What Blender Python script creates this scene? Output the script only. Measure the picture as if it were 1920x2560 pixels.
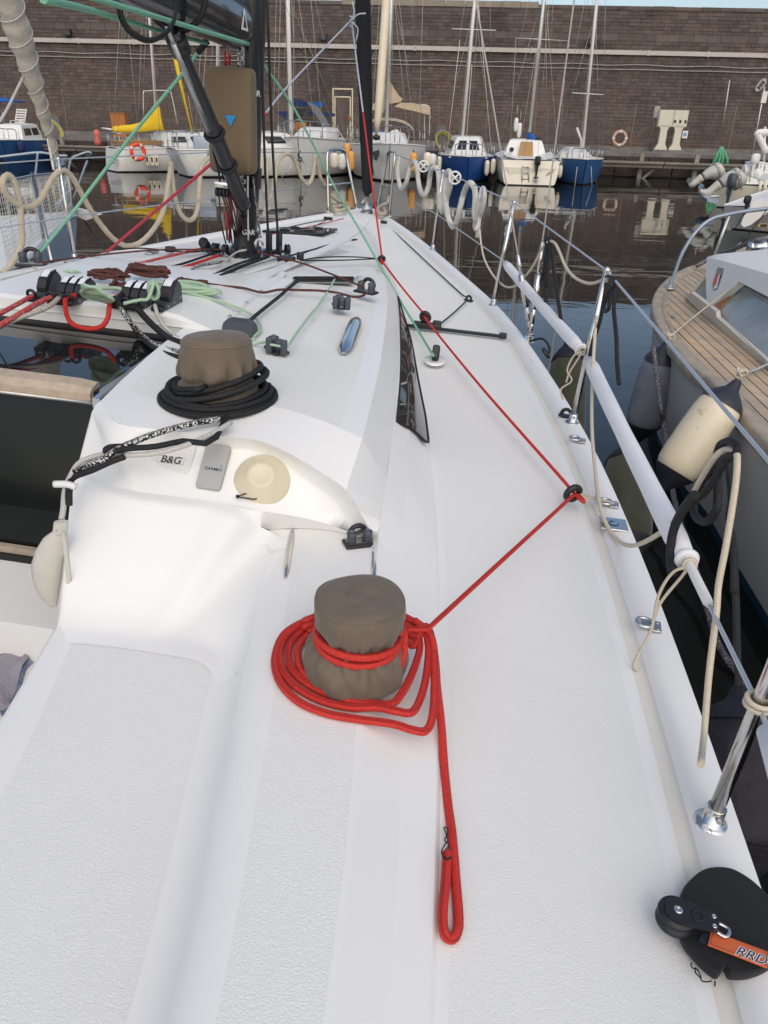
import bpy, bmesh, math, random
import numpy as np
from mathutils import Vector, Matrix, noise
random.seed(7)
for o in list(bpy.data.objects): bpy.data.objects.remove(o)
SC = bpy.context.scene
COL = SC.collection
R = math.radians

# ------------------------------------------------------------------ camera
CAMH, PITCH, ROLL, FPX = 2.30, 27.3, 1.5, 1923.0
cam_d = bpy.data.cameras.new('camera'); cam = bpy.data.objects.new('camera', cam_d); COL.objects.link(cam)
cam_d.sensor_fit = 'VERTICAL'; cam_d.sensor_height = 36.0; cam_d.lens = FPX/2560*36.0
cam_d.clip_start = 0.02; cam_d.clip_end = 2000
CR = Matrix.Rotation(R(90-PITCH), 3, 'X') @ Matrix.Rotation(R(ROLL), 3, 'Z')
cam.matrix_world = Matrix.Translation((0, 0, CAMH)) @ CR.to_4x4()
SC.camera = cam

# ------------------------------------------------------------------ sky, sun, exposure
SUN_EL, SUN_AZ = 47.0, 172.0          # azimuth clockwise from +Y: behind the camera
world = bpy.data.worlds.new('World'); SC.world = world; world.use_nodes = True
wn = world.node_tree.nodes; wn.clear()
sky = wn.new('ShaderNodeTexSky'); sky.sky_type = 'NISHITA'; sky.sun_disc = False
sky.sun_elevation = R(SUN_EL); sky.sun_rotation = R(SUN_AZ); sky.air_density = 1.0; sky.dust_density = 2.5; sky.ozone_density = 0.4
bg = wn.new('ShaderNodeBackground'); bg.inputs['Strength'].default_value = 0.15
wo = wn.new('ShaderNodeOutputWorld')
world.node_tree.links.new(sky.outputs[0], bg.inputs[0]); world.node_tree.links.new(bg.outputs[0], wo.inputs[0])
sun_d = bpy.data.lights.new('sun', 'SUN'); sun_d.energy = 1.0; sun_d.angle = R(115); sun_d.color = (1.0, 0.905, 0.70)
sun = bpy.data.objects.new('sun', sun_d); COL.objects.link(sun)
_sd = Vector((math.sin(R(SUN_AZ))*math.cos(R(SUN_EL)), math.cos(R(SUN_AZ))*math.cos(R(SUN_EL)), math.sin(R(SUN_EL))))
sun.rotation_euler = _sd.to_track_quat('Z', 'Y').to_euler()
sun.location = _sd*60
SC.view_settings.view_transform = 'Standard'; SC.view_settings.look = 'None'
SC.view_settings.exposure = 0.18; SC.view_settings.gamma = 1.0; SC.view_settings.use_curve_mapping = False
SC.render.engine = 'CYCLES'
SC.cycles.max_bounces = 8

# ------------------------------------------------------------------ photo pixels -> rays -> places on real surfaces
CROPS = {'c1':(0,0,2.592),'c2':(600,0,2.592),'c3':(1200,0,2.304),'c4':(0,360,2.592),'c5':(500,380,2.592),'c6':(940,380,2.592),
 'c7':(1400,440,3.19),'c8':(0,640,2.304),'d1':(0,800,2.183),'d2':(560,640,2.44),'d3':(1160,700,2.183),'d4':(600,1280,2.048),
 'd5':(1420,1400,3.318),'d6':(1420,2000,3.318),'d7':(0,1460,2.011),'d8':(400,360,4.608),'e1':(560,1000,2.86),'e2':(700,560,3.77),
 'e3':(0,640,3.607),'e4':(240,640,3.607),'e5':(0,280,2.9625),'e6':(1640,300,5.925),'e7':(1480,840,3.352),'e8':(1600,520,5.028),'p':(0,0,1.0)}
EYE = Vector((0, 0, CAMH))
def q(c, x, y): a = CROPS[c]; return (a[0]+x/a[2], a[1]+y/a[2])
def ray(px): return CR @ Vector(((px[0]-960)/FPX, -(px[1]-1280)/FPX, -1.0))
def onplane(px, p0, n):
    d = ray(px); return EYE + d*((Vector(p0)-EYE).dot(n)/d.dot(n))
def onz(px, z): return onplane(px, (0, 0, z), Vector((0, 0, 1)))
def ony(px, y): return onplane(px, (0, y, 0), Vector((0, 1, 0)))
# the yacht's own frame: u metres aft of the stem, v to starboard, w up (she lists 3 degrees to starboard)
_ps, _hl = R(7.8), R(3.0)
BF = Vector((math.sin(_ps), math.cos(_ps), 0))
BS = Vector((math.cos(_ps)*math.cos(_hl), -math.sin(_ps)*math.cos(_hl), -math.sin(_hl)))
BN = BS.cross(BF)
BO = Vector((-0.30, 8.45, 0))
def W(u, v, w): return BO - BF*u + BS*v + BN*w
def UVW(p): d = p-BO; return (-(d.dot(BF)), d.dot(BS), d.dot(BN))
def B(c, x, y, w, v=None): return onplane(q(c, x, y), W(0, 0, w), BN)            # on the level w
def Bu(c, x, y, u): return onplane(q(c, x, y), W(u, 0, 0), BF)           # on the cross-section u
def Bv(c, x, y, v): return onplane(q(c, x, y), W(0, v, 0), BS)           # on the lengthwise plane v
def shw(u): return 1.30 + 0.13*max(0.0, (5.5-u)/5.5)**1.5
def itp(u, tab):
    xs = [t[0] for t in tab]
    return [float(np.interp(u, xs, [t[k] for t in tab])) for k in range(1, len(tab[0]))]

# ------------------------------------------------------------------ mesh builder
def crom(pts, n=8, closed=False):
    pts = [Vector(p) for p in pts]
    if len(pts) < 3 and not closed: return pts
    out = []; N = len(pts)
    rng = range(N) if closed else range(N-1)
    for i in rng:
        p1, p2 = pts[i], pts[(i+1) % N]
        p0 = pts[i-1] if (closed or i > 0) else p1*2-p2
        p3 = pts[(i+2) % N] if (closed or i+2 < N) else p2*2-p1
        # centripetal-ish tangents keep loops from overshooting
        for k in range(n):
            t = k/n; t2 = t*t; t3 = t2*t
            out.append(0.5*((2*p1)+(p2-p0)*t+(2*p0-5*p1+4*p2-p3)*t2+(3*p1-p0-3*p2+p3)*t3))
    if not closed: out.append(pts[-1])
    return out
def resample(pts, n):
    pts = [Vector(p) for p in pts]; L = [0.0]
    for a, b in zip(pts, pts[1:]): L.append(L[-1]+(b-a).length)
    out = []; j = 0
    for i in range(n):
        s = L[-1]*i/(n-1)
        while j < len(L)-2 and L[j+1] < s: j += 1
        k = 0 if L[j+1] == L[j] else (s-L[j])/(L[j+1]-L[j])
        out.append(pts[j].lerp(pts[j+1], k))
    return out
class MB:
    def __init__(s): s.v = []; s.f = []; s.m = []; s.uv = {}; s.sm = []
    def add(s, vs, fs, m=0, smooth=False):
        o = len(s.v); s.v += [Vector(a) for a in vs]
        for f in fs: s.f.append(tuple(o+i for i in f)); s.m.append(m); s.sm.append(smooth)
        return o
    def box(s, c, x, y, z, m=0):
        c, x, y, z = Vector(c), Vector(x), Vector(y), Vector(z)
        vs = [c+x*a+y*b+z*d for d in (-1, 1) for b in (-1, 1) for a in (-1, 1)]
        s.add(vs, [(0,2,3,1),(4,5,7,6),(0,1,5,4),(2,6,7,3),(0,4,6,2),(1,3,7,5)], m)
        return s
    def abox(s, x0, x1, y0, y1, z0, z1, m=0):
        return s.box(((x0+x1)/2,(y0+y1)/2,(z0+z1)/2), ((x1-x0)/2,0,0), (0,(y1-y0)/2,0), (0,0,(z1-z0)/2), m)
    def rbox(s, c, x, y, z, r, m=0, seg=3):
        """box with edges rounded along z and a bevelled top and bottom"""
        c, x, y, z = Vector(c), Vector(x), Vector(y), Vector(z)
        lx, ly, lz = x.length, y.length, z.length; r = min(r, lx*.98, ly*.98, lz*.98)
        ex, ey, ez = x/lx, y/ly, z/lz
        def ring(ins, h):
            o = []
            rr = max(r-ins, 1e-4)
            for k, (sx, sy) in enumerate(((1,1),(-1,1),(-1,-1),(1,-1))):
                for i in range(seg+1):
                    a = math.pi/2*(k+i/seg)
                    o.append(c+ex*(sx*(lx-r)+rr*math.cos(a))+ey*(sy*(ly-r)+rr*math.sin(a))+ez*h)
            return o
        rs = [ring(r*.6, -lz), ring(r*.18, -lz+r*.18), ring(0, -lz+r*.6), ring(0, lz-r*.6), ring(r*.18, lz-r*.18), ring(r*.6, lz)]
        s.loft(rs, m, closed=True, cap=True, smooth=True); return s
    def loft(s, rows, m=0, closed=False, cap=False, smooth=True):
        n = len(rows[0]); vs = [p for r_ in rows for p in r_]; fs = []
        for i in range(len(rows)-1):
            for j in range(n if closed else n-1):
                a = i*n+j; b = i*n+(j+1) % n; fs.append((a, b, b+n, a+n))
        s.add(vs, fs, m, smooth)
        if cap:
            s.add(rows[0], [tuple(range(n-1, -1, -1))], m); s.add(rows[-1], [tuple(range(n))], m)
        return s
    def tube(s, path, r, k=8, m=0, closed=False, cap=True, flat=1.0, lobes=0, pitch=.1, up=None):
        path = [Vector(p) for p in path]; N = len(path)
        if N < 2: return s
        T = []
        for i in range(N):
            a = path[(i-1) % N] if (closed or i > 0) else path[i]; b = path[(i+1) % N] if (closed or i < N-1) else path[i]
            d = b-a; T.append(d.normalized() if d.length > 1e-9 else Vector((0,0,1)))
        x = (up if up else (Vector((0,0,1)) if abs(T[0].z) < .9 else Vector((1,0,0)))).copy(); o0 = len(s.v); dist = 0.0
        rr = r if callable(r) else (lambda t: r)
        for i in range(N):
            x = x-T[i]*x.dot(T[i]); x = x.normalized() if x.length > 1e-6 else T[i].orthogonal().normalized(); y = T[i].cross(x)
            if i: dist += (path[i]-path[i-1]).length
            for j in range(k):
                a = 2*math.pi*j/k; ra = rr(i/(N-1))
                if lobes:
                    ra *= 1+.16*abs(math.cos(lobes/2*(a+dist/pitch*2*math.pi/lobes)))-.1
                s.v.append(path[i]+x*(ra*math.cos(a))+y*(ra*flat*math.sin(a)))
                s.uv[len(s.v)-1] = (dist, j/k*2*math.pi*rr(i/(N-1)))
        for i in range(N if closed else N-1):
            for j in range(k):
                a = o0+i*k+j; b = o0+i*k+(j+1) % k; i2 = (i+1) % N
                s.f.append((a, b, o0+i2*k+(j+1) % k, o0+i2*k+j)); s.m.append(m); s.sm.append(True)
        if cap and not closed:
            s.f.append(tuple(o0+j for j in range(k-1, -1, -1))); s.f.append(tuple(o0+(N-1)*k+j for j in range(k))); s.m += [m, m]; s.sm += [False, False]
        return s
    def lathe(s, c, axis, prof, k=20, m=0, x=None, smooth=True, wob=None):
        c = Vector(c); ax = Vector(axis).normalized(); x = (Vector(x)-ax*Vector(x).dot(ax)).normalized() if x else ax.orthogonal().normalized(); y = ax.cross(x)
        rows = []
        for i, (r, h) in enumerate(prof):
            row = []
            for j in range(k):
                a = 2*math.pi*j/k; dr, dh = (wob(a, i/(len(prof)-1)) if wob else (1, 0))
                row.append(c+ax*(h+dh)+(x*math.cos(a)+y*math.sin(a))*(r*dr))
            rows.append(row)
        s.loft(rows, m, closed=True, cap=True, smooth=smooth); return s
    def prism(s, outline, d, m=0):
        n = len(outline); d = Vector(d); a = [Vector(p) for p in outline]; b = [p+d for p in a]
        s.add(a, [tuple(range(n-1, -1, -1))], m); s.add(b, [tuple(range(n))], m)
        s.add(a+b, [(i, (i+1) % n, n+(i+1) % n, n+i) for i in range(n)], m); return s
    def torus(s, c, axis, R_, r, k=28, kk=8, m=0, a0=0, a1=2*math.pi, sx=1.0):
        ax = Vector(axis).normalized(); x = ax.orthogonal().normalized(); y = ax.cross(x)
        full = abs(a1-a0-2*math.pi) < 1e-3
        P_ = [Vector(c)+x*R_*math.cos(a0+(a1-a0)*i/k)+y*R_*sx*math.sin(a0+(a1-a0)*i/k) for i in range(k if full else k+1)]
        return s.tube(P_, r, kk, m, closed=full)
    def ball(s, c, r, m=0, k=12, sz=1.0):
        return s.lathe(c, (0,0,1), [(max(r*math.sin(math.pi*i/8), r*.02), -r*sz*math.cos(math.pi*i/8)) for i in range(9)], k, m)
    def build(s, name, mats, parent=None, weld=False, bev=0.0):
        me = bpy.data.meshes.new(name)
        me.from_pydata([tuple(v) for v in s.v], [], s.f)
        if not isinstance(mats, (list, tuple)): mats = [mats]
        for m in mats: me.materials.append(MATS[m] if isinstance(m, str) else m)
        me.polygons.foreach_set('material_index', s.m); me.polygons.foreach_set('use_smooth', s.sm)
        if s.uv:
            ul = me.uv_layers.new(name='UVMap')
            for l in me.loops:
                t = s.uv.get(l.vertex_index)
                if t: ul.data[l.index].uv = t
        if weld:
            bm = bmesh.new(); bm.from_mesh(me); bmesh.ops.remove_doubles(bm, verts=bm.verts, dist=.0004); bmesh.ops.dissolve_degenerate(bm, dist=.0002, edges=bm.edges); bmesh.ops.recalc_face_normals(bm, faces=bm.faces); bm.to_mesh(me); bm.free()
        me.update()
        ob = bpy.data.objects.new(name, me); COL.objects.link(ob)
        if bev:
            md = ob.modifiers.new('bevel', 'BEVEL'); md.width = bev; md.segments = 4; md.limit_method = 'ANGLE'; md.angle_limit = R(9)
        if parent is not None: attach(ob, parent)
        return ob
def attach(ob, parent):
    ob.parent = parent
    if parent.type == 'EMPTY': ob.matrix_parent_inverse = Matrix.Translation(parent.location).inverted()
def tag(o, label, cat, group=None):
    o['label'] = label; o['category'] = cat
    if group: o['group'] = group
    return o
def thing(name, label, cat, loc, group=None):
    e = bpy.data.objects.new(name, None); e.empty_display_size = .2; COL.objects.link(e); e.location = loc
    return tag(e, label, cat, group)
def kind(o, k): o['kind'] = k; return o
def dup(o, parent=None):
    c = o.copy(); COL.objects.link(c)
    if parent is not None: c.parent = parent; c.matrix_parent_inverse = o.matrix_parent_inverse.copy()
    for ch in list(o.children): dup(ch, c)
    return c

# ------------------------------------------------------------------ materials
MATS = {}
def mat(name, col, rough=.5, metal=0.0, bump=None, var=None, spec=.5, coat=0.0, alpha=None, island=0.0, uvb=None, stain=None, sheen=0.0, trans=0.0, ior=1.45):
    """bump=(kind, scale, strength, distance); var=(scale, amount, colour2); island=random value per piece; stain=(scale, lo, hi, colour)"""
    m = bpy.data.materials.new(name); m.use_nodes = True; nt = m.node_tree; N = nt.nodes; L = nt.links
    b = N['Principled BSDF']; b.inputs['Roughness'].default_value = rough; b.inputs['Metallic'].default_value = metal
    b.inputs['IOR'].default_value = ior
    b.inputs['Specular IOR Level'].default_value = spec; b.inputs['Coat Weight'].default_value = coat; b.inputs['Coat Roughness'].default_value = .06
    b.inputs['Sheen Weight'].default_value = sheen; b.inputs['Transmission Weight'].default_value = trans
    tc = N.new('ShaderNodeTexCoord'); co = tc.outputs['Object']
    rgb = N.new('ShaderNodeRGB'); rgb.outputs[0].default_value = (*col, 1); cur = rgb.outputs[0]
    def mix(fac, a, c2, blend='MIX'):
        x = N.new('ShaderNodeMix'); x.data_type = 'RGBA'; x.blend_type = blend
        L.new(fac, x.inputs['Factor']) if not isinstance(fac, float) else setattr(x.inputs['Factor'], 'default_value', fac)
        L.new(a, x.inputs['A'])
        if isinstance(c2, tuple): x.inputs['B'].default_value = (*c2, 1)
        else: L.new(c2, x.inputs['B'])
        return x.outputs['Result']
    def noise(sc, det=4, ro=.6, vec=None, dist=0):
        n = N.new('ShaderNodeTexNoise'); n.inputs['Scale'].default_value = sc; n.inputs['Detail'].default_value = det; n.inputs['Roughness'].default_value = ro; n.inputs['Distortion'].default_value = dist
        L.new(vec or co, n.inputs['Vector']); return n.outputs['Fac']
    def ramp(fac, lo, hi):
        r_ = N.new('ShaderNodeMapRange'); r_.inputs['From Min'].default_value = lo; r_.inputs['From Max'].default_value = hi; L.new(fac, r_.inputs['Value']); return r_.outputs[0]
    if var: cur = mix(ramp(noise(var[0]), .35, .65), cur, var[2])if len(var) > 2 else mix(ramp(noise(var[0]), .3, .7), cur, tuple(c*(1-var[1]) for c in col))
    if island:
        g = N.new('ShaderNodeNewGeometry'); oi = N.new('ShaderNodeObjectInfo')
        ad = N.new('ShaderNodeMath'); ad.operation = 'ADD'; L.new(g.outputs['Random Per Island'], ad.inputs[0]); L.new(oi.outputs['Random'], ad.inputs[1])
        fr = N.new('ShaderNodeMath'); fr.operation = 'FRACT'; L.new(ad.outputs[0], fr.inputs[0])
        hs = N.new('ShaderNodeHueSaturation'); L.new(cur, hs.inputs['Color'])
        mr = N.new('ShaderNodeMapRange'); mr.inputs['To Min'].default_value = 1-island; mr.inputs['To Max'].default_value = 1+island; L.new(fr.outputs[0], mr.inputs['Value']); L.new(mr.outputs[0], hs.inputs['Value'])
        m2 = N.new('ShaderNodeMath'); m2.operation = 'MULTIPLY'; m2.inputs[1].default_value = 7.31; L.new(fr.outputs[0], m2.inputs[0])
        f2 = N.new('ShaderNodeMath'); f2.operation = 'FRACT'; L.new(m2.outputs[0], f2.inputs[0])
        mr2 = N.new('ShaderNodeMapRange'); mr2.inputs['To Min'].default_value = 1-island; mr2.inputs['To Max'].default_value = 1+island; L.new(f2.outputs[0], mr2.inputs['Value']); L.new(mr2.outputs[0], hs.inputs['Saturation'])
        cur = hs.outputs[0]
    if stain: cur = mix(ramp(noise(stain[0], 6, .65), stain[1], stain[2]), cur, stain[3])
    hgt = None
    if uvb:      # braided cordage: uvb=(strands per metre, colour2 or None, share of colour2, strength)
        sep = N.new('ShaderNodeSeparateXYZ'); L.new(tc.outputs['UV'], sep.inputs[0])
        def lin(a, bb):
            p1 = N.new('ShaderNodeMath'); p1.operation = 'MULTIPLY'; p1.inputs[1].default_value = a; L.new(sep.outputs[0], p1.inputs[0])
            p2 = N.new('ShaderNodeMath'); p2.operation = 'MULTIPLY_ADD'; p2.inputs[1].default_value = bb; L.new(sep.outputs[1], p2.inputs[0]); L.new(p1.outputs[0], p2.inputs[2])
            return p2.outputs[0]
        a = lin(uvb[0], uvb[0]); c = lin(uvb[0], -uvb[0])
        cb = N.new('ShaderNodeCombineXYZ'); L.new(a, cb.inputs[0]); L.new(c, cb.inputs[1])
        ck = N.new('ShaderNodeTexVoronoi'); ck.feature = 'F1'; ck.inputs['Scale'].default_value = 1.0; ck.inputs['Randomness'].default_value = .25; L.new(cb.outputs[0], ck.inputs['Vector'])
        hgt = ck.outputs['Distance']
        inv = N.new('ShaderNodeMath'); inv.operation = 'SUBTRACT'; inv.inputs[0].default_value = 1; L.new(hgt, inv.inputs[1])
        if uvb[1]:
            sp = N.new('ShaderNodeSeparateColor'); L.new(ck.outputs['Color'], sp.inputs[0])
            cur = mix(ramp(sp.outputs[0], 1-uvb[2]-.02, 1-uvb[2]+.02), cur, uvb[1])
        bp = N.new('ShaderNodeBump'); bp.inputs['Strength'].default_value = uvb[3]; bp.inputs['Distance'].default_value = .0015; L.new(inv.outputs[0], bp.inputs['Height']); L.new(bp.outputs[0], b.inputs['Normal'])
    if bump:
        kd, sc, st, di = bump
        if kd == 'noise': h = noise(sc, 3, .55)
        elif kd == 'worm': h = ramp(noise(sc, 2, .5, dist=1.6), .38, .62)
        elif kd == 'voro':
            vt = N.new('ShaderNodeTexVoronoi'); vt.inputs['Scale'].default_value = sc; L.new(co, vt.inputs['Vector']); h = vt.outputs['Distance']
        elif kd == 'grain':
            mp = N.new('ShaderNodeMapping'); mp.inputs['Scale'].default_value = (1, .06, 1); L.new(co, mp.inputs['Vector']); h = noise(sc, 5, .6, vec=mp.outputs[0])
        bp = N.new('ShaderNodeBump'); bp.inputs['Strength'].default_value = st; bp.inputs['Distance'].default_value = di; L.new(h, bp.inputs['Height']); L.new(bp.outputs[0], b.inputs['Normal'])
    L.new(cur, b.inputs['Base Color'])
    if alpha is not None: b.inputs['Alpha'].default_value = alpha
    MATS[name] = m; return m
mat('gelcoat', (.80,.795,.768), .28, bump=('noise', 1.3, .03, .02), var=(2.2,.03), spec=.35)
mat('nonskid', (.775,.772,.742), .65, spec=.2, bump=('worm', 195, .32, .0030), var=(1.7,.04), stain=(9, .66, .9, (.62,.61,.58)))
mat('nonskid_fine', (.775,.772,.742), .65, spec=.2, bump=('worm', 205, .28, .0024), var=(1.7,.04), stain=(7, .66, .9, (.64,.62,.58)))
mat('groove', (.735,.70,.635), .5, spec=.25, var=(3,.08))
mat('hull_white', (.78,.78,.77), .2, coat=.3)
mat('black_plastic', (.018,.018,.021), .42, bump=('noise', 90, .05, .002))
mat('grey_plastic', (.06,.07,.085), .45, bump=('noise', 200, .1, .001))
mat('rubber', (.012,.012,.012), .7)
mat('carbon', (.012,.012,.015), .28, coat=.4, bump=('noise', 3, .03, .01))
mat('steel', (.62,.61,.59), .16, 1.0, bump=('noise', 14, .04, .004))
mat('steel_dull', (.50,.50,.49), .33, 1.0, var=(30,.25))
mat('wire', (.50,.53,.57), .4, .6)
mat('acrylic', (.012,.013,.014), .035, spec=.5)
mat('smoked', (.006,.007,.007), .08, spec=.28)
mat('teak_trim', (.47,.38,.29), .55, bump=('grain', 60, .12, .003), var=(40,.25,(.39,.31,.23)))
mat('canvas', (.142,.110,.078), .75, bump=('noise', 700, .22, .0006), var=(6,.12), sheen=.15)
mat('canvas_tan', (.165,.115,.066), .75, bump=('noise', 500, .2, .0006), var=(5,.12), sheen=.1)
mat('canvas_seam', (.20,.165,.12), .8)
mat('white_plastic', (.70,.69,.66), .4)
mat('grey_box', (.36,.36,.35), .42)
mat('old_plastic', (.66,.59,.43), .45, var=(9,.06), stain=(40,.66,.8,(.4,.34,.24)))
mat('ink', (.02,.02,.025), .5)
mat('blue_ink', (.02,.25,.55), .5)
mat('white_ink', (.75,.76,.78), .5)
mat('strap_orange', (.62,.13,.045), .6, bump=('noise', 60, .1, .002))
mat('neoprene', (.008,.008,.009), .8, sheen=.08)
mat('rope_red', (.62,.034,.024), .62, uvb=(300,(.50,.024,.018),.45,.9))
mat('rope_redfleck', (.52,.025,.025), .62, uvb=(300,(.40,.37,.34),.2,.6))
mat('rope_pink', (.52,.045,.075), .65, uvb=(330,(.45,.03,.06),.4,.5))
mat('rope_green', (.16,.40,.27), .65, uvb=(300,(.22,.47,.33),.4,.5))
mat('rope_mint', (.36,.53,.42), .7, uvb=(260,(.47,.50,.20),.2,.6))
mat('rope_black', (.008,.008,.009), .7, uvb=(300,(.016,.016,.018),.4,.5))
mat('rope_blackwhite', (.012,.012,.013), .7, uvb=(190,(.60,.60,.58),.36,.5))
mat('rope_brown', (.050,.026,.021), .75, uvb=(260,(.24,.05,.035),.25,.7))
mat('rope_grey', (.46,.45,.42), .7, uvb=(300,(.52,.50,.46),.4,.5))
mat('rope_greyfleck', (.48,.46,.40), .7, uvb=(260,(.50,.10,.07),.1,.5))
mat('rope_bluegrey', (.36,.39,.44), .6, uvb=(300,(.45,.48,.52),.4,.4))
mat('rope_white', (.62,.60,.53), .7, uvb=(330,(.68,.66,.60),.4,.5))
mat('rope_cream', (.56,.49,.38), .72, uvb=(300,(.62,.55,.44),.4,.5))
mat('rope_hemp', (.52,.45,.34), .85, bump=('noise', 90, .4, .006), var=(8,.25))
mat('rope_fuzzy', (.62,.60,.56), .95, bump=('noise', 160, .6, .008), var=(30,.2))
mat('rope_purple', (.075,.065,.085), .75, uvb=(150,(.30,.29,.31),.3,.7))
mat('sleeve', (.74,.74,.76), .5, bump=('noise', 18, .06, .004), var=(7,.06))
mat('fender_green', (.040,.043,.026), .95, bump=('noise', 240, .3, .003), var=(9,.35), sheen=.2)
mat('fender_purple_shaded', (.008,.007,.014), .7, bump=('noise', 18, .5, .02))  # purple taken near black: deep shade beside the hull put into the colour
mat('fender_grey', (.16,.18,.22), .5, var=(5,.35,(.24,.26,.29)))
mat('fender_cream', (.70,.62,.46), .4, var=(4,.08), stain=(14,.62,.75,(.30,.22,.13)))
mat('fender_cap', (.022,.024,.036), .5, bump=('noise', 10, .2, .02))
mat('orange_fender', (.72,.36,.09), .5)
mat('bag_cloth', (.58,.55,.49), .85, bump=('noise', 350, .25, .001), var=(12,.1))
mat('towel', (.34,.32,.36), .95, bump=('noise', 120, .8, .006), var=(10,.2))
mat('towel_blue', (.07,.08,.24), .95, bump=('noise', 120, .8, .006), var=(30,.5,(.25,.32,.42)))
mat('teak_deck', (.50,.365,.235), .65, bump=('grain', 55, .25, .003), var=(7,.2,(.37,.30,.22)), island=.14, stain=(3,.55,.8,(.34,.31,.27)))
mat('teak_old', (.40,.33,.25), .75, bump=('grain', 45, .35, .004), var=(8,.3,(.27,.24,.20)))
mat('teak_red', (.36,.16,.055), .5, bump=('grain', 60, .25, .003), var=(14,.35,(.24,.11,.04)))
mat('caulk', (.02,.018,.017), .7)
mat('old_white', (.60,.57,.50), .45, var=(5,.1), stain=(6,.6,.8,(.42,.33,.22)))
mat('dirty_hull', (.56,.55,.53), .45, var=(1.2,.1), stain=(2,.6,.85,(.30,.28,.24)))
mat('glass_skytone', (.20,.215,.205), .16, spec=.6, var=(5,.25,(.28,.295,.285)))  # pale grey base paints the reflected sky into the glass
mat('anti_foul_blue', (.012,.055,.10), .6)
mat('galv', (.40,.42,.43), .4, .7, var=(20,.25))
mat('galv_blue', (.33,.38,.44), .4, .5, var=(12,.15))
for nm, c in (('white_hull',(.70,.69,.66)),('cream_hull',(.72,.66,.54)),('blue_hull',(.018,.075,.27)),('blue_hull2',(.035,.105,.27)),('pale_blue',(.42,.49,.57)),('silver',(.50,.48,.43))):
    mat(nm, c, .35, var=(1.5,.08), stain=(1.3,.6,.85,tuple(x*.72 for x in c)))
mat('boat_white', (.72,.71,.68), .4, var=(2,.06), stain=(5,.6,.85,(.52,.49,.43)))
mat('antifoul', (.014,.014,.015), .7)
mat('alu', (.62,.61,.58), .35, .45, var=(6,.1))
mat('alu_white', (.70,.68,.64), .4)
mat('alu_cream', (.66,.58,.42), .5)
mat('cloth_yellow', (.72,.47,.02), .8, bump=('noise', 6, .3, .08))
mat('cloth_blue', (.015,.10,.34), .8, bump=('noise', 8, .3, .06))
mat('cloth_navy', (.014,.03,.10), .8, bump=('noise', 8, .3, .06))
mat('cloth_beige', (.55,.44,.31), .85, bump=('noise', 5, .4, .08), var=(4,.1))
mat('cloth_grey', (.14,.14,.16), .85, bump=('noise', 5, .4, .08))
mat('cloth_white', (.68,.66,.62), .8, bump=('noise', 6, .3, .05))
mat('sail_cream', (.58,.52,.43), .85, bump=('noise', 9, .5, .04), var=(6,.18))
mat('sail_black', (.016,.017,.021), .75, bump=('noise', 9, .3, .02))
mat('dark_glass', (.02,.022,.025), .1, spec=.6)
mat('ring_orange', (.80,.075,.03), .5)
mat('ring_faded', (.55,.36,.28), .7, var=(6,.2))
mat('wood_tan', (.42,.25,.11), .6, var=(8,.2))
mat('rope_thin', (.42,.37,.30), .8)
mat('green_net', (.10,.36,.19), .8)
mat('yellow_hose', (.55,.50,.06), .6)
mat('pink_cloth', (.60,.16,.14), .8)
mat('brown_rust', (.30,.11,.04), .8)
mat('brick', (.098,.080,.073), .9, bump=('noise', 9, .5, .03), var=(.35,.3,(.122,.088,.075)), island=.22, stain=(.33,.52,.72,(.045,.040,.040)))
mat('brick_cut', (.130,.104,.092), .9, bump=('noise', 9, .5, .03), var=(.6,.25), island=.22, stain=(.5,.55,.75,(.06,.052,.05)))
mat('mortar', (.060,.050,.046), .95, var=(.28,.5,(.21,.155,.115)), bump=('noise', 12, .5, .03))
mat('coping', (.30,.255,.20), .9, var=(2,.2))
mat('concrete', (.21,.195,.175), .9, bump=('noise', 8, .4, .03), var=(1.5,.3,(.14,.13,.12)), stain=(.9,.5,.75,(.09,.085,.08)))
mat('quay_dark', (.035,.030,.027), .95, bump=('noise', 3, .8, .12), var=(.8,.4,(.06,.045,.035)))
mat('weathered_wood', (.27,.235,.195), .9, bump=('grain', 20, .4, .02), var=(1.2,.25), island=.15)
mat('fence_steel', (.235,.175,.14), .8, .2, var=(2,.25))
mat('pipe_paint', (.50,.46,.42), .6, var=(1.0,.12))
mat('cable', (.34,.33,.31), .7)
mat('cabinet', (.62,.58,.48), .6, var=(3,.08))
mat('lamp_black', (.02,.02,.02), .5)
mat('sign_blue', (.18,.36,.55), .5)
mat('rust_box', (.40,.15,.04), .8)
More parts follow.
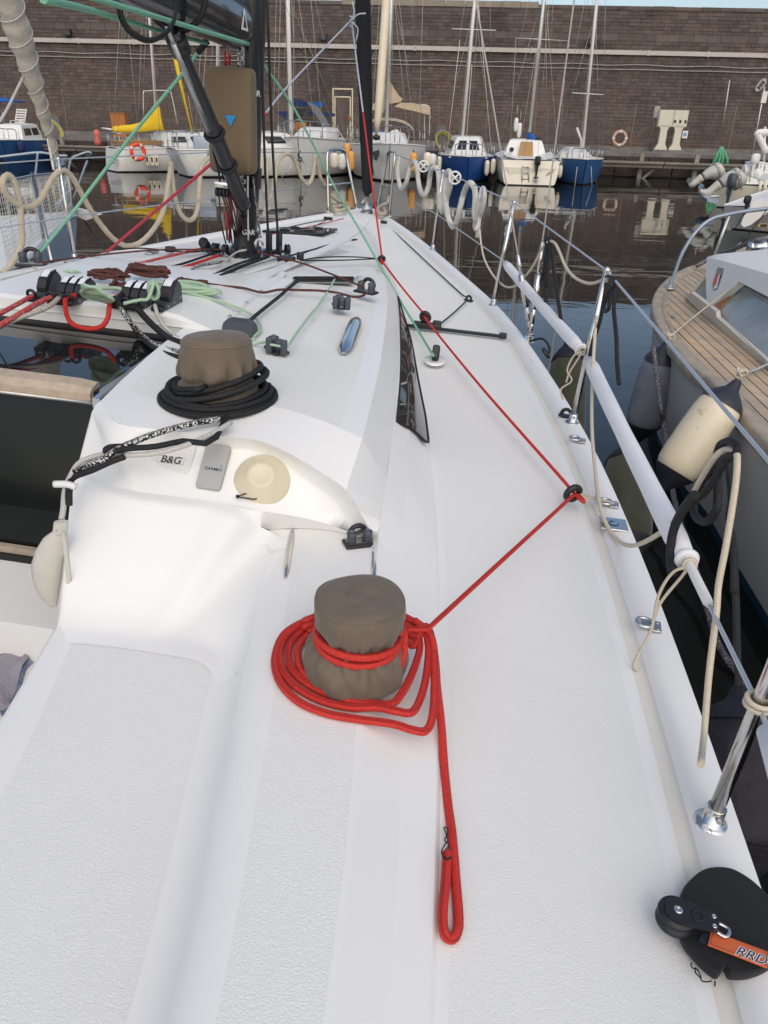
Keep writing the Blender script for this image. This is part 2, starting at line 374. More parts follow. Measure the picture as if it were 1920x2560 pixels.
# ================================================================== WATER
def water():
    m = bpy.data.materials.new('harbour_water'); m.use_nodes = True; nt = m.node_tree; N = nt.nodes; L = nt.links
    b = N['Principled BSDF']; b.inputs['Base Color'].default_value = (.010,.011,.009,1); b.inputs['Roughness'].default_value = .025; b.inputs['IOR'].default_value = 1.33; b.inputs['Specular IOR Level'].default_value = .5
    tc = N.new('ShaderNodeTexCoord')
    def wave(sx, sy, sc, det):
        mp = N.new('ShaderNodeMapping'); mp.inputs['Scale'].default_value = (sx, sy, 1); mp.inputs['Rotation'].default_value = (0, 0, R(12)); L.new(tc.outputs['Object'], mp.inputs['Vector'])
        n = N.new('ShaderNodeTexNoise'); n.inputs['Scale'].default_value = sc; n.inputs['Detail'].default_value = det; n.inputs['Roughness'].default_value = .5; n.inputs['Distortion'].default_value = .6
        L.new(mp.outputs[0], n.inputs['Vector']); return n.outputs['Fac']
    a = wave(.55, 1.0, .55, 2); c = wave(.5, 1.25, 2.6, 2); d = wave(.6, 1.2, .16, 1)
    def ma(op, x, y):
        k = N.new('ShaderNodeMath'); k.operation = op
        for i, t in enumerate((x, y)):
            if isinstance(t, float): k.inputs[i].default_value = t
            else: L.new(t, k.inputs[i])
        return k.outputs[0]
    # calm and ruffled patches
    pr = N.new('ShaderNodeMapRange'); pr.inputs['From Min'].default_value = .42; pr.inputs['From Max'].default_value = .66; L.new(d, pr.inputs['Value'])
    h = ma('ADD', ma('MULTIPLY', a, 1.0), ma('MULTIPLY', ma('MULTIPLY', c, .22), ma('ADD', pr.outputs[0], .25)))
    bp = N.new('ShaderNodeBump'); bp.inputs['Strength'].default_value = .55; bp.inputs['Distance'].default_value = .017; L.new(h, bp.inputs['Height']); L.new(bp.outputs[0], b.inputs['Normal'])
    MATS['water'] = m
    mb = MB(); mb.add([(-160,-80,0),(160,-80,0),(160,70,0),(-160,70,0)], [(0,1,2,3)])
    kind(mb.build('water', 'water'), 'structure')
    mb = MB(); mb.add([(-160,-80,-3),(160,-80,-3),(160,70,-3),(-160,70,-3)], [(0,1,2,3)])
    kind(mb.build('sea_bed', 'quay_dark'), 'structure')
water()

# ================================================================== QUAY AND SEA WALL
QA = R(3.4)
QX = Vector((math.cos(QA), -math.sin(QA), 0)); QN = Vector((-math.sin(QA), -math.cos(QA), 0)); QZ = Vector((0, 0, 1))
def Q(s, d, z): return Vector((0, 47, 0)) + QX*s + QN*d + QZ*z     # s along the wall, d out from it towards the water
def onwall(c, x, y, d=0.0): 
    p = onplane(q(c, x, y), Q(0, d, 0), QN); r = p-Q(0, 0, 0); return (r.dot(QX), d, r.z)
def qbox(mb, s0, s1, d0, d1, z0, z1, m=0):
    return mb.box(Q((s0+s1)/2, (d0+d1)/2, (z0+z1)/2), QX*((s1-s0)/2), QN*((d1-d0)/2), QZ*((z1-z0)/2), m)
QUAY_Z = 1.0
WTOP = 7.40
def sea_wall():
    root = thing('sea_wall', 'tall dark brick harbour wall running behind the moored boats', 'wall', Q(0, 0, QUAY_Z))
    mb = MB(); qbox(mb, -48, 44, -1.2, 0, -.5, WTOP-.02); mb.build('wall_core', 'mortar', root)
    rnd = random.Random(3)
    # layout: ordinary courses, a soldier band of large blocks near the top, longer stones above it
    rows = []; z = QUAY_Z
    while z < 5.95: rows.append((z, .165, .36)); z += .165
    rows.append((z, .33, .70)); z += .33; 
    while z < WTOP-.12: rows.append((z, .16, .46)); z += .16
    singles = []; rest = []
    for ri, (z, h, l) in enumerate(rows):
        s = -30 - rnd.random()*l
        while s < 27:
            ln = l*rnd.uniform(.7, 1.3); g = .016
            it = (s, s+ln-g, z+.008, z+h-.008, rnd.uniform(.012, .045))
            vis = -23 < s < 22
            (singles if (vis and (h > .3 or (s > 17.6 and z < 3.6))) else rest).append(it)
            s += ln
    singles.sort(key=lambda t: -(t[1]-t[0])*(t[3]-t[2])); rest += singles[300:]; singles = singles[:300]
    unit = {}
    for (s0, s1, z0, z1, d) in singles:
        big = (z1-z0) > .25; key = big
        if key not in unit:
            m_ = MB(); m_.box((0,0,0), (.5,0,0), (0,.5,0), (0,0,.5)); me_o = m_.build('stone_block' if big else 'brick', 'brick_cut' if big else 'brick'); unit[key] = me_o.data; o = me_o
        else:
            o = bpy.data.objects.new('stone_block' if big else 'brick', unit[key]); COL.objects.link(o)
        M = Matrix((QX*(s1-s0), QN*(d+.05), QZ*(z1-z0))).transposed().to_4x4(); M.translation = Q((s0+s1)/2, (d-.05)/2, (z0+z1)/2)
        o.parent = root; o.matrix_world = M
        o.matrix_parent_inverse = Matrix.Translation(root.location).inverted(); o.matrix_basis = M
    mb = MB()
    for (s0, s1, z0, z1, d) in rest: qbox(mb, s0, s1, -.05, d, z0, z1)
    kind(mb.build('brick_courses', 'brick', root), 'stuff')
    # coping stones
    s = -30
    while s < 27:
        ln = rnd.uniform(.9, 1.5); mb = MB(); pale = -3.2 < s < 6.5
        qbox(mb, s, s+ln-.02, -1.15, .06, WTOP-.1, WTOP+(.16 if pale else .05)+rnd.uniform(0,.02)); mb.build('coping_stone', 'coping' if pale else 'brick_cut', root); s += ln
sea_wall()

def wall_runs():
    # pale conduit along the wall
    a = onwall('c3', 0, 285, .1); b = onwall('c3', 1659, 320, .1); z = (a[2]+b[2])/2
    t = thing('wall_conduit', 'pale painted conduit trunking running level along the brick wall', 'pipe', Q(0, .1, z))
    mb = MB(); qbox(mb, -30, 27, .02, .16, z-.10, z+.10); mb.build('trunking', 'pipe_paint', t)
    for s in range(-29, 27, 3):
        mb = MB(); qbox(mb, s-.05, s+.05, .03, .185, z-.125, z+.125); mb.build('bracket', 'pipe_paint', t)
    for k, (yy, sag) in enumerate(((372, .06), (398, .015))):
        zz = onwall('c3', 700, yy, .06)[2]; pts = []
        for i in range(0, 115):
            s = -30+i*.5; pts.append(Q(s, .09, zz+sag*math.sin(i*.9)*.5))
        mb = MB(); mb.tube(pts, .022, 5)
        tag(mb.build('wall_cable', 'cable'), ['wavy grey cable strung along the wall just under the conduit', 'straight grey cable on the wall, the lower of two cables'][k], 'cable')
    for (c, x, y, lab) in (('c1', 440, 212, 'small black floodlight on the wall above the furled cream sail'), ('c2', 540, 240, 'small black floodlight on the wall beside the black furled sail'), ('c3', 645, 238, 'small black floodlight on the wall behind a thin white mast')):
        s, d, z = onwall(c, x, y, .2); t = thing('wall_floodlight', lab, 'floodlight', Q(s, 0, z), 'floodlights on the sea wall')
        mb = MB(); qbox(mb, s-.17, s+.17, .1, .32, z-.14, z+.14); mb.build('housing', 'lamp_black', t)
        mb = MB(); qbox(mb, s-.14, s+.14, .32, .335, z-.11, z+.11); mb.build('lens', 'dark_glass', t)
        mb = MB(); qbox(mb, s-.04, s+.04, 0, .12, z-.22, z-.1); mb.build('bracket', 'lamp_black', t)
wall_runs()

def quay():
    mb = MB(); qbox(mb, -48, 44, 0, 7.2, -2.9, QUAY_Z-.14); kind(mb.build('quay', 'quay_dark'), 'structure')
    mb = MB(); qbox(mb, -48, 44, 0, 7.0, QUAY_Z-.14, QUAY_Z); kind(mb.build('quay_pavement', 'concrete'), 'structure')
    rnd = random.Random(5)
    # rough blocks of the quay face
    t = thing('quay_facing', 'dark wet stone blocks facing the quay above the water', 'quay wall', Q(0, 7.2, 0))
    for r_ in range(3):
        s = -26-rnd.random()
        while s < 24:
            ln = rnd.uniform(.8, 1.7); mb = MB(); qbox(mb, s, s+ln-.05, 7.15, 7.28+rnd.uniform(0,.1), -.35+r_*.4, .02+r_*.4); mb.build('stone_block', 'quay_dark', t); s += ln
    # timber waling along the edge on short posts
    t = thing('timber_walkway', 'weathered timber fender beam carried on posts along the quay edge', 'walkway', Q(0, 8.2, .4))
    s = -26.0
    while s < 24:
        ln = rnd.uniform(2.6, 4.4)
        for (d0, d1, z0, z1) in ((7.9, 8.25, .46, .62), (7.98, 8.4, .625, .70)):
            mb = MB(); qbox(mb, s, s+ln-.04, d0, d1+rnd.uniform(0,.04), z0, z1+rnd.uniform(-.01,.01)); mb.build('beam', 'weathered_wood', t)
        s += ln
    for i in range(21):
        s = -25+i*2.45; mb = MB(); qbox(mb, s-.09, s+.09, 7.75, 7.9, -.5, QUAY_Z+.02); mb.build('post', 'weathered_wood', t)
        mb = MB(); mb.box(Q(s+.3, 7.85, .1), (QX*.55+QZ*.5), QN*.05, (QZ*.07)); mb.build('brace', 'weathered_wood', t)
quay()

def fence():
    d0 = 3.2; zt = onwall('c3', 700, 598, d0)[2]; zb = QUAY_Z+.18
    mb = MB(); qbox(mb, -27, 25, d0-.25, d0+.25, QUAY_Z, QUAY_Z+.16); tag(mb.build('fence_kerb', 'concrete'), 'low concrete kerb under the steel mesh fence', 'kerb')
    t = thing('mesh_fence', 'rusty brown steel mesh fence standing along the quay', 'fence', Q(0, d0, QUAY_Z))
    step = 2.42; s = -26.6; gate = onwall('c2', 660, 700, d0)[0]
    while s < 24:
        if not (abs(s+step/2-gate) < 1.2):
            mb = MB(); n = 22
            for i in range(1, n): x = s+step*i/n; qbox(mb, x-.007, x+.007, d0-.007, d0+.007, zb, zt)
            for k in range(12): z = zb+(zt-zb)*k/11; qbox(mb, s, s+step, d0+.008, d0+.02, z-.006, z+.006)
            mb.build('mesh_panel', 'fence_steel', t)
        mb = MB(); qbox(mb, s-.025, s+.025, d0-.03, d0+.03, QUAY_Z+.1, zt+.05); mb.build('post', 'fence_steel', t)
        s += step
    # gate
    g = thing('fence_gate', 'pale framed mesh gate in the quay fence with a tall lintel frame', 'gate', Q(gate, d0+.1, QUAY_Z))
    a = onwall('c2', 603, 570, d0+.1); b = onwall('c2', 728, 870, d0+.1); x0, x1, z1 = a[0], b[0], a[2]; zg = onwall('c2', 660, 628, d0+.1)[2]
    mb = MB()
    for x in (x0, x1): qbox(mb, x-.03, x+.03, d0+.06, d0+.14, QUAY_Z+.1, z1)
    qbox(mb, x0, x1, d0+.07, d0+.13, z1-.06, z1); mb.build('gate_frame', 'alu_cream', g)
    mb = MB(); zz0 = QUAY_Z+.15
    for x in (x0+.1, x1-.1): qbox(mb, x-.028, x+.028, d0+.15, d0+.2, zz0, zg)
    for z in (zz0, zg): qbox(mb, x0+.1, x1-.1, d0+.152, d0+.198, z-.028, z+.028)
    lf = mb.build('gate_leaf', 'alu_cream', g)
    mb = MB()
    for i in range(1, 14): x = x0+.1+(x1-x0-.2)*i/14; qbox(mb, x-.006, x+.006, d0+.165, d0+.18, zz0, zg)
    for i in range(1, 12): z = zz0+(zg-zz0)*i/12; qbox(mb, x0+.1, x1-.1, d0+.182, d0+.19, z-.006, z+.006)
    mb.build('gate_mesh', 'fence_steel', lf)
    mb = MB(); qbox(mb, x1-.2, x1-.05, d0+.2, d0+.26, (zz0+zg)/2-.08, (zz0+zg)/2+.08); mb.build('lock', 'brown_rust', lf)
fence()

def quay_things():
    # electricity cabinet on two pedestals
    d = 4.1; a = onwall('c3', 1040, 632, d); b = onwall('c3', 1188, 732, d); base = QUAY_Z
    t = thing('electric_cabinet', 'cream double electrical cabinet on two flared concrete pedestals', 'cabinet', Q((a[0]+b[0])/2, d, base))
    xm = (a[0]+b[0])/2
    for x0, x1 in ((a[0], xm-.012), (xm+.012, b[0])):
        mb = MB(); qbox(mb, x0, x1, d-.3, d, b[2], a[2]); c = mb.build('cabinet_box', 'cabinet', t)
        mb = MB(); qbox(mb, x0+.05, x1-.05, d, d+.015, b[2]+.05, a[2]-.05); mb.build('door', 'cabinet', c)
        if x0 > xm:
            for k in (-.25, 0, .25):
                mb = MB(); qbox(mb, (x0+x1)/2+k-.05, (x0+x1)/2+k+.05, d+.016, d+.03, a[2]-.55, a[2]-.42); mb.build('notice', 'ink', c)
        xc = (x0+x1)/2
        prof = [(.30, 0), (.30, .12), (.17, .35), (.16, b[2]-base-.15), (.24, b[2]-base-.004)]
        mb = MB(); mb.loft([[Q(xc-w, d-.25, base+h), Q(xc+w, d-.25, base+h), Q(xc+w, d-.02, base+h), Q(xc-w, d-.02, base+h)] for w, h in prof], closed=True, cap=True, smooth=False); mb.build('pedestal', 'cabinet', t)
    mb = MB(); qbox(mb, a[0]-.1, b[0]+.1, d-.4, d+.2, base-.0, base+.09); mb.build('plinth', 'concrete', t)
    s, _, z = onwall('c3', 1018, 645, 3.4); t = thing('meter_box', 'small grey meter box on the fence beside the cabinet', 'box', Q(s, 3.3, z))
    mb = MB(); qbox(mb, s-.13, s+.13, 3.24, 3.42, z-.26, z+.26); mb.build('box', 'cable', t)
    mb = MB(); mb.tube([Q(s, 3.3, z-.25), Q(s-.05, 3.3, QUAY_Z)], .03, 6); mb.build('conduit', 'fence_steel', t)
    s, _, z = onwall('c3', 1185, 775, 3.4); t = thing('notice_sign', 'small blue and white notice on the mesh fence', 'sign', Q(s, 3.3, z))
    mb = MB(); qbox(mb, s-.13, s+.13, 3.24, 3.26, z-.17, z+.17); mb.build('panel', 'white_ink', t)
    mb = MB(); mb.lathe(Q(s, 3.262, z), QN, [(.09, 0), (.09, .004)], 16); mb.build('blue_disc', 'sign_blue', t)
    def ring(c, x, y, d, r, tilt, nm, lab):
        s, _, z = onwall(c, x, y, d); p = Q(s, d, z)
        t = thing('lifebuoy', lab, 'lifebuoy', p, None); n = (QN+QZ*tilt).normalized()
        mb = MB(); mb.torus(p, n, r, r*.24, 28, 10); mb.build('ring', nm, t)
        for k in range(4):
            x_ = n.orthogonal().normalized(); y_ = n.cross(x_); a = math.pi/4+k*math.pi/2; cpt = p+(x_*math.cos(a)+y_*math.sin(a))*r; tang = -x_*math.sin(a)+y_*math.cos(a)
            mb = MB(); mb.tube([cpt-tang*.05, cpt+tang*.05], r*.25, 10); mb.build('band', 'white_hull', t)
    ring('c3', 805, 797, 3.45, .31, .1, 'ring_faded', 'faded terracotta lifebuoy ring hung on the mesh fence')
    s, _, z = onwall('c3', 1618, 490, .1); t = thing('wall_plaque', 'grey oval plaque with dark lettering tilted on the brick wall', 'plaque', Q(s, .05, z))
    ax, bx = (QX*.55+QZ*.84), (QX*.84-QZ*.55); mb = MB(); mb.loft([[Q(s, d_, z)+ax*(.36*k*math.cos(2*math.pi*i/28))+bx*(.19*k*math.sin(2*math.pi*i/28)) for i in range(28)] for k, d_ in ((1,.05),(1,.10),(.95,.11))], 0, closed=True, cap=True); mb.build('plate', 'cable', t)
    for k in range(3): mb = MB(); mb.box(Q(s, .114, z)+ax*(.14*(k-1)), ax*.05, QN*.004, bx*.09); mb.build('letter', 'ink', t)
    # round lamp/pipe post
    for (x0, y0, x1, y1, r, lab) in ((1438, 462, 1398, 730, .03, 'bare white pole leaning against the wall above the cabinet'), (1640, 500, 1580, 835, .035, 'pale pole with a box standing by the fence at the far right'),):
        sa = onwall('c3', x0, y0, .4 if r < .032 else 3.6); sb = onwall('c3', x1, y1, .4 if r < .032 else 3.6)
        t = thing('slim_pole', lab, 'pole', Q(*sb)); mb = MB(); mb.tube([Q(*sa), Q(*sb)] if r < .032 else [Q(*sa), Q(sb[0], sb[1], QUAY_Z)], r, 6); mb.build('pole', 'alu', t)
        if r > .032:
            mb = MB(); mb.box(Q(*onwall('c3', 1635, 560, 3.6)), QX*.12, QN*.08, QZ*.25); mb.build('box', 'alu', t)
    # green net hung on a post, hoses, concrete post, chair, orange box
    s, _, z = onwall('c3', 1388, 850, 7.6); t = thing('net_post', 'quay post hung with a bundle of green netting', 'post', Q(s, 7.6, QUAY_Z-.2))
    mb = MB(); qbox(mb, s-.1, s+.1, 7.5, 7.7, .2, z+.05); mb.build('post', 'weathered_wood', t)
    rnd = random.Random(2); mb = MB()
    for i in range(22):
        a = rnd.uniform(-.3, .3); mb.tube([Q(s+a*.25, 7.72, z), Q(s+a, 7.85+rnd.uniform(-.1,.15), z-.45), Q(s+a*1.4, 7.85, z-.95+rnd.uniform(-.1,.1))], .025, 5)
    kind(mb.build('netting', 'green_net', t), 'stuff')
    for (c, x, y, sgn, lab) in (('c2', 1305, 900, -1, 'concrete service post with a coiled yellow hose beside the blue hull'), ('c1', 370, 820, 1, 'concrete service post with a coiled yellow hose behind the furled cream sail')):
        s, _, z = onwall(c, x, y, 6.6); t = thing('service_post', lab, 'post', Q(s, 6.6, QUAY_Z))
        zt = onwall(c, x, y-(40 if sgn < 0 else 40), 6.6)[2]
        mb = MB(); qbox(mb, s-.24, s+.24, 6.4, 6.8, QUAY_Z-.02, max(zt+.2, QUAY_Z+.9)); mb.build('pillar', 'concrete', t)
        for k in range(4):
            mb = MB(); mb.torus(Q(s+sgn*(-.15)+.02*k, 6.86+.03*k, z-.15), QN+QX*.2, .30+.03*k, .025, 20, 6, sx=1.5); mb.build('hose_turn', 'yellow_hose' if k < 3 else 'cable', t)
    s, _, z = onwall('c1', 770, 790, 4.6); t = thing('rust_crate', 'rust orange box standing on the quay above the yellow sail cover', 'box', Q(s, 4.6, QUAY_Z))
    mb = MB(); qbox(mb, s-.36, s+.36, 4.3, 4.7, QUAY_Z, z+.35); mb.build('body', 'rust_box', t); mb = MB(); qbox(mb, s-.38, s+.38, 4.28, 4.72, z+.36, z+.42); mb.build('lid', 'brown_rust', t)
    s, _, z = onwall('c1', 130, 820, 6.2); t = thing('deck_chair', 'white slatted plastic chair standing on the quay at the far left', 'chair', Q(s, 6.2, QUAY_Z))
    for k in range(7):
        h = .45+k*.11; mb = MB(); mb.box(Q(s+.04*k-.1, 6.0, QUAY_Z+h), QX*.24, QN*.015, QZ*.035); mb.build('slat', 'white_plastic', t)
    for sx in (-.24, .24):
        mb = MB(); mb.tube([Q(s+sx-.22, 6.3, QUAY_Z), Q(s+sx-.12, 6.02, QUAY_Z+.42), Q(s+sx+.14, 6.0, QUAY_Z+1.15)], .022, 6); mb.build('leg', 'white_plastic', t)
        mb = MB(); mb.tube([Q(s+sx+.02, 5.85, QUAY_Z), Q(s+sx, 6.05, QUAY_Z+.65), Q(s+sx-.05, 6.5, QUAY_Z+.62), Q(s+sx-.1, 6.5, QUAY_Z)], .022, 6); mb.build('leg', 'white_plastic', t)
    mb = MB(); mb.box(Q(s-.05, 6.25, QUAY_Z+.42), QX*.25, QN*.22, QZ*.02); mb.build('seat', 'white_plastic', t)
    s, _, z = onwall('c1', 632, 862, 8.0); t = thing('pink_bundle', 'pinkish red cloth bundle tied on a post at the quay edge', 'bundle', Q(s, 8, .7))
    mb = MB(); mb.lathe(Q(s, 8.1, .72), QZ, [(.06,0),(.15,.05),(.17,.2),(.12,.4),(.16,.5),(.10,.62),(.03,.66)], 10, wob=lambda a, h: (1+.15*math.sin(3*a+h*5), 0)); mb.build('cloth', 'pink_cloth', t)
quay_things()
# ================================================================== THE YACHT WE STAND ON
Y = thing('sailing_yacht', 'white racing yacht we stand on, with black mast and long foredeck', 'sailing yacht', W(4, 0, 0))
RAIL = [(0,.03),(.12,.10),(.3,.185),(.6,.335),(.85,.45),(1.2,.59),(1.83,.83),(2.85,1.18),(3.46,1.385),(4.04,1.525),(4.46,1.605),(5.18,1.73),(5.79,1.805),(6.5,1.852),(7.2,1.876),(8.5,1.89),(11,1.82)]
SL = [(.95,.01),(1.15,.165),(1.487,.30),(2.34,.486),(3.13,.69),(3.72,.827),(4.19,.92),(4.9,1.04),(5.26,1.10),(5.86,1.195),(6.25,1.252),(6.77,1.307),(7.22,1.346),(7.6,1.376),(8.5,1.41),(11,1.42)]
ML = [(.95,.008,1.415),(1.2,.17,1.418),(2.3,.465,1.415),(3.1,.665,1.42),(3.95,.83,1.425),(4.9,1.0,1.43),(5.6,1.085,1.455),(6.0,1.125,1.45),(6.25,1.152,1.408),(6.5,1.178,1.374),(6.73,1.206,1.358),(7.23,1.27,1.347),(7.66,1.316,1.345),(9,1.36,1.345),(11,1.37,1.345)]
B2L = [(.95,.006,1.417),(1.2,.155,1.428),(2.3,.44,1.44),(3.1,.64,1.452),(3.95,.802,1.462),(4.4,.874,1.472),(5.22,.985,1.485),(5.59,1.03,1.49),(6.0,1.073,1.495),(6.2,1.092,1.488),(6.38,1.108,1.462),(6.52,1.118,1.43),(6.65,1.124,1.393),(6.8,1.142,1.386),(7.0,1.165,1.386),(7.15,1.185,1.385),(7.29,1.203,1.385),(7.6,1.241,1.385),(8.5,1.30,1.385),(11,1.31,1.385)]
TL = [(.95,.004,1.418),(1.2,.13,1.436),(2.3,.385,1.462),(3.1,.565,1.502),(4.16,.772,1.542),(4.72,.863,1.564),(5.28,.929,1.583),(5.81,.99,1.593),(6.16,1.02,1.597),(6.5,1.045,1.59)]
ZC = [(.95,1.419),(1.2,1.442),(2,1.49),(3.1,1.55),(4.1,1.605),(5.0,1.628),(6.8,1.622)]
def sm(tab, n=5):
    """rounded version of a table"""
    us = [t[0] for t in tab]; xs = np.arange(us[0], us[-1]+1e-6, .05); cols = []
    for k in range(1, len(tab[0])):
        y = np.interp(xs, us, [t[k] for t in tab]); 
        for _ in range(2):
            yp = np.concatenate([y[:1].repeat(n), y, y[-1:].repeat(n)]); yp[:n] = 2*y[0]-y[n:0:-1]; yp[-n:] = 2*y[-1]-y[-2:-n-2:-1]
            y = np.convolve(yp, np.ones(2*n+1)/(2*n+1), 'valid')
        cols.append(y)
    return [tuple([float(xs[i])]+[float(c[i]) for c in cols]) for i in range(len(xs))]
RAIL_S = [t for t in RAIL if t[0] < .3]+[t for t in sm(RAIL, 6) if t[0] >= .3]
SL, ML, B2L, TL, ZC = sm(SL, 5), sm(ML, 3), sm(B2L, 2), sm(TL, 4), sm(ZC, 8)
def rail(u): return itp(u, RAIL_S)[0]
def sfoot(u): return itp(u, SL)[0]
def roofw(u, v):
    tv, tw = itp(u, TL); zc = itp(u, ZC)[0]; k = min(1.0, abs(v)/tv); return tw+(zc-tw)*(1-k*k)
us = [0.0,.06,.12,.2,.3,.42,.55,.7,.85,.95,1.0,1.06,1.14,1.25]+[1.4+.15*i for i in range(59)]
us = sorted(us+[5.72])
def hull():
    mb = MB()
    for sg in (1, -1):
        rows = []
        for u in us:
            r = rail(u); s_ = shw(u); bot = max(.02, r*.62-.25*math.exp(-u*1.2))
            rows.append([W(u, sg*(r), s_+.018), W(u, sg*(r+.008), s_+.004), W(u, sg*(r+.010), s_-.05), W(u+.02, sg*(r+.006), s_-.35), W(u+.05, sg*r*.985, .55), W(u+.09, sg*max(.012, r*.93-.02), .18), W(u+.10, sg*max(.011, r*.91-.02), .10), W(u+.2, sg*bot, -.25)])
        rows = rows if sg < 0 else [list(reversed(r_)) for r_ in rows]
        mb.loft(rows, 0)
    mb.build('hull', 'hull_white', Y)
hull()
def decks():
    mb = MB()
    for sg in (1, -1):
        prevs = None; strips = {}
        for u in us:
            r = rail(u); s_ = shw(u); tw = min(.078, .25*r); g = min(.036, .12*r)
            ro = [(r, s_+.018), (r-.012, s_+.024), (r-tw, s_+.020), (r-tw-.004, s_+.004), (r-tw-g, s_+.004), (r-tw-g-.006, s_+.009), (r-tw-g-min(.03,.1*r), s_+.010)]
            if u >= .95: sf = min(sfoot(u), ro[-1][0]-.02)
            else: sf = 0.0
            inn = ro[-1][0]
            ro += [(sf+.30*(inn-sf), s_+.016), (sf+min(.018, .2*(inn-sf)), s_+.019), (sf, s_+.020)]
            pts = [W(u, sg*v, w) for v, w in ro]
            if prevs:
                for j, m in enumerate([0, 0, 0, 2, 2, 0, 1, 1, 0]):
                    quad = [prevs[j], prevs[j+1], pts[j+1], pts[j]]
                    if sg > 0: quad = quad[::-1]
                    strips.setdefault(j, []).append((prevs[j], prevs[j+1]))
            prevs = pts; strips.setdefault('rows', []).append(pts)
        rows = strips['rows']; n = len(rows[0])
        for j, m in enumerate([0, 0, 0, 2, 0, 0, 1, 1, 0]):
            mb.loft([[r_[j], r_[j+1]] if sg < 0 else [r_[j+1], r_[j]] for r_ in rows], m, smooth=True)
    mb.build('side_deck', ['gelcoat', 'nonskid_fine', 'groove'], Y, weld=True)
    # foredeck centre closing ahead of the coachroof is inside the loft (foot at v=0)
    mb = MB()
    ul = [u for u in us if u >= .95]
    for sg in (1, -1):
        A = []
        for u in ul:
            s_ = shw(u); sf = sfoot(u); mv, mw = itp(u, ML); bv, bw = itp(u, B2L)
            mv = min(mv, sf-.004)
            A.append([W(u, sg*sf, s_+.020), W(u, sg*(sf-.008), s_+.030), W(u, sg*mv, mw), W(u, sg*bv, bw)])
        for j in range(3):
            mb.loft([[r_[j], r_[j+1]] if sg < 0 else [r_[j+1], r_[j]] for r_ in A], 0, smooth=True)
    global MBR; MBR = mb
decks()

def LW(pts):  # list of (crop,x,y,w) on levels of the boat
    return [B(*p) for p in pts]
TLs = sm([(6.3,.90),(6.50,.905),(6.64,.915),(6.866,.956),(7.28,1.032),(7.57,1.077),(7.82,1.12),(9.5,1.2),(11,1.2)], 2)
BDs = sm([(6.3,.86),(6.50,.87),(6.9,.93),(7.286,1.004),(7.46,1.038),(7.64,1.072),(7.83,1.10),(9.5,1.18),(11,1.18)], 2)
FLs = sm([(6.3,.82),(6.50,.83),(6.9,.895),(7.166,.945),(7.344,.976),(7.516,1.005),(7.658,1.032),(7.826,1.062),(9.5,1.14),(11,1.14)], 2)
PRs = sm([(6.3,.74),(6.50,.76),(6.9,.83),(7.16,.881),(7.316,.913),(7.459,.94),(7.60,.97),(7.79,1.004),(9.5,1.08),(11,1.08)], 2)
PIs = sm([(6.3,.38),(6.5,.40),(7.05,.502),(7.24,.549),(7.394,.591),(7.476,.604),(8.5,.72),(11,.75)], 2)
PLs = sm([(6.3,.34),(6.5,.36),(7.04,.462),(7.167,.481),(7.267,.505),(7.333,.517),(8.5,.62),(11,.65)], 2)
C1 = LW([('d1',545,445,1.592),('d1',640,560,1.600),('d1',900,600,1.600),('e1',0,260,1.597),('e1',250,290,1.593),('e1',500,400,1.577),('e1',700,520,1.553),('e1',870,640,1.527)])
C1t = LW([('e1',870,640,1.527),('e1',960,780,1.475),('e1',1040,920,1.412),('e1',1085,1010,1.383)])
C2 = LW([('d1',500,505,1.565),('d1',600,690,1.555),('d1',800,672,1.562),('e1',0,340,1.558),('e1',200,350,1.556),('e1',440,450,1.538),('e1',620,580,1.510),('e1',780,690,1.482),('e1',860,800,1.448),('e1',935,945,1.400)])
C3 = LW([('d1',410,850,1.485),('d1',685,925,1.475),('d1',1000,970,1.468),('e1',0,740,1.462),('e1',270,795,1.452),('e1',600,850,1.425),('e1',900,935,1.396)])
C4 = LW([('d1',395,885,1.470),('d1',690,965,1.474),('d1',1000,1010,1.466),('e1',-100,775,1.460),('e1',100,840,1.448),('e1',260,905,1.410),('e1',345,995,1.390)])+[W(u, itp(u, FLs)[0], w) for u, w in ((6.82,1.376),(6.92,1.372),(7.02,1.371),(7.12,1.370))]
C5 = LW([('d7',282,235,1.285),('d7',560,262,1.282),('d7',900,312,1.282),('d7',1040,345,1.283),('d7',1095,405,1.283)])+[W(7.12, itp(7.12, PRs)[0], 1.281)]
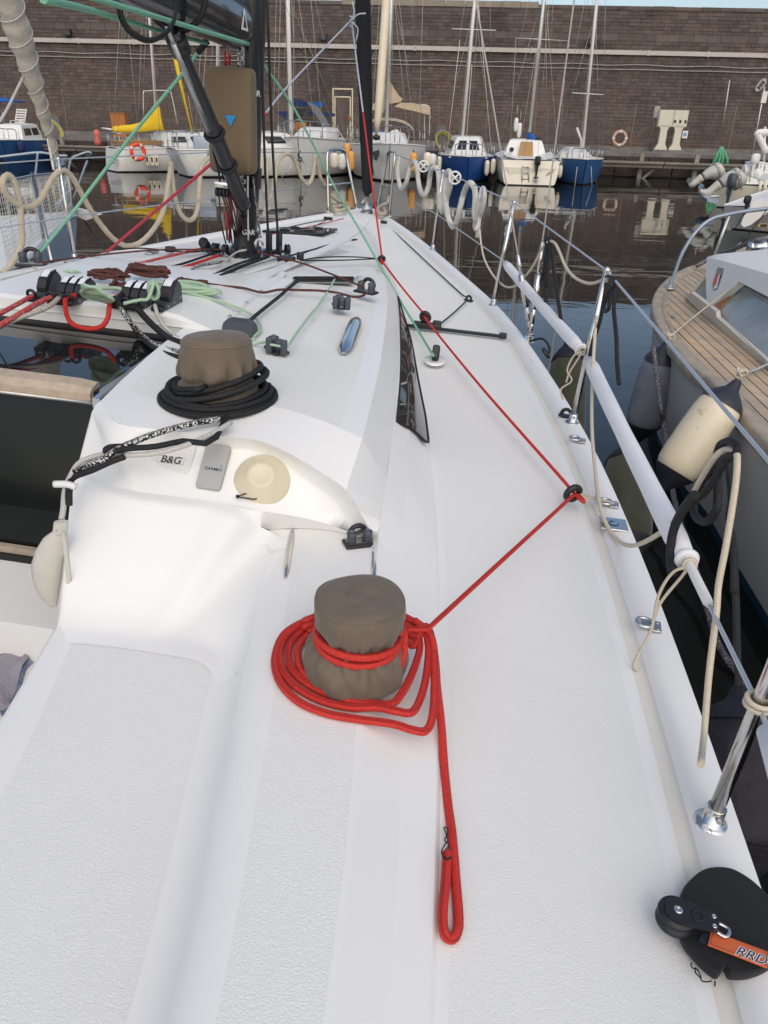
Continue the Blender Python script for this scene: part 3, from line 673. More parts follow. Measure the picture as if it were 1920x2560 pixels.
def roof():
    mb = MBR
    # ahead of the hatch, full width: smooth margins, non-skid between
    ul = [u for u in us if .95 <= u <= 5.721]
    ks = [-1, -.936, -.8, -.55, -.3, 0, .3, .55, .8, .936, 1]
    rows = [[W(u, k*itp(u, TL)[0], roofw(u, k*itp(u, TL)[0])) for k in ks] for u in ul]
    for j in range(len(ks)-1):
        m = 0 if j in (0, len(ks)-2) else 1
        mb.loft([[r_[j+1], r_[j]] for r_ in rows], m)
    # aft of it, both sides of the hatch
    n = 24; tv = itp(5.72, TL)[0]
    top = [W(5.72, .262+(tv-.262)*i/(n-1), roofw(5.72, .262+(tv-.262)*i/(n-1))) for i in range(n)]
    end = resample(crom(C1, 8), n)
    rows = []; tcur = [W(u, *itp(u, TL)) for u in (5.72, 5.75, 5.9, 6.05, 6.2, 6.45)]+[end[-1]]; ue = UVW(end[-1])[0]; fs_ = [(UVW(p)[0]-5.72)/(ue-5.72) for p in tcur]; fs_[0] = 0.0; fs_[-1] = 1.0
    for f, tp in zip(fs_, tcur):
        rr = []
        for i in range(n):
            p = top[i].lerp(end[i], f); p = p+(tp-top[-1].lerp(end[-1], f))*(i/(n-1))**2; u, v, w = UVW(p)
            if i == n-1: rr.append(p); continue
            rr.append(W(u, v, w+.010*math.sin(math.pi*min(1, f))*(1-(i/(n-1))**4)))
        rows.append(rr)
    for a in range(len(rows)-1):
        for j in range(n-1):
            m = 1 if (a < 5 and 1 < j < n-3) else 0
            mb.loft([[rows[a][j+1], rows[a][j]], [rows[a+1][j+1], rows[a+1][j]]], m)
    rows = [[W(u, -.50-(k)*(itp(min(u, 6.5), TL)[0]-.50), roofw(min(u, 6.5), .5+k*(itp(min(u, 6.5), TL)[0]-.5))) for k in (1, .93, .6, .3, 0)] for u in (5.72, 6.0, 6.3, 6.6)]
    for j in range(4): mb.loft([[r_[j+1], r_[j]] for r_ in rows], 0 if j == 0 else 1)
    # bevel from roof edge to cabin side, both sides
    for sg in (1, -1):
        ulb = [u for u in us if .95 <= u <= 6.30]
        a = [W(u, sg*itp(u, TL)[0], itp(u, TL)[1]) for u in ulb]; b = [W(u, sg*itp(u, B2L)[0], itp(u, B2L)[1]) for u in ulb]
        if sg > 0:
            tail = [W(6.45, *itp(6.45, TL))]+C1t; a += tail
            b += [W(u, *itp(u, B2L)) for u in (6.40, 6.50, 6.57, 6.62, 6.665)]
        else:
            a += [W(6.6, -itp(6.5, TL)[0], 1.585)]; b += [W(6.6, -itp(6.6, B2L)[0], itp(6.6, B2L)[1])]
        mb.loft([[q_, p_] if sg > 0 else [p_, q_] for p_, q_ in zip(a, b)], 0)
    mb.add([W(6.56, 1.09, 1.384), W(6.56, *itp(6.56, B2L)), W(6.82, *itp(6.82, B2L)), W(6.82, 1.09, 1.384)], [(0,1,2,3)])
    mb.build('coachroof', ['gelcoat', 'nonskid'], Y, weld=True, bev=.012)
    # after face of the cabin: lip, instrument ledge, long smooth slope down to the cockpit coaming
    mb = MB(); n = 60
    r1 = resample(crom(C1+C1t[1:3], 8), n); r2 = resample(crom(C2, 8), n); r3 = resample(crom(C3, 8), n)
    r12 = [a.lerp(b, .5)+BN*.006 for a, b in zip(r1, r2)]
    r2b = [b.lerp(c, .06)+BN*(-.004) for b, c in zip(r2, r3)]
    r23 = [b.lerp(c, .93)-BN*.004 for b, c in zip(r2, r3)]
    mb.loft([r1, r12, r2, r2b, r23, r3], 0)
    mb.build('instrument_ledge', 'gelcoat', Y, weld=True)
    mb = MB(); n = 70
    r3 = resample(crom(C3, 8), n); r4 = resample(crom(C4, 8), n); r5 = resample(crom(C5, 8), n)
    rows = [[a-BN*.003 for a in resample(crom(C3+LW([('e1',950,975,1.386)]), 8), n)]] 
    rows = []
    for f, lift in ((0, 0), (.03, .001), (.08, .001), (.2, .0), (.35, -.001), (.5, -.004), (.65, -.009), (.78, -.013), (.88, -.012), (.95, -.006), (1, 0)):
        df = float(np.interp(f, [0, .15, .4, .7, 1], [0, -.0117, -.0224, -.0177, 0])); row = []
        for i_, (a, b) in enumerate(zip(r4, r5)):
            s_ = min(1, max(0, (i_/(n-1)-.72)/.28)); s_ = s_*s_*(3-2*s_); row.append(a.lerp(b, f)+BN*(lift*(1-s_)+df*s_))
        rows.append(row)
    aft = []
    for p in r5:
        u, v, w = UVW(p); aft.append(W(u+.035, v+.0, 1.2813))
    mb.loft(rows+[aft], 0)
    k5 = min(range(n), key=lambda i: (r4[i]-C4[5]).length)
    sk = r4[k5:]; out = []
    for p in sk:
        u, v, w = UVW(p); out.append(W(u-.004, v+.045, min(w-.002, 1.3845)))
    mb.loft([sk, [a.lerp(b, .4)+BN*.001 for a, b in zip(sk, out)], out], 0)
    # flat rim between ledge and slope, then the foot of the ledge on the winch strip
    rim = r4[:k5+1]; led = resample(crom(C3[:5], 8), k5+1)
    mb.loft([led, [a.lerp(b, .5) for a, b in zip(led, rim)], rim], 0)
    ft = LW([('e1',262,906,1.408),('e1',325,925,1.3868),('e1',480,918,1.3868),('e1',680,925,1.387),('e1',915,960,1.387)])
    mb.loft([resample(crom(C3[4:], 8), 40), resample(crom(ft, 8), 40)], 0)
    pt = LW([('e1',230,885,1.3848),('e1',640,885,1.3848),('e1',640,1010,1.3848),('e1',330,1090,1.3848)]); mb.add(pt, [(0,1,2,3)])
    mb.build('cabin_slope', 'gelcoat', Y, weld=True)
roof()

def cockpit():
    # winch strip, its rounded inner band and the low panel beside it
    mb = MB(); ul = sorted([6.44+.08*i for i in range(57)]+[7.12]); rows = []
    for u in ul:
        b2, tl, bd, fl, pr, pi, pl = itp(u, B2L)[0], itp(u, TLs)[0], itp(u, BDs)[0], itp(u, FLs)[0], itp(u, PRs)[0], itp(u, PIs)[0], itp(u, PLs)[0]
        fw = min(1.0, max(0.0, (u-6.95)/.12)) # the panel level starts aft of the slope
        g = fl-pr
        rows.append([(b2, 1.385), (b2-.012, 1.386), (tl, 1.386), (bd, 1.383), (fl, 1.370), (fl-.15*g, 1.345), (fl-.4*g, 1.312), (fl-.7*g, 1.290), (pr, 1.281), (pr-.02, 1.280), (pi+.01, 1.280), (pi, 1.281), (pl+.01, 1.288), (pl, 1.284), (pl-.012, 1.26), (pl-.02, .86)])
    mats_ = [0, 1, 0, 0, 0, 0, 0, 0, 0, 1, 0, 0, 0, 0, 0]
    for j, m in enumerate(mats_):
        sel = [(u, r_) for u, r_ in zip(ul, rows) if (j < 4 or (j < 8 and u >= 7.03) or (j >= 8 and u > 6.97))]
        if j >= 8: 
            pass
        mb.loft([[W(u, *r_[j]), W(u, *r_[j+1])] for u, r_ in sel], m)
    mb.build('cockpit_coaming', ['gelcoat', 'nonskid'], Y, weld=True)
    # lower cockpit seat, sill under the companionway, unseen light-blocking jamb, bulkhead
    mb = MB(); mb.loft([[W(u, v, .90) for v in (.64, .3, -.2, -1.3)] for u in (6.6, 7.5, 9, 11)], 0); mb.build('cockpit_seat', 'nonskid', Y)
    mb = MB(); mb.box(W(6.58, -.13, .965), BF*.16, BS*.63, BN*.065); mb.build('bridge_sill', 'gelcoat', Y)
    mb = MB()
    left = [C1[0], C2[0], C3[0], C4[0], C4[0].lerp(C5[0], .35), C4[0].lerp(C5[0], .7), C5[0]]
    low = []
    for p in left:
        u, v, w = UVW(p); low.append(W(u, v-.004, .90))
    mb.loft([left, low], 0)
    a = W(6.36, .262, 1.59); c0 = UVW(C1[0])
    mb.loft([[W(5.75, .262, 1.60), W(6.36, .262, 1.60), C1[0]], [W(5.75, .26, .9), W(6.36, .26, .9), W(c0[0], c0[1], .9)]], 0)
    mb.build('jamb_light_block', 'gelcoat', Y)  # jamb faces hidden from the camera, added only to block light
    mb = MB(); mb.loft([[W(6.30, .27, 1.545), W(6.30, -.62, 1.545)], [W(6.40, .27, 1.2), W(6.40, -.62, 1.2)], [W(6.42, .27, 1.03), W(6.42, -.62, 1.03)]], 0, smooth=False); mb.build('washboard', 'smoked', Y)
    mb = MB(); mb.box(W(6.45, -.90, 1.235), BF*.03, BS*.30, BN*.34); mb.build('port_bulkhead', 'gelcoat', Y)
    mb = MB(); mb.box(W(6.43, -.15, 1.062), BF*.01, BS*.45, BN*.012); mb.build('washboard_trim', 'teak_old', Y)
    mb = MB(); mb.box(W(6.44, -.15, 1.030), BF*.012, BS*.45, BN*.022); mb.build('washboard_seal', 'rubber', Y)
    for k in range(3):
        mb = MB(); mb.box(W(6.425, -.28, 1.27+k*.03), BF*.004, BS*.11, BN*.004); mb.build('vent_slat', 'black_plastic', Y)
cockpit()

def garage_and_hatch():
    # raised moulding that carries the rope clutches and covers the sliding hatch
    mb = MB(); rows = []
    prof = lambda h, e: [(-.64-e, 0), (-.56-e*.5, h), (-.40, h), (-.1, h+.004), (.19, h), (.235, h-.006), (.40+e, 0)]
    for u, h in ((4.66, .006), (4.78, .020), (5.0, .034), (5.3, .044), (5.55, .050), (5.69, .050), (5.712, .040), (5.716, -.035)):
        rows.append([W(u, v, (1.615 if h > 0 else 1.615)+(hh if h > 0 else hh*1.0)) for v, hh in prof(h, 0.0)])
    mb.loft(rows, 0, smooth=False)
    mb.build('hatch_garage', 'gelcoat', Y)
    mb = MB(); mb.box(W(5.735, -.13, 1.577), BF*.03, BS*.38, BN*.012); mb.build('hatch_gap_shade', 'rubber', Y)  # black bar stands in for the shade under the garage lip
    mb = MB(); mb.loft([[W(5.70, -.62, 1.584), W(5.70, .238, 1.584)], [W(6.31, -.62, 1.572), W(6.31, .250, 1.572)]], 0, smooth=False)
    mb.loft([[W(6.31, -.62, 1.572), W(6.31, .250, 1.572)], [W(6.312, -.62, 1.55), W(6.312, .25, 1.55)]], 0, smooth=False)
    h = mb.build('sliding_hatch', 'acrylic', Y)
    mb = MB(); a, b = B('e3', 0, 870, 1.579), B('e3', 140, 1100, 1.576); mb.tube([a, b], .0022, 5); mb.build('joint_line', 'ink', h)
    mb = MB()
    p = [W(5.86, .243, 1.578), W(6.385, .262, 1.567)]; d = (p[1]-p[0]); mb.box((p[0]+p[1])/2, d/2, BS*.012, BN*.014); mb.box((p[0]+p[1])/2+BS*.016-BN*.006, d/2, BS*.007, BN*.012); mb.build('hatch_runner', 'steel', Y)
    mb = MB()
    L_, R_ = -.62, .215
    prof = [(6.272, 1.573), (6.275, 1.596), (6.285, 1.600), (6.322, 1.591), (6.338, 1.572), (6.338, 1.548), (6.27, 1.548)]
    rows = [[W(u, L_, w) for u, w in prof], [W(u, R_-.055+ (0), w) for u, w in prof], [W(u-.006, R_, w-.008 if w > 1.58 else w) for u, w in prof]]
    mb.loft(rows, 0, closed=True, cap=True, smooth=False); mb.build('hatch_grip', 'teak_trim', Y)
    mb = MB(); mb.tube([W(6.335, -.6, 1.545), W(6.335, .23, 1.545)], .006, 6); mb.build('hatch_bead', 'steel_dull', Y)
    # moulded rope channels and step lines on the roof
    for k, (a, b, c_, d) in enumerate(((('e4',1060,180),('c5',560,660),.014,0),(('e4',1200,205),('c5',640,690),.010,0),(('e4',1330,270),('c5',960,570),.03,0),(('e4',1170,590),('e2',40,470),.02,0))):
        p0 = B(*a, 1.618); p1 = B(*b, 1.612); d_ = p1-p0; s_ = d_.cross(BN).normalized()
        mb = MB(); mb.prism([p0+s_*c_, p0-s_*c_, p1-s_*c_*.8, p1+s_*c_*.8], BN*.010); mb.build('roof_moulding', 'gelcoat', Y)
    for x, y in ((1490,312),(1358,416),(1210,541)):
        mb = MB(); p = B('e4', x, y, 1.634); mb.lathe(p, BN, [(.008,0),(.008,.002),(.003,.003)], 10); mb.build('deck_plug', 'steel_dull', Y)
    # slot where control lines dive under the deck
    p = [B('e2', 130, 522, 1.612), B('e2', 690, 522, 1.606)]; d = p[1]-p[0]
    mb = MB(); mb.box((p[0]+p[1])/2, d/2, BF*.02, BN*.012); mb.build('line_tunnel_mouth', 'rubber', Y)
    mb = MB(); mb.loft([[p[0]+BF*.02+BN*.016-d*.03, p[1]+BF*.02+BN*.016+d*.02], [p[0]+BF*.32+BN*.004, p[1]+BF*.30+BN*.004]], 0); mb.box((p[0]+p[1])/2+BF*.022+BN*.012, d*.53, BF*.004, BN*.004); mb.build('line_tunnel_lid', 'gelcoat', Y)
    mb = MB(); mb.box((p[0]+p[1])/2-BF*.045-BN*.004, d*.54, BF*.022, BN*.003); mb.build('line_tunnel_sill', 'steel_dull', Y)
    # foredeck hatch
    pts = [W(2.66, -.28, 1.542), W(2.66, .08, 1.546), W(2.17, .20, 1.515), W(2.17, -.24, 1.512)]
    pts = [W(u, v, roofw(u, v)+.012) for u, v in ((2.72, -.33), (2.72, .10), (2.2, .10), (2.2, -.33))]
    fr = MB(); fr.prism(pts, BN*.012); f = fr.build('deck_hatch', 'acrylic', Y)
    ctr = sum(pts, Vector())/4
    mb = MB()
    for i in range(4):
        a, b = pts[i], pts[(i+1) % 4]; mb.tube([a+BN*.006, b+BN*.006], .009, 6)
    mb.build('hatch_frame', 'black_plastic', f)
    for fx, fy in ((.3,-.3),(.72,-.3),(.3,.32),(.72,.32)):
        p = pts[0].lerp(pts[1], fx).lerp(pts[3].lerp(pts[2], fx), .5+fy); mb = MB(); mb.box(p+BN*.018, BS*.03, BF*.013, BN*.008); mb.build('hatch_handle', 'black_plastic', f)
garage_and_hatch()

def window():
    # long dark side window, starboard and port
    for sg in (1, -1):
        mb = MB(); rows = []
        for i in range(33):
            f = i/32; row = []; e0 = min(1, f/.85+.06); e = 1-max(0, (f-.955)/.045)**2*.14
            for k in (0, .2, .4, .6, .8, 1):
                u = 4.05+f*1.97-.12*k*f**4; s_ = shw(u); bv, bw = itp(u, B2L); mv, mw = itp(u, ML)
                top = Vector((bv+.003, bw-.010)); mid = Vector((mv, mw)); bot = Vector((sfoot(u), s_+.035)); kk = .88*e0*e*k; kc = .35
                a = top.lerp(mid, kk/kc) if kk < kc else mid.lerp(bot, (kk-kc)/(1-kc)); row.append(W(u, sg*(a[0]+.008), a[1]+.002))
            rows.append(row)
        mb.loft(rows, 0); wd = mb.build('cabin_window', 'acrylic', Y)
        mb = MB(); edge = [r_[0] for r_ in rows]+rows[-1][1:]+[r_[-1] for r_ in reversed(rows[:-1])]
        mb.tube(edge, .0045, 6, closed=True); mb.build('window_seal', 'rubber', wd)
window()
# ================================================================== FITTINGS (parts of the yacht)
def part(mb, name, m, parent=None): return mb.build(name, m, Y if parent is None else parent)
def text(s, p, xd, yd, size, m, parent, name='lettering', shear=0.0, bold=0.0, align='CENTER'):
    cu = bpy.data.curves.new('t', 'FONT'); cu.body = s; cu.size = 1.0; cu.align_x = align; cu.align_y = 'CENTER'; cu.shear = shear; cu.offset = bold
    ob = bpy.data.objects.new('t', cu); COL.objects.link(ob)
    dg = bpy.context.evaluated_depsgraph_get(); me = bpy.data.meshes.new_from_object(ob.evaluated_get(dg)); bpy.data.objects.remove(ob)
    xd = Vector(xd).normalized(); n = xd.cross(Vector(yd)).normalized(); yd = n.cross(xd)
    for v in me.vertices: v.co = Vector(p)+xd*(v.co.x*size)+yd*(v.co.y*size)+n*.0006
    me.materials.clear(); me.materials.append(MATS[m]); me.name = name
    o = bpy.data.objects.new(name, me); COL.objects.link(o); attach(o, parent); return o

MB0, MB1 = W(4.05, -.035, 1.60), W(4.11, .035, 2.77); MD = (MB1-MB0).normalized()
MSX = (BS-MD*BS.dot(MD)).normalized(); MSF = MD.cross(MSX)*-1
def mast_rig():
    def sec(p, a, b, n=20): return [p+MSX*(a*math.cos(2*math.pi*i/n))+BF*(b*math.sin(2*math.pi*i/n)) for i in range(n)]
    mb = MB(); mb.loft([sec(MB0+MD*h, .056, .088) for h in (0, .5, 1.2, 4, 11)], 0, closed=True, cap=True); mast = part(mb, 'mast', 'carbon')
    mb = MB(); mb.loft([sec(MB0+MD*h, a, b) for h, a, b in ((-.03, .085, .12), (.02, .085, .12), (.05, .066, .098), (.12, .064, .096))], 0, closed=True, cap=True); mb.build('mast_collar', 'black_plastic', mast)
    mb = MB(); p = MB0+MD*.62-BF*.04+MSX*.062; mb.box(MB0+MD*.40+MSX*.066-BF*.05, MSX*.010, BF*.03, MD*.05); mb.build('mast_box', 'black_plastic', mast)
    c = MB0+MD*.79
    text('GAR', c-BF*.088+MSX*.038, MSX*.75+BF*.6, MD, .036, 'white_ink', mast, bold=.02)
    text('GAR', MB0+MD*.13-BF*.090+MSX*.038, MSX*.75+BF*.6, MD, .036, 'white_ink', mast, bold=.02)
    mb = MB(); p = MB0+MD*1.06; mb.box(p-BF*.089, MSX*.026, BF*.001, MD*.022); mb.build('mast_label', 'white_ink', mast)
    # boom: deep black section with rounded inboard end
    mb = MB(); rows = []
    for u, k in ((4.17, .35), (4.20, .75), (4.26, .95), (4.34, 1), (5, 1), (6, 1), (7, 1), (8.2, 1), (8.9, 1)):
        w = 2.655+.045*(u-4.2); rows.append([W(u, .005+.075*k*math.cos(2*math.pi*i/20), w+.108*k*math.sin(2*math.pi*i/20)) for i in range(20)])
    mb.loft(rows, 0, closed=True, cap=True); boom = part(mb, 'boom', 'carbon')
    mb = MB(); mb.box(W(4.12, .005, 2.65), BF*.07, BS*.02, BN*.04); mb.build('gooseneck', 'black_plastic', boom)
    mb = MB(); mb.torus(W(5.02, .005, 2.69), BF, .118, .012, 28, 8, sx=1.0); mb.build('boom_strap', 'rubber', boom)
    # white triangle mark on the side of the boom
    p0 = W(4.40, .083, 2.64); mb = MB(); mb.prism([W(4.36, .0815, 2.63), W(4.46, .0815, 2.63), W(4.41, .0805, 2.715)], BS*.001); t_ = mb.build('boom_mark', 'white_ink', boom)
    mb = MB(); mb.prism([W(4.385, .0820, 2.640), W(4.435, .0820, 2.640), W(4.41, .0818, 2.690)], BS*.0014); mb.build('mark_centre', 'carbon', t_)
    # vang strut
    a, b = W(5.06, .005, 2.57), W(4.35, .05, 1.885); d = (b-a).normalized()
    mb = MB(); mb.tube([a, a.lerp(b, .12), a.lerp(b, .125), a.lerp(b, .5), a.lerp(b, .505), a.lerp(b, .99), b], lambda t: .027 if t < .4 else .036, 14); vang = part(mb, 'vang_strut', 'carbon')
    mb = MB(); mb.tube([a.lerp(b, .03), a.lerp(b, .10)], .040, 12); mb.build('vang_collar', 'black_plastic', vang)
    mb = MB(); mb.box(a.lerp(b, .04)-BF*.03, BS*.008, d*.05, BF*.02); mb.build('vang_toggle', 'steel_dull', vang)
    mb = MB(); mb.tube([a.lerp(b, .06)-BF*.05, a.lerp(b, .28)-BF*.055, a.lerp(b, .50)-BF*.05], .012, 8); mb.build('vang_slider', 'steel_dull', vang)
    mb = MB(); mb.tube([b, MB0+MD*.22-BF*.09], .022, 8); mb.build('vang_heel', 'black_plastic', vang)
    for f in (.52, .72):
        mb = MB(); mb.torus(a.lerp(b, f), d, .040, .010, 18, 6); mb.build('vang_strap', 'rubber', vang)
    # thick black strop hanging in a loop under the boom
    pts = [Bu('c1', 770, 20, 5.6), Bu('c1', 790, 120, 5.6), Bu('c1', 850, 210, 5.6), Bu('c1', 960, 262, 5.55), Bu('c1', 1060, 225, 5.5), Bu('c1', 1120, 150, 5.45), Bu('c1', 1140, 60, 5.4), Bu('c1', 1130, -40, 5.4)]
    mb = MB(); mb.tube(crom(pts, 8), .010, 8, flat=.5); part(mb, 'boom_strop', 'rubber')
    # mast-foot: blocks in a fan on a plate
    mb = MB(); mb.loft([[MB0+BF*(f*math.cos(2*math.pi*i/18))+BS*(s_*math.sin(2*math.pi*i/18))+BN*h for i in range(18)] for f, s_, h in ((.20,.24,-.01),(.20,.24,.008),(.18,.22,.012))], 0, closed=True, cap=True); foot = part(mb, 'mast_foot_plate', 'steel_dull')
    for k, (du, dv, an) in enumerate(((.16,-.17,-.3),(.19,-.11,-.2),(.20,-.05,-.1),(.20,.0,0),(.19,.05,.1),(.15,.12,.25),(.05,.20,.5),(.0,.235,.6),(.06,-.22,-.5))):
        p = MB0-BF*du+BS*dv+BN*.045; dd = (-BF*math.cos(an)+BS*math.sin(an)); nn = dd.cross(BN).normalized()
        mb = MB(); mb.lathe(p-nn*.011, nn, [(.010,0),(.028,.001),(.028,.005),(.022,.011),(.028,.017),(.028,.021),(.010,.022)], 16); bl = mb.build('turning_block', 'black_plastic', foot)
        mb = MB(); mb.tube([p, p+dd*-.05-BN*.03], .006, 6); mb.build('block_shackle', 'steel_dull', foot)
    # tall upright blocks to starboard for the black halyards
    for xx in (447, 512):
        p = B('c5', xx, 655, 1.615)
        mb = MB(); mb.rbox(p+BN*.055, BS*.017, BF*.012, BN*.05, .008); b1 = part(mb, 'halyard_block', 'black_plastic')
        mb = MB(); mb.rbox(p+BN*.008, BS*.03, BF*.03, BN*.008, .006); mb.build('block_base', 'black_plastic', b1)
mast_rig()

def steel_work():
    def stanchion(u, v, w, top, holes=()):
        base = W(u, v, w); 
        mb = MB(); mb.tube([base+BN*.01, top], .0125, 10); s = part(mb, 'stanchion', 'steel')
        mb = MB(); mb.lathe(base, BN, [(.029,0),(.029,.003),(.024,.006),(.017,.008),(.017,.038),(.0155,.040)], 20); bb = mb.build('stanchion_base', 'steel', s)
        mb = MB(); mb.tube([base+BN*.03-BF*.014, base+BN*.03-BF*.026], .005, 8); mb.build('set_screw', 'steel_dull', bb)
        mb = MB(); mb.ball(top, .0145, k=10); mb.build('stanchion_cap', 'steel', s)
        return s
    ST = [(1.87, .826, .847, 1.972), (3.50, 1.355, 1.394, 1.942), (5.366, 1.717, 1.731, 1.911), (7.315, 1.825, 1.83, 1.90), (9.3, 1.80, 1.82, 1.90)]
    tops, lows = [], []
    for u, v, tv, tw in ST:
        t = W(u, tv, tw); b = W(u, v, shw(u)+.018); stanchion(u, v, shw(u)+.019, t); tops.append(t); lows.append(b.lerp(t, .46))
    for u, v, tv, tw in ST[:2]:
        stanchion(u, -v, shw(u)+.019, W(u, -tv, tw))
    stanchion(3.5, -1.355, shw(3.5)+.019, W(3.5, -1.394, 1.942)) if False else None
    # pulpit: one hoop each side
    for sg, feet, tp in ((-1, ((.489,-.330),(.116,-.115)), ((.45,-.373,1.95),(.10,-.263,1.95))), (1, ((.397,.257),(.049,.085)), ((.40,.268,1.985),(.05,.150,1.965)))):
        f0, f1 = [W(u, v, shw(u)+.02) for u, v in feet]; t0, t1 = [W(*t) for t in tp]
        path = [f0, f0.lerp(t0, .5), f0.lerp(t0, .93), t0.lerp(t1, .12)+BN*.015, t0.lerp(t1, .5)+BN*.03, t0.lerp(t1, .88)+BN*.015, f1.lerp(t1, .93), f1.lerp(t1, .5), f1]
        mb = MB(); mb.tube(crom(path, 6), .0135, 10); p = part(mb, 'pulpit_hoop', 'steel')
        mb = MB(); mb.tube([f0.lerp(t0, .46), f1.lerp(t1, .46)], .011, 8); mb.build('pulpit_bar', 'steel', p)
        for f in (f0, f1):
            mb = MB(); mb.lathe(f, BN, [(.035,0),(.035,.005),(.018,.008)], 16); mb.build('pulpit_foot', 'steel', p)
        if sg > 0: PT, PL = t0, f0.lerp(t0, .46)
        else: PTp, PLp = t0, f0.lerp(t0, .46)
    def wire(a, r=.0042, name='lifeline', m='wire'):
        mb = MB(); mb.tube(a, r, 6); return part(mb, name, m)
    wire([PT]+tops); wire([PL]+lows)
    pt = [W(u, -tv, tw) for u, v, tv, tw in ST]; pl = [W(u, -v, shw(u)).lerp(W(u, -tv, tw), .46) for u, v, tv, tw in ST]
    wire([PTp]+pt[:3]); wire([PLp]+pl[:3])
    global LIFE_TOP, LIFE_LOW; LIFE_TOP, LIFE_LOW = [PT]+tops, [PL]+lows
    # starboard chainplate with two bottle screws and shrouds
    c = W(4.154, 1.568, 1.335)
    mb = MB(); mb.box(c-BN*.008, BF*.07, BS*.022, BN*.003); mb.box(c+BN*.02, BF*.035, BS*.010, BN*.028); cp = part(mb, 'chainplate', 'steel')
    for k_ in (-.03, .03):
        mb = MB(); mb.tube([c+BF*k_+BS*.02+BN*.03, c+BF*k_-BS*.02+BN*.03], .008, 8); mb.build('clevis_pin', 'steel_dull', cp)
    for (off, topp, px_lo, px_hi) in ((.03, W(4.15, 1.084, 2.833), ('c6', 935, 830), None), (-.03, W(4.16, 1.52, 2.859), ('c6', 1075, 640), None)):
        a = c+BF*off+BN*.035; d = (topp-a); L_ = d.length; d.normalize()
        mb = MB(); mb.tube([a, a+d*.07], .011, 8); mb.tube([a+d*.05, a+d*.14], .013, 10); mb.tube([a+d*.13, a+d*.30], .0165, 10); mb.tube([a+d*.29, a+d*.46 if off < 0 else a+d*.40], .010, 8); bs = mb.build('bottle_screw', 'steel', cp)
        wire([a+d*.40, a+d*(L_*4)], .0038, 'shroud', 'alu_white')  # white finish paints the look of lit wire onto the steel
    # second, detached running wire end stowed at the chainplate is left as a loop
    mb = MB(); mb.tube(crom([c-BF*.06+BN*.0, c-BF*.10+BS*.06+BN*.03, c-BF*.14+BS*.10-BN*.0, c-BF*.17+BS*.10-BN*.05], 6), .006, 6); part(mb, 'spare_lashing', 'rope_black')
    mb = MB(); mb.torus(c-BF*.185+BS*.085+BN*(-.02), BS+BN, .024, .009, 18, 8); part(mb, 'spare_ring', 'black_plastic')
    # folding pad-eyes and filler cap on the toe rail
    def padeye(p, yaw=0.0):
        x = (BF*math.cos(yaw)+BS*math.sin(yaw)); y = x.cross(BN)
        mb = MB(); mb.rbox(p+BN*.003+y*.018, y*.014, x*.022, BN*.003, .003); mb.box(p+BN*.005, y*.014, x*.012, BN*.003); b_ = part(mb, 'pad_eye', 'steel_dull')
        mb = MB(); mb.torus(p+BN*.009-y*.008, BN, .019, .0045, 20, 8, a0=0); mb.build('eye_ring', 'steel', b_)
        for s_ in (-1, 1):
            mb = MB(); mb.lathe(p+y*.024+x*(.013*s_)+BN*.006, BN, [(.005,0),(.004,.002)], 8); mb.build('screw', 'steel_dull', b_)
    for (c_, x, y) in (('d3',615,877),('d3',785,1225),('d5',655,548)):
        p = B(c_, x, y, 1.325); padeye(p, .1)
    p = B('d3', 815, 1336, 1.3245); mb = MB(); mb.rbox(p+BN*.002, BF*.038, BS*.040, BN*.0025, .010); cap = part(mb, 'filler_cap', 'steel')
    mb = MB(); mb.torus(p+BN*.0055, BN, .014, .0012, 20, 6, a0=.6, a1=5.6); mb.build('cap_mark', 'ink', cap)
    mb = MB(); p = B('d3', 380, 436, 1.327); mb.box(p+BN*.002, BF*.03, BS*.014, BN*.002); part(mb, 'chainplate_cover', 'steel_dull')
    # black eye fairleads on deck
    for (c_, x, y, w, yaw) in (('c6',600,965,1.345,.6),('d3',555,745,1.327,.2)):
        p = B(c_, x, y, w); xx = BF*math.cos(yaw)+BS*math.sin(yaw)
        mb = MB(); mb.torus(p+BN*.012, xx, .018, .0075, 20, 8); mb.rbox(p+BN*.004, xx*.013, xx.cross(BN)*.03, BN*.004, .004); part(mb, 'eye_fairlead', 'black_plastic')
    # athwartships jib track with its car
    a, b = W(4.235, .90, 1.345), W(4.215, 1.425, 1.338); d = (b-a).normalized()
    mb = MB(); mb.box((a+b)/2+BN*.006, (b-a)/2, BF*.012, BN*.007); tr = part(mb, 'jib_track', 'black_plastic')
    mb = MB(); mb.rbox(b+BN*.01, d*.02, BF*.02, BN*.013, .006); mb.build('track_stop', 'black_plastic', tr)
    cpos = W(4.24, 1.02, 1.345); mb = MB(); mb.rbox(cpos+BN*.018, d*.075, BF*.022, BN*.016, .008); mb.rbox(cpos+d*.05+BN*.03, d*.022, BF*.02, BN*.018, .008); mb.build('track_car', 'black_plastic', tr)
    mb = MB(); mb.torus(cpos+BN*.062-d*.015, BF*.85+BN*.2+d*.3, .024, .011, 24, 10); mb.build('car_ring', 'black_plastic', tr)
    # sunken block that the green line dives into
    p = B('e2', 1462, 1285, 1.345); mb = MB(); mb.loft([[p+BF*(r*1.3*math.cos(2*math.pi*i/20))+BS*(r*.8*math.sin(2*math.pi*i/20))+BN*h for i in range(20)] for r, h in ((.062,-.004),(.060,.004),(.03,.001))], 0, closed=True, cap=True); bz = part(mb, 'block_recess', 'gelcoat')
    mb = MB(); mb.rbox(p+BN*.035, (BF*.6+BN*.8).normalized()*.035, BS*.017, (BF*-.8+BN*.6)*.022, .012); mb.build('sheave_box', 'black_plastic', bz)
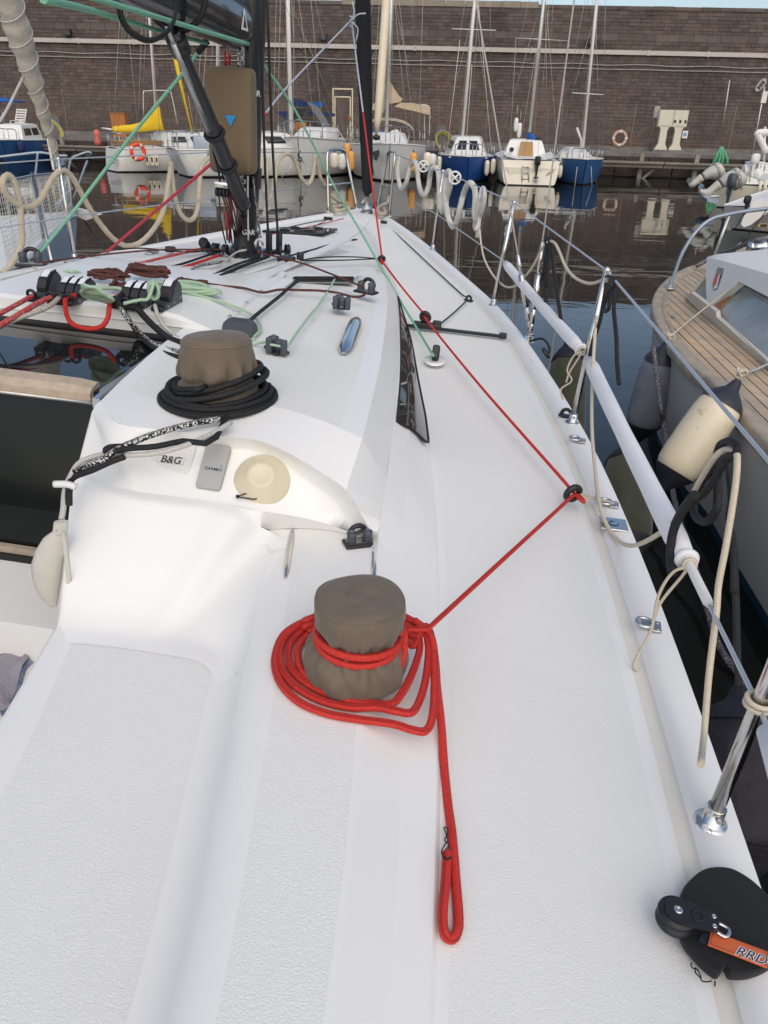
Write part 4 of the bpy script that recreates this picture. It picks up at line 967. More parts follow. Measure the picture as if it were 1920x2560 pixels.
    # chrome bars
    def bar(p0, p1, wd, h, rise=0.0, n=9):
        d_ = (p1-p0); s_ = d_.cross(BN).normalized(); rows = []
        for i in range(n):
            f = i/(n-1); k = (1-(2*f-1)**6); e = wd*(.55+.45*k) if 0 < i < n-1 else wd*.35; zc = rise*k
            rows.append([p0+d_*f+s_*(e*math.cos(math.pi*j/8))+BN*(h*(.4+.6*k)*math.sin(math.pi*j/8)+zc*1) for j in range(9)])
        m_ = MB(); m_.loft(rows, 0); m_.add(rows[0], [tuple(range(9))]); m_.add(rows[-1], [tuple(range(8,-1,-1))]); return m_
    b1 = part(bar(B('e1',492,928,1.386), B('e1',440,1272,1.386), .0085, .009), 'chrome_strip', 'steel')
    b2 = part(bar(B('e1',1078,1055,1.386), B('e1',1066,1310,1.386), .0075, .009), 'chrome_strip', 'steel')
    for bb, pp in ((b1, (('e1',490,940),('e1',441,1258))), (b2, (('e1',1078,1062),))):
        for c_ in pp:
            mb = MB(); mb.lathe(B(*c_, 1.394), BN, [(.0045,0),(.004,.002)], 10); mb.build('screw', 'steel_dull', bb)
    part(bar(B('e2',728,885,1.61), B('e2',597,1225,1.61), .027, .016, .004), 'roof_grab_plate', 'steel')
    mb = MB(); p = B('e2', 1005, 612, 1.52); mb.box(p, BF*.04, (BS-BN*.8).normalized()*.016, (BN+BS*.8).normalized()*.002); part(mb, 'maker_plate', 'cable')
steel_work()

def clutches():
    base = 1.666
    def clutch(v0, n, uc, wd=.031, L_=.15, h=.062, name='rope_clutch', rise=0.0):
        root_u = uc; v1 = v0+n*wd
        prof = [(.075,0),(.078,.014),(.02,.016),(.0,.030),(-.03,.056),(-.055,.060),(-.075,.045),(-.080,.0)]
        mb = MB(); mb.prism([W(uc+a, v0, base+b*h/.06) for a, b in prof], BS*(v1-v0)); cl = part(mb, name, 'grey_plastic')
        mb = MB(); mb.rbox(W(uc+.085, (v0+v1)/2, base+.008), BF*.022, BS*((v1-v0)/2-.001), BN*.008, .003); mb.build('foot_block', 'black_plastic', cl)
        for i in range(n):
            vc = v0+(i+.5)*wd
            a = [(-.055,.066),(-.02,.064),(.018,.048),(.036,.028),(.034,.012),(.018,.016),(-.005,.040),(-.05,.056)]
            mb = MB(); mb.prism([W(uc+x, vc-wd*.42, base+y*h/.06) for x, y in a], BS*(wd*.84)); lv = mb.build('clutch_lever', 'black_plastic', cl)
            mb = MB(); mb.prism([W(uc+x, vc-wd*.32, base+y*h/.06+.0012) for x, y in ((-.048,.0665),(-.02,.0645),(.008,.0535),(.006,.0515),(-.02,.0625),(-.048,.0645))], BS*(wd*.64)); mb.build('lever_label', 'white_ink', lv)
            mb = MB(); mb.torus(W(uc+.098, vc, base+.026), (BF+BN*.3), .0155, .0055, 18, 8); mb.build('entry_eye', 'black_plastic', cl)
        for vv, sgn in ((v1, 1),):
            for (a, b) in ((-.06,.02),(.055,.010),(.0,.012)):
                mb = MB(); mb.lathe(W(uc+a, vv, base+b), BS, [(.005,0),(.005,.002)], 8); mb.build('bolt', 'steel_dull', cl)
    for (x, y, n, wd, h) in ((285,345,1,.040,.080),(462,365,3,.0325,.066),(1052,408,3,.0345,.066),(1418,432,1,.046,.080)):
        u_, v_, _w = UVW(B('e3', x, y, base+.026)); clutch(v_-wd/2, n, u_-.098, wd=wd, h=h)
    # big grey clutch/bullet block behind the cabin-top winch
    p = B('e4', 1300, 690, 1.625); d = (B('e4', 1420, 640, 1.625)-B('e4', 1340, 625, 1.625)).normalized()
    mb = MB(); mb.loft([[p+BS*(.055*sx*k)+BF*(.03*sy)+BN*h for sx, sy in ((-1,-1),(1,-1),(1.1,.3),(.8,1),(-.8,1),(-1.1,.3))] for k, h in ((1,0),(1.03,.02),(.95,.035),(.75,.045))], 0, closed=True, cap=True, smooth=False); b_ = part(mb, 'bullet_block', 'grey_plastic')
    for s_ in (-1, 1):
        mb = MB(); mb.lathe(p+BS*(.035*s_)+BN*.045, BN, [(.006,0),(.006,.002)], 8); mb.build('bolt', 'steel_dull', b_)
    # cam cleats on the roof and coaming
    def cam_cleat(p, yaw, s=1.0, arch=True):
        x = BF*math.cos(yaw)+BS*math.sin(yaw); y = x.cross(BN)
        mb = MB(); mb.rbox(p+BN*.004*s, x*.024*s, y*.042*s, BN*.004*s, .004); c_ = part(mb, 'cam_cleat', 'black_plastic')
        mb = MB(); mb.box(p+BN*.010*s, x*.013*s, y*.036*s, BN*.0015*s); mb.build('cleat_plate', 'steel_dull', c_)
        for sg in (-1, 1):
            mb = MB(); q0 = p+y*(.022*s*sg)+BN*.011*s; mb.lathe(q0, BN, [(.013*s,0),(.015*s,.004*s),(.013*s,.016*s),(.015*s,.026*s),(.008*s,.029*s)], 12, x=x, wob=lambda a, h: (1+.10*math.cos(2*a), 0)); mb.build('cam', 'grey_plastic', c_)
            mb = MB(); mb.lathe(q0+BN*.029*s, BN, [(.004*s,0),(.004*s,.003*s)], 8); mb.build('screw', 'steel_dull', c_)
        if arch:
            pts = [p+y*(.024*s*math.cos(a))+BN*(.022*s+.026*s*math.sin(a))+x*.016*s for a in [math.pi*i/10 for i in range(11)]]
            mb = MB(); mb.tube(pts, .007*s, 8); mb.build('cleat_fairlead', 'black_plastic', c_)
    cam_cleat(B('e2', 810, 650, 1.612), .35, 1.25); cam_cleat(B('e2', 570, 785, 1.622), 1.1, 1.15, False); cam_cleat(B('d2', 320, 580, 1.622), .9, 1.15, False)
    cam_cleat(B('e1', 965, 1030, 1.387), -.5, .95)
    cam_cleat(B('e3', 285, 90, 1.56), -.3, 1.6)
    # small swivel uprights on the two swivel cleats
    for c_, x, y in (('e2',522,740),('e2',640,750),('d2',275,545),('d2',365,560)):
        p = B(c_, x, y, 1.65); mb = MB(); mb.rbox(p, BS*.011, BF*.010, BN*.026, .007); part(mb, 'swivel_post', 'grey_plastic')
    # deck organisers and cheek blocks along the roof
    for (c_, x, y, w, sx, sy) in (('c5',560,712,1.615,.045,.028),('c4',1105,700,1.60,.025,.02),('c5',830,442,1.455,.04,.012),('c5',1190,465,1.43,.03,.012)):
        p = B(c_, x, y, w); mb = MB(); mb.rbox(p+BN*.014, BS*sx, BF*sy, BN*.014, .009); part(mb, 'deck_organiser', 'black_plastic')
    p = B('e2', 190, 345, 1.62); mb = MB(); mb.rbox(p+BN*.02, BS*.018, BF*.014, BN*.022, .006); part(mb, 'cheek_block', 'black_plastic')
    # fore and aft track with low black frame on port roof side is a chromed handle plate
    for c_, x, y in (('e3',700,75),('e3',830,60)):
        p = B(c_, x, y, 1.56); mb = MB(); mb.rbox(p+BN*.01, BF*.05, BS*.05, BN*.012, .01); part(mb, 'port_grab_plate', 'steel' if x < 750 else 'black_plastic')
    p = B('c4', 985, 715, 1.58); mb = MB(); mb.rbox(p+BN*.008, BF*.05, BS*.02, BN*.008, .006); part(mb, 'port_clip', 'steel_dull')
clutches()

# ------------------------------------------------------------------ instruments in the ledge
LA, LB, LC = B('d1', 760, 890, 1.480), B('d1', 1200, 955, 1.466), B('d1', 1000, 690, 1.553)
LN = (LB-LA).cross(LC-LA).normalized(); LN = LN if LN.z > 0 else -LN
def ledge(c, x, y, h=0.0): return onplane(q(c, x, y), LA+LN*h, LN)
def instruments():
    def slab(corners, th, r, name, m, label, cat):
        P_ = [ledge('d1', x, y) for x, y in corners]; c = sum(P_, Vector())/4
        def ring(k, h):
            o = []
            for i in range(4):
                a, b, c0 = P_[i-1], P_[i], P_[(i+1) % 4]; d1 = (a-b).normalized(); d2 = (c0-b).normalized()
                for t in (0, .25, .5, .75, 1):
                    pt = (b+d1*r).lerp(b+d2*r, t); bow = (b-pt)*(.55*math.sin(math.pi*t)) ; o.append(c+(pt+bow-c)*k+LN*h)
            return o
        mb = MB(); mb.loft([ring(1, -.002), ring(1, th*.6), ring(.985, th*.9), ring(.95, th)], 0, closed=True, cap=True, smooth=True)
        return part(mb, name, m), P_, th
    o, P_, th = slab([(790,705),(1084,683),(1020,921),(757,882)], .014, .006, 'instrument_cover', 'white_plastic', '', '')
    xd = (ledge('d1',1000,765)-ledge('d1',880,750)); yd = ledge('d1',935,700)-ledge('d1',925,780)
    text('B&G', ledge('d1', 932, 764, th), xd, yd, .027, 'ink', o, bold=.02, shear=.2)
    a, b = ledge('d1', 868, 738, th+.0004), ledge('d1', 1010, 756, th+.0004); a2, b2 = ledge('d1', 858, 774, th+.0004), ledge('d1', 998, 792, th+.0004)
    mb = MB(); mb.tube([a, b, b2, a2], .0005, 4, closed=True); mb.build('logo_frame', 'cable', o)
    mb = MB(); mb.tube([ledge('d1', 770, 835, th), ledge('d1', 1036, 868, th)], .0006, 4); mb.build('cover_seam', 'grey_box', o)
    o, P_, th = slab([(1134,690),(1268,708),(1207,953),(1070,932)], .026, .010, 'speed_sensor', 'grey_box', '', '')
    xd = (ledge('d1',1210,820)-ledge('d1',1120,806)); yd = ledge('d1',1170,770)-ledge('d1',1165,840)
    text('GARMIN', ledge('d1', 1163, 814, th+.0004), xd, yd, .0118, 'ink', o, bold=.004)
    c = ledge('d1', 1208, 803, th+.0010); mb = MB(); xx, yy = xd.normalized(), yd.normalized(); mb.prism([c-xx*.0025, c+xx*.0025, c+yy*.006], LN*.0004); mb.build('blue_triangle', 'blue_ink', o)
    c = ledge('d1', 1432, 885); t_ = c+LN*.048
    mb = MB(); mb.lathe(c, LN, [(.0725,-.004),(.0735,.004),(.072,.012),(.066,.019),(.050,.034),(.037,.046),(.034,.049),(.026,.0505),(.0245,.0498),(.004,.0498)], 40); o = part(mb, 'compass_cover', 'old_plastic')
    mb = MB(); pts = [ledge('d1', x, y, .027) for x, y in ((1300,962),(1340,948),(1385,950),(1402,965),(1390,978),(1340,972),(1300,965))]
    mb.tube(crom(pts, 6), .0018, 6); mb.ball(ledge('d1', 1297, 963, .028), .005, k=8); mb.build('cover_cord', 'rope_black', o)
    mb = MB(); mb.lathe(ledge('d1', 1387, 972, .018), LN, [(.006,0),(.005,.008)], 10); mb.build('cord_lug', 'old_plastic', o)
instruments()
# ================================================================== WINCH COVERS
def fine(prof, n=64):
    P_ = resample(crom([Vector((r, 0, h)) for r, h in prof], 6), n); return [(max(p.x, .001), p.z) for p in P_]
def ridge(a, h, f, g, sd):
    return 1-2.2*abs(noise.noise(Vector((math.cos(a)*f, math.sin(a)*f, h*g+sd))))
def winch_covers():
    c = W(7.148, 1.162, 1.386)
    t = thing('winch_cover', 'taupe canvas winch cover wrapped in the red rope', 'winch cover', c)
    def wob1(a, h):
        k = math.exp(-((h-.40)/.14)**2); g = .13*(abs(math.sin(6.5*a+1.5*math.sin(3*a)))-.6)+.09*(abs(math.sin(10*a+.4+5*h))-.6)
        low = math.exp(-((h-.20)/.16)**2); 
        if h > .90: return 1+.010*math.sin(2*a+1)+.012*ridge(a, h, 2.2, 6, 9.0)-.006, .004*math.sin(2*a+.5)*max(0, min(1, (1-h)/.09))
        g += .03*math.sin(15*a+9*h)
        g += .09*ridge(a, h, 4.5, 2.5, 1.0)+.05*ridge(a, h, 8, 5, 4.0)-.06
        return 1+.022*ridge(a, h, 2.2, 6, 9.0)*(h < .8)-.01+k*g+.10*low*(abs(math.sin(4.5*a+.7+7*h))-.55)+.03*low*math.sin(13*a-6*h)+.012*math.sin(2*a+1), 0.004*math.sin(3*a+1)*h+.003*k*math.sin(9*a)
    prof = [(.100,0),(.110,.006),(.113,.022),(.112,.040),(.108,.056),(.100,.068),(.088,.078),(.080,.086),(.078,.096),(.082,.105),(.090,.114),(.097,.126),(.099,.142),(.099,.156),(.097,.164),(.092,.170),(.078,.175),(.05,.178),(.025,.179),(.001,.1792)]
    prof = [(r*.875, h*1.04) for r, h in prof]
    mb = MB(); mb.lathe(c, BN, fine(prof), 150, wob=wob1); o = mb.build('cover_body', 'canvas', t)
    mb = MB(); pts = []
    for i in range(60):
        a = 2*math.pi*i/60; dr, dh = wob1(a, .8); x = BN.orthogonal().normalized(); y = BN.cross(x)
        pts.append(c+BN*(.1742+dh)+(x*math.cos(a)+y*math.sin(a))*(.0836*dr+.001))
    mb.tube(pts, .0014, 5, closed=True); mb.build('top_seam', 'canvas', t)
    c = W(6.355, .612, 1.606)
    t = thing('winch_cover', 'taupe canvas winch cover on the cabin top wrapped in black rope', 'winch cover', c)
    def wob2(a, h):
        k = math.exp(-((h-.40)/.10)**2); low = math.exp(-((h-.12)/.18)**2)
        if h > .93: return 1, .010*math.cos(a+.7)*max(0, min(1, (1-h)/.07))
        return 1+.03*ridge(a, h, 2.0, 4, 2.0)-.012+.05*k*ridge(a, h, 5, 3, 6.0)+k*(.16*(abs(math.sin(5.5*a+1.2*math.sin(2*a)))-.6)+.03*math.sin(16*a))+.02*math.exp(-((h-.62)/.15)**2)*math.sin(3*a+4*h)+.03*low*math.sin(8*a+.5)+.015*math.sin(2*a), .010*math.cos(a+.7)*h+.004*k*math.sin(10*a)
    prof = [(.098,0),(.112,.006),(.118,.020),(.116,.034),(.108,.046),(.098,.054),(.090,.062),(.090,.070),(.098,.080),(.100,.095),(.099,.115),(.097,.135),(.094,.152),(.092,.160),(.086,.168),(.07,.175),(.04,.178),(.02,.179),(.001,.1792)]; prof = [(r, h*1.1) for r, h in prof]
    mb = MB(); mb.lathe(c, BN, fine(prof), 150, wob=wob2, x=BS); o = mb.build('cover_body', 'canvas', t)
    x, y = BS, BN.cross(BS)
    def at(a, k):
        r, h = prof[k]; P_ = fine(prof); kk = min(range(len(P_)), key=lambda i: abs(P_[i][1]-h)+abs(P_[i][0]-r)); r, h = P_[kk]; dr, dh = wob2(a, kk/(len(P_)-1)); return c+BN*(h+dh)+(x*math.cos(a)+y*math.sin(a))*(r*dr+.0008)
    mb = MB(); mb.tube([at(2*math.pi*i/60, 13) for i in range(60)], .0014, 5, closed=True); mb.build('top_seam', 'canvas_seam', t)
    for a in (-math.pi*.62,):
        mb = MB(); mb.tube([at(a, k) for k in range(8, 14)], .0010, 5); mb.build('side_seam', 'canvas_seam', t)
winch_covers()

# ================================================================== ROPES
def rope(name, pts, r, m, label, cat='rope', n=8, k=8, group=None, smooth=True, flat=1.0, **kw):
    P_ = crom(pts, n) if smooth else [Vector(p) for p in pts]
    mb = MB(); mb.tube(P_, r, k, flat=flat, **kw)
    return tag(mb.build(name, m), label, cat, group)
def BB(c, pts, w=None): return [B(c, p[0], p[1], p[2] if len(p) > 2 else w) for p in pts]

def red_sheet():
    cw = W(7.148, 1.162, 1.386); rr = .0078
    def circ(r, h, a0, a1, n=14, tilt=0.0):
        return [cw+BF*(r*math.cos(a0+(a1-a0)*i/(n-1)))+BS*(r*math.sin(a0+(a1-a0)*i/(n-1)))+BN*(h+tilt*math.sin(a0+(a1-a0)*i/(n-1))) for i in range(n)]
    top = [Bu('c2', 768, 800, 1.9), Bu('c2', 790, 1000, 2.6), Bu('c2', 822, 1244, 3.2)]
    # clew -> ring on the roof -> track car -> ring at the rail -> winch
    ring1 = W(3.60, .66, 1.57); car = W(4.245, 1.005, 1.408); ring3 = W(6.13, 1.66, 1.365)
    clew = Bu('c2', 722, 130, 1.4)
    a = clew.lerp(ring1, .45)
    path = [a, a.lerp(ring1, .5), ring1, ring1.lerp(car, .5)-BN*.006, car, car.lerp(ring3, .5)-BN*.012, ring3-BF*.0]
    pts = [path[0], path[1], ring1+BF*.02, ring1-BF*.02, path[3], car+BF*.02, car-BF*.02, path[5], ring3+BF*.015]
    # around the winch: enters low at the outboard side, three turns, then loose coils and the tail
    ent = B('d4', 960, 600, 1.47)
    pts += [ring3-BF*.02-BS*.004, ring3.lerp(ent, .5)-BN*.004, ent]
    P1 = crom(pts, 8)
    seq = []
    for i in range(47):
        a_ = math.pi*(.30+2.0*2.1*i/46); seq.append(cw+BF*(.079*math.cos(a_))+BS*(.079*math.sin(a_))+BN*(.079+.028*i/46+.003*math.sin(a_*1.5)))
    # first coil drops off the drum
    seq += [B('d4', 835, 600, 1.478), B('d4', 838, 720, 1.450), B('d4', 790, 830, 1.425), B('d4', 720, 910, 1.405), B('d4', 620, 965, 1.396), B('d4', 500, 950, 1.395), B('d4', 390, 890, 1.395), B('d4', 310, 800, 1.395), B('d4', 300, 690, 1.398), B('d4', 370, 610, 1.402)]
    seq += circ(.135, .020, math.pi*1.70, math.pi*2.28, 6)
    seq += [B('d4', 905, 620, 1.415), B('d4', 920, 700, 1.405), B('d4', 880, 830, 1.400), B('d4', 820, 940, 1.400), B('d4', 760, 985, 1.400), B('d4', 600, 970, 1.398), B('d4', 470, 940, 1.395), B('d4', 330, 870, 1.395), B('d4', 255, 780, 1.395), B('d4', 260, 670, 1.396), B('d4', 340, 590, 1.398)]
    seq += circ(.150, .026, math.pi*1.70, math.pi*2.25, 6)
    seq += [B('d4', 940, 600, 1.420), B('d4', 965, 690, 1.405), B('d4', 955, 830, 1.398), B('d4', 925, 950, 1.396), B('d4', 880, 1025, 1.396), B('d4', 800, 1020, 1.402), B('d4', 700, 1000, 1.400), B('d4', 560, 1000, 1.396), B('d4', 400, 960, 1.395), B('d4', 270, 880, 1.395), B('d4', 205, 770, 1.395), B('d4', 225, 650, 1.396), B('d4', 320, 570, 1.399)]
    seq += circ(.158, .034, math.pi*1.72, math.pi*2.22, 6)
    seq += [B('d4', 960, 590, 1.425), B('d4', 990, 700, 1.405), B('d4', 995, 900, 1.390), B('d4', 985, 1050, 1.380), B('d4', 950, 1120, 1.374), B('d4', 880, 1115, 1.384), B('d4', 780, 1085, 1.393), B('d4', 600, 1060, 1.394), B('d4', 440, 1030, 1.394), B('d4', 300, 970, 1.394), B('d4', 205, 870, 1.395), B('d4', 178, 760, 1.395), B('d4', 215, 640, 1.397), B('d4', 300, 575, 1.400), B('d4', 380, 548, 1.402)]
    seq += circ(.172, .040, math.pi*1.80, math.pi*2.20, 6)
    seq += [B('d4', 900, 560, 1.432), B('d4', 975, 630, 1.420), B('d4', 1000, 760, 1.395), B('d4', 1010, 900, 1.375), B('d4', 1030, 1080, 1.350), B('d4', 1045, 1300, 1.325), B('d4', 1065, 1500, 1.322), B('d4', 1085, 1650, 1.327), B('d4', 1105, 1900, 1.327), B('d4', 1118, 2080, 1.327), B('d4', 1108, 2160, 1.328), B('d4', 1075, 2185, 1.328), B('d4', 1045, 2150, 1.332), B('d4', 1038, 2050, 1.335), B('d4', 1050, 1920, 1.335), B('d4', 1058, 1800, 1.335), B('d4', 1058, 1745, 1.336)]
    P2 = crom(seq, 8)
    def rad(t): return rr
    mb = MB(); mb.tube(P1+[P2[0]], .0058, 8, cap=True)
    mb.tube(P2, rr, 10)
    o = mb.build('jib_sheet', 'rope_red'); tag(o, 'red braided jib sheet coiled around the cockpit winch with its tail along the deck', 'rope')
    # flattened eye at the tail is stitched with thin black cord
    mb = MB(); mb.tube(crom(BB('d4', [(1040,1765,1.342),(1060,1778,1.346),(1080,1768,1.342)]), 4), .0016, 6); mb.tube(crom(BB('d4', [(1040,1765,1.342),(1032,1740,1.34),(1050,1700,1.338),(1065,1680,1.338),(1052,1640,1.335),(1045,1615,1.332),(1060,1618,1.332),(1062,1650,1.334),(1048,1680,1.337),(1070,1705,1.338),(1050,1735,1.34)]), 5), .0011, 5)
    tag(mb.build('black_string', 'rope_black'), 'thin black cord loop tied on the tail of the red rope', 'cord')
    # grey tapered upper ends
    mb = MB(); mb.tube([clew, a+(clew-a)*.0], .0060, 8); mb.tube(crom([clew, clew+BN*.05+BS*.02, clew+BN*.12], 4), .006, 8)
    pe = Bu('p', 655, 285, 3.5)
    pt = [clew, Bu('c2', 500, 360, 2.3), Bu('c2', 300, 570, 3.0), Bu('c2', 165, 735, 3.4)]
    mb.tube(crom(pt, 6), .0062, 8)
    for k in range(5):
        mb.torus(clew+BN*(.02-.016*k)+BS*.006*(k % 2), (BN+BS*.3*(-1)**k), .014, .006, 12, 6)
    mb.tube(crom([clew, clew+BS*.03-BN*.03, clew+BS*.055-BN*.06, clew+BS*.045-BN*.14], 4), .005, 6); mb.tube(crom([clew, clew+BS*.05+BN*.04, clew+BS*.11+BN*.05], 4), .006, 6)
    tag(mb.build('sheet_pigtail', 'rope_bluegrey'), 'grey ends of the jib sheets knotted at the clew beside the black sail', 'rope')
    pp = [Bu('c2', 165, 735, 3.4), Bu('c1', 1340, 1085, 3.75), Bu('e5', 1250, 650, 3.6), Bu('e5', 1000, 860, 3.4), Bu('e5', 785, 1040, 3.2)]
    rope('port_sheet', pp, .0095, 'rope_pink', 'red jib sheet slanting down past the mast to the port rail')
    # rings
    def ring(p, n, r, t, label, tails, m='rope_black'):
        rt = thing('friction_ring', label, 'ring', p)
        mb = MB(); mb.torus(p, n, r, t, 24, 10); mb.build('ring', 'black_plastic', rt)
        mb = MB()
        for tl in tails: mb.tube(crom(tl, 5), .0035, 6)
        mb.build('lashing', m, rt)
    hub = B('e2', 190, 345, 1.645)
    ring(ring1, (ring1-a).normalized()+BF*-.6+BS*.2, .017, .0085, 'black ring on grey strops that leads the red sheet over the roof', [[ring1-BS*.02, ring1.lerp(hub, .4)+BN*.012+BF*.02, hub.lerp(ring1, .2)+BN*.01+BF*.03, hub], [ring1-BS*.02, ring1.lerp(hub, .5)-BN*.002, hub+BN*.0]], 'rope_grey' if False else 'rope_black')
    eye = B('d3', 720, 1195, 1.335)
    ring(ring3, BF*.9-BS*.5+BN*.2, .0225, .0105, 'black ring tied to the toe rail where the red sheet turns', [[ring3+BS*.025, ring3.lerp(eye, .5)+BF*.01, eye], [ring3+BS*.025, ring3.lerp(eye, .5)-BF*.012, eye], [eye, eye+BS*.05-BF*.01, eye+BS*.045-BF*.02], [eye+BF*.012, eye+BN*.03, eye-BF*.012, eye+BF*.012]], 'rope_cream')
red_sheet()

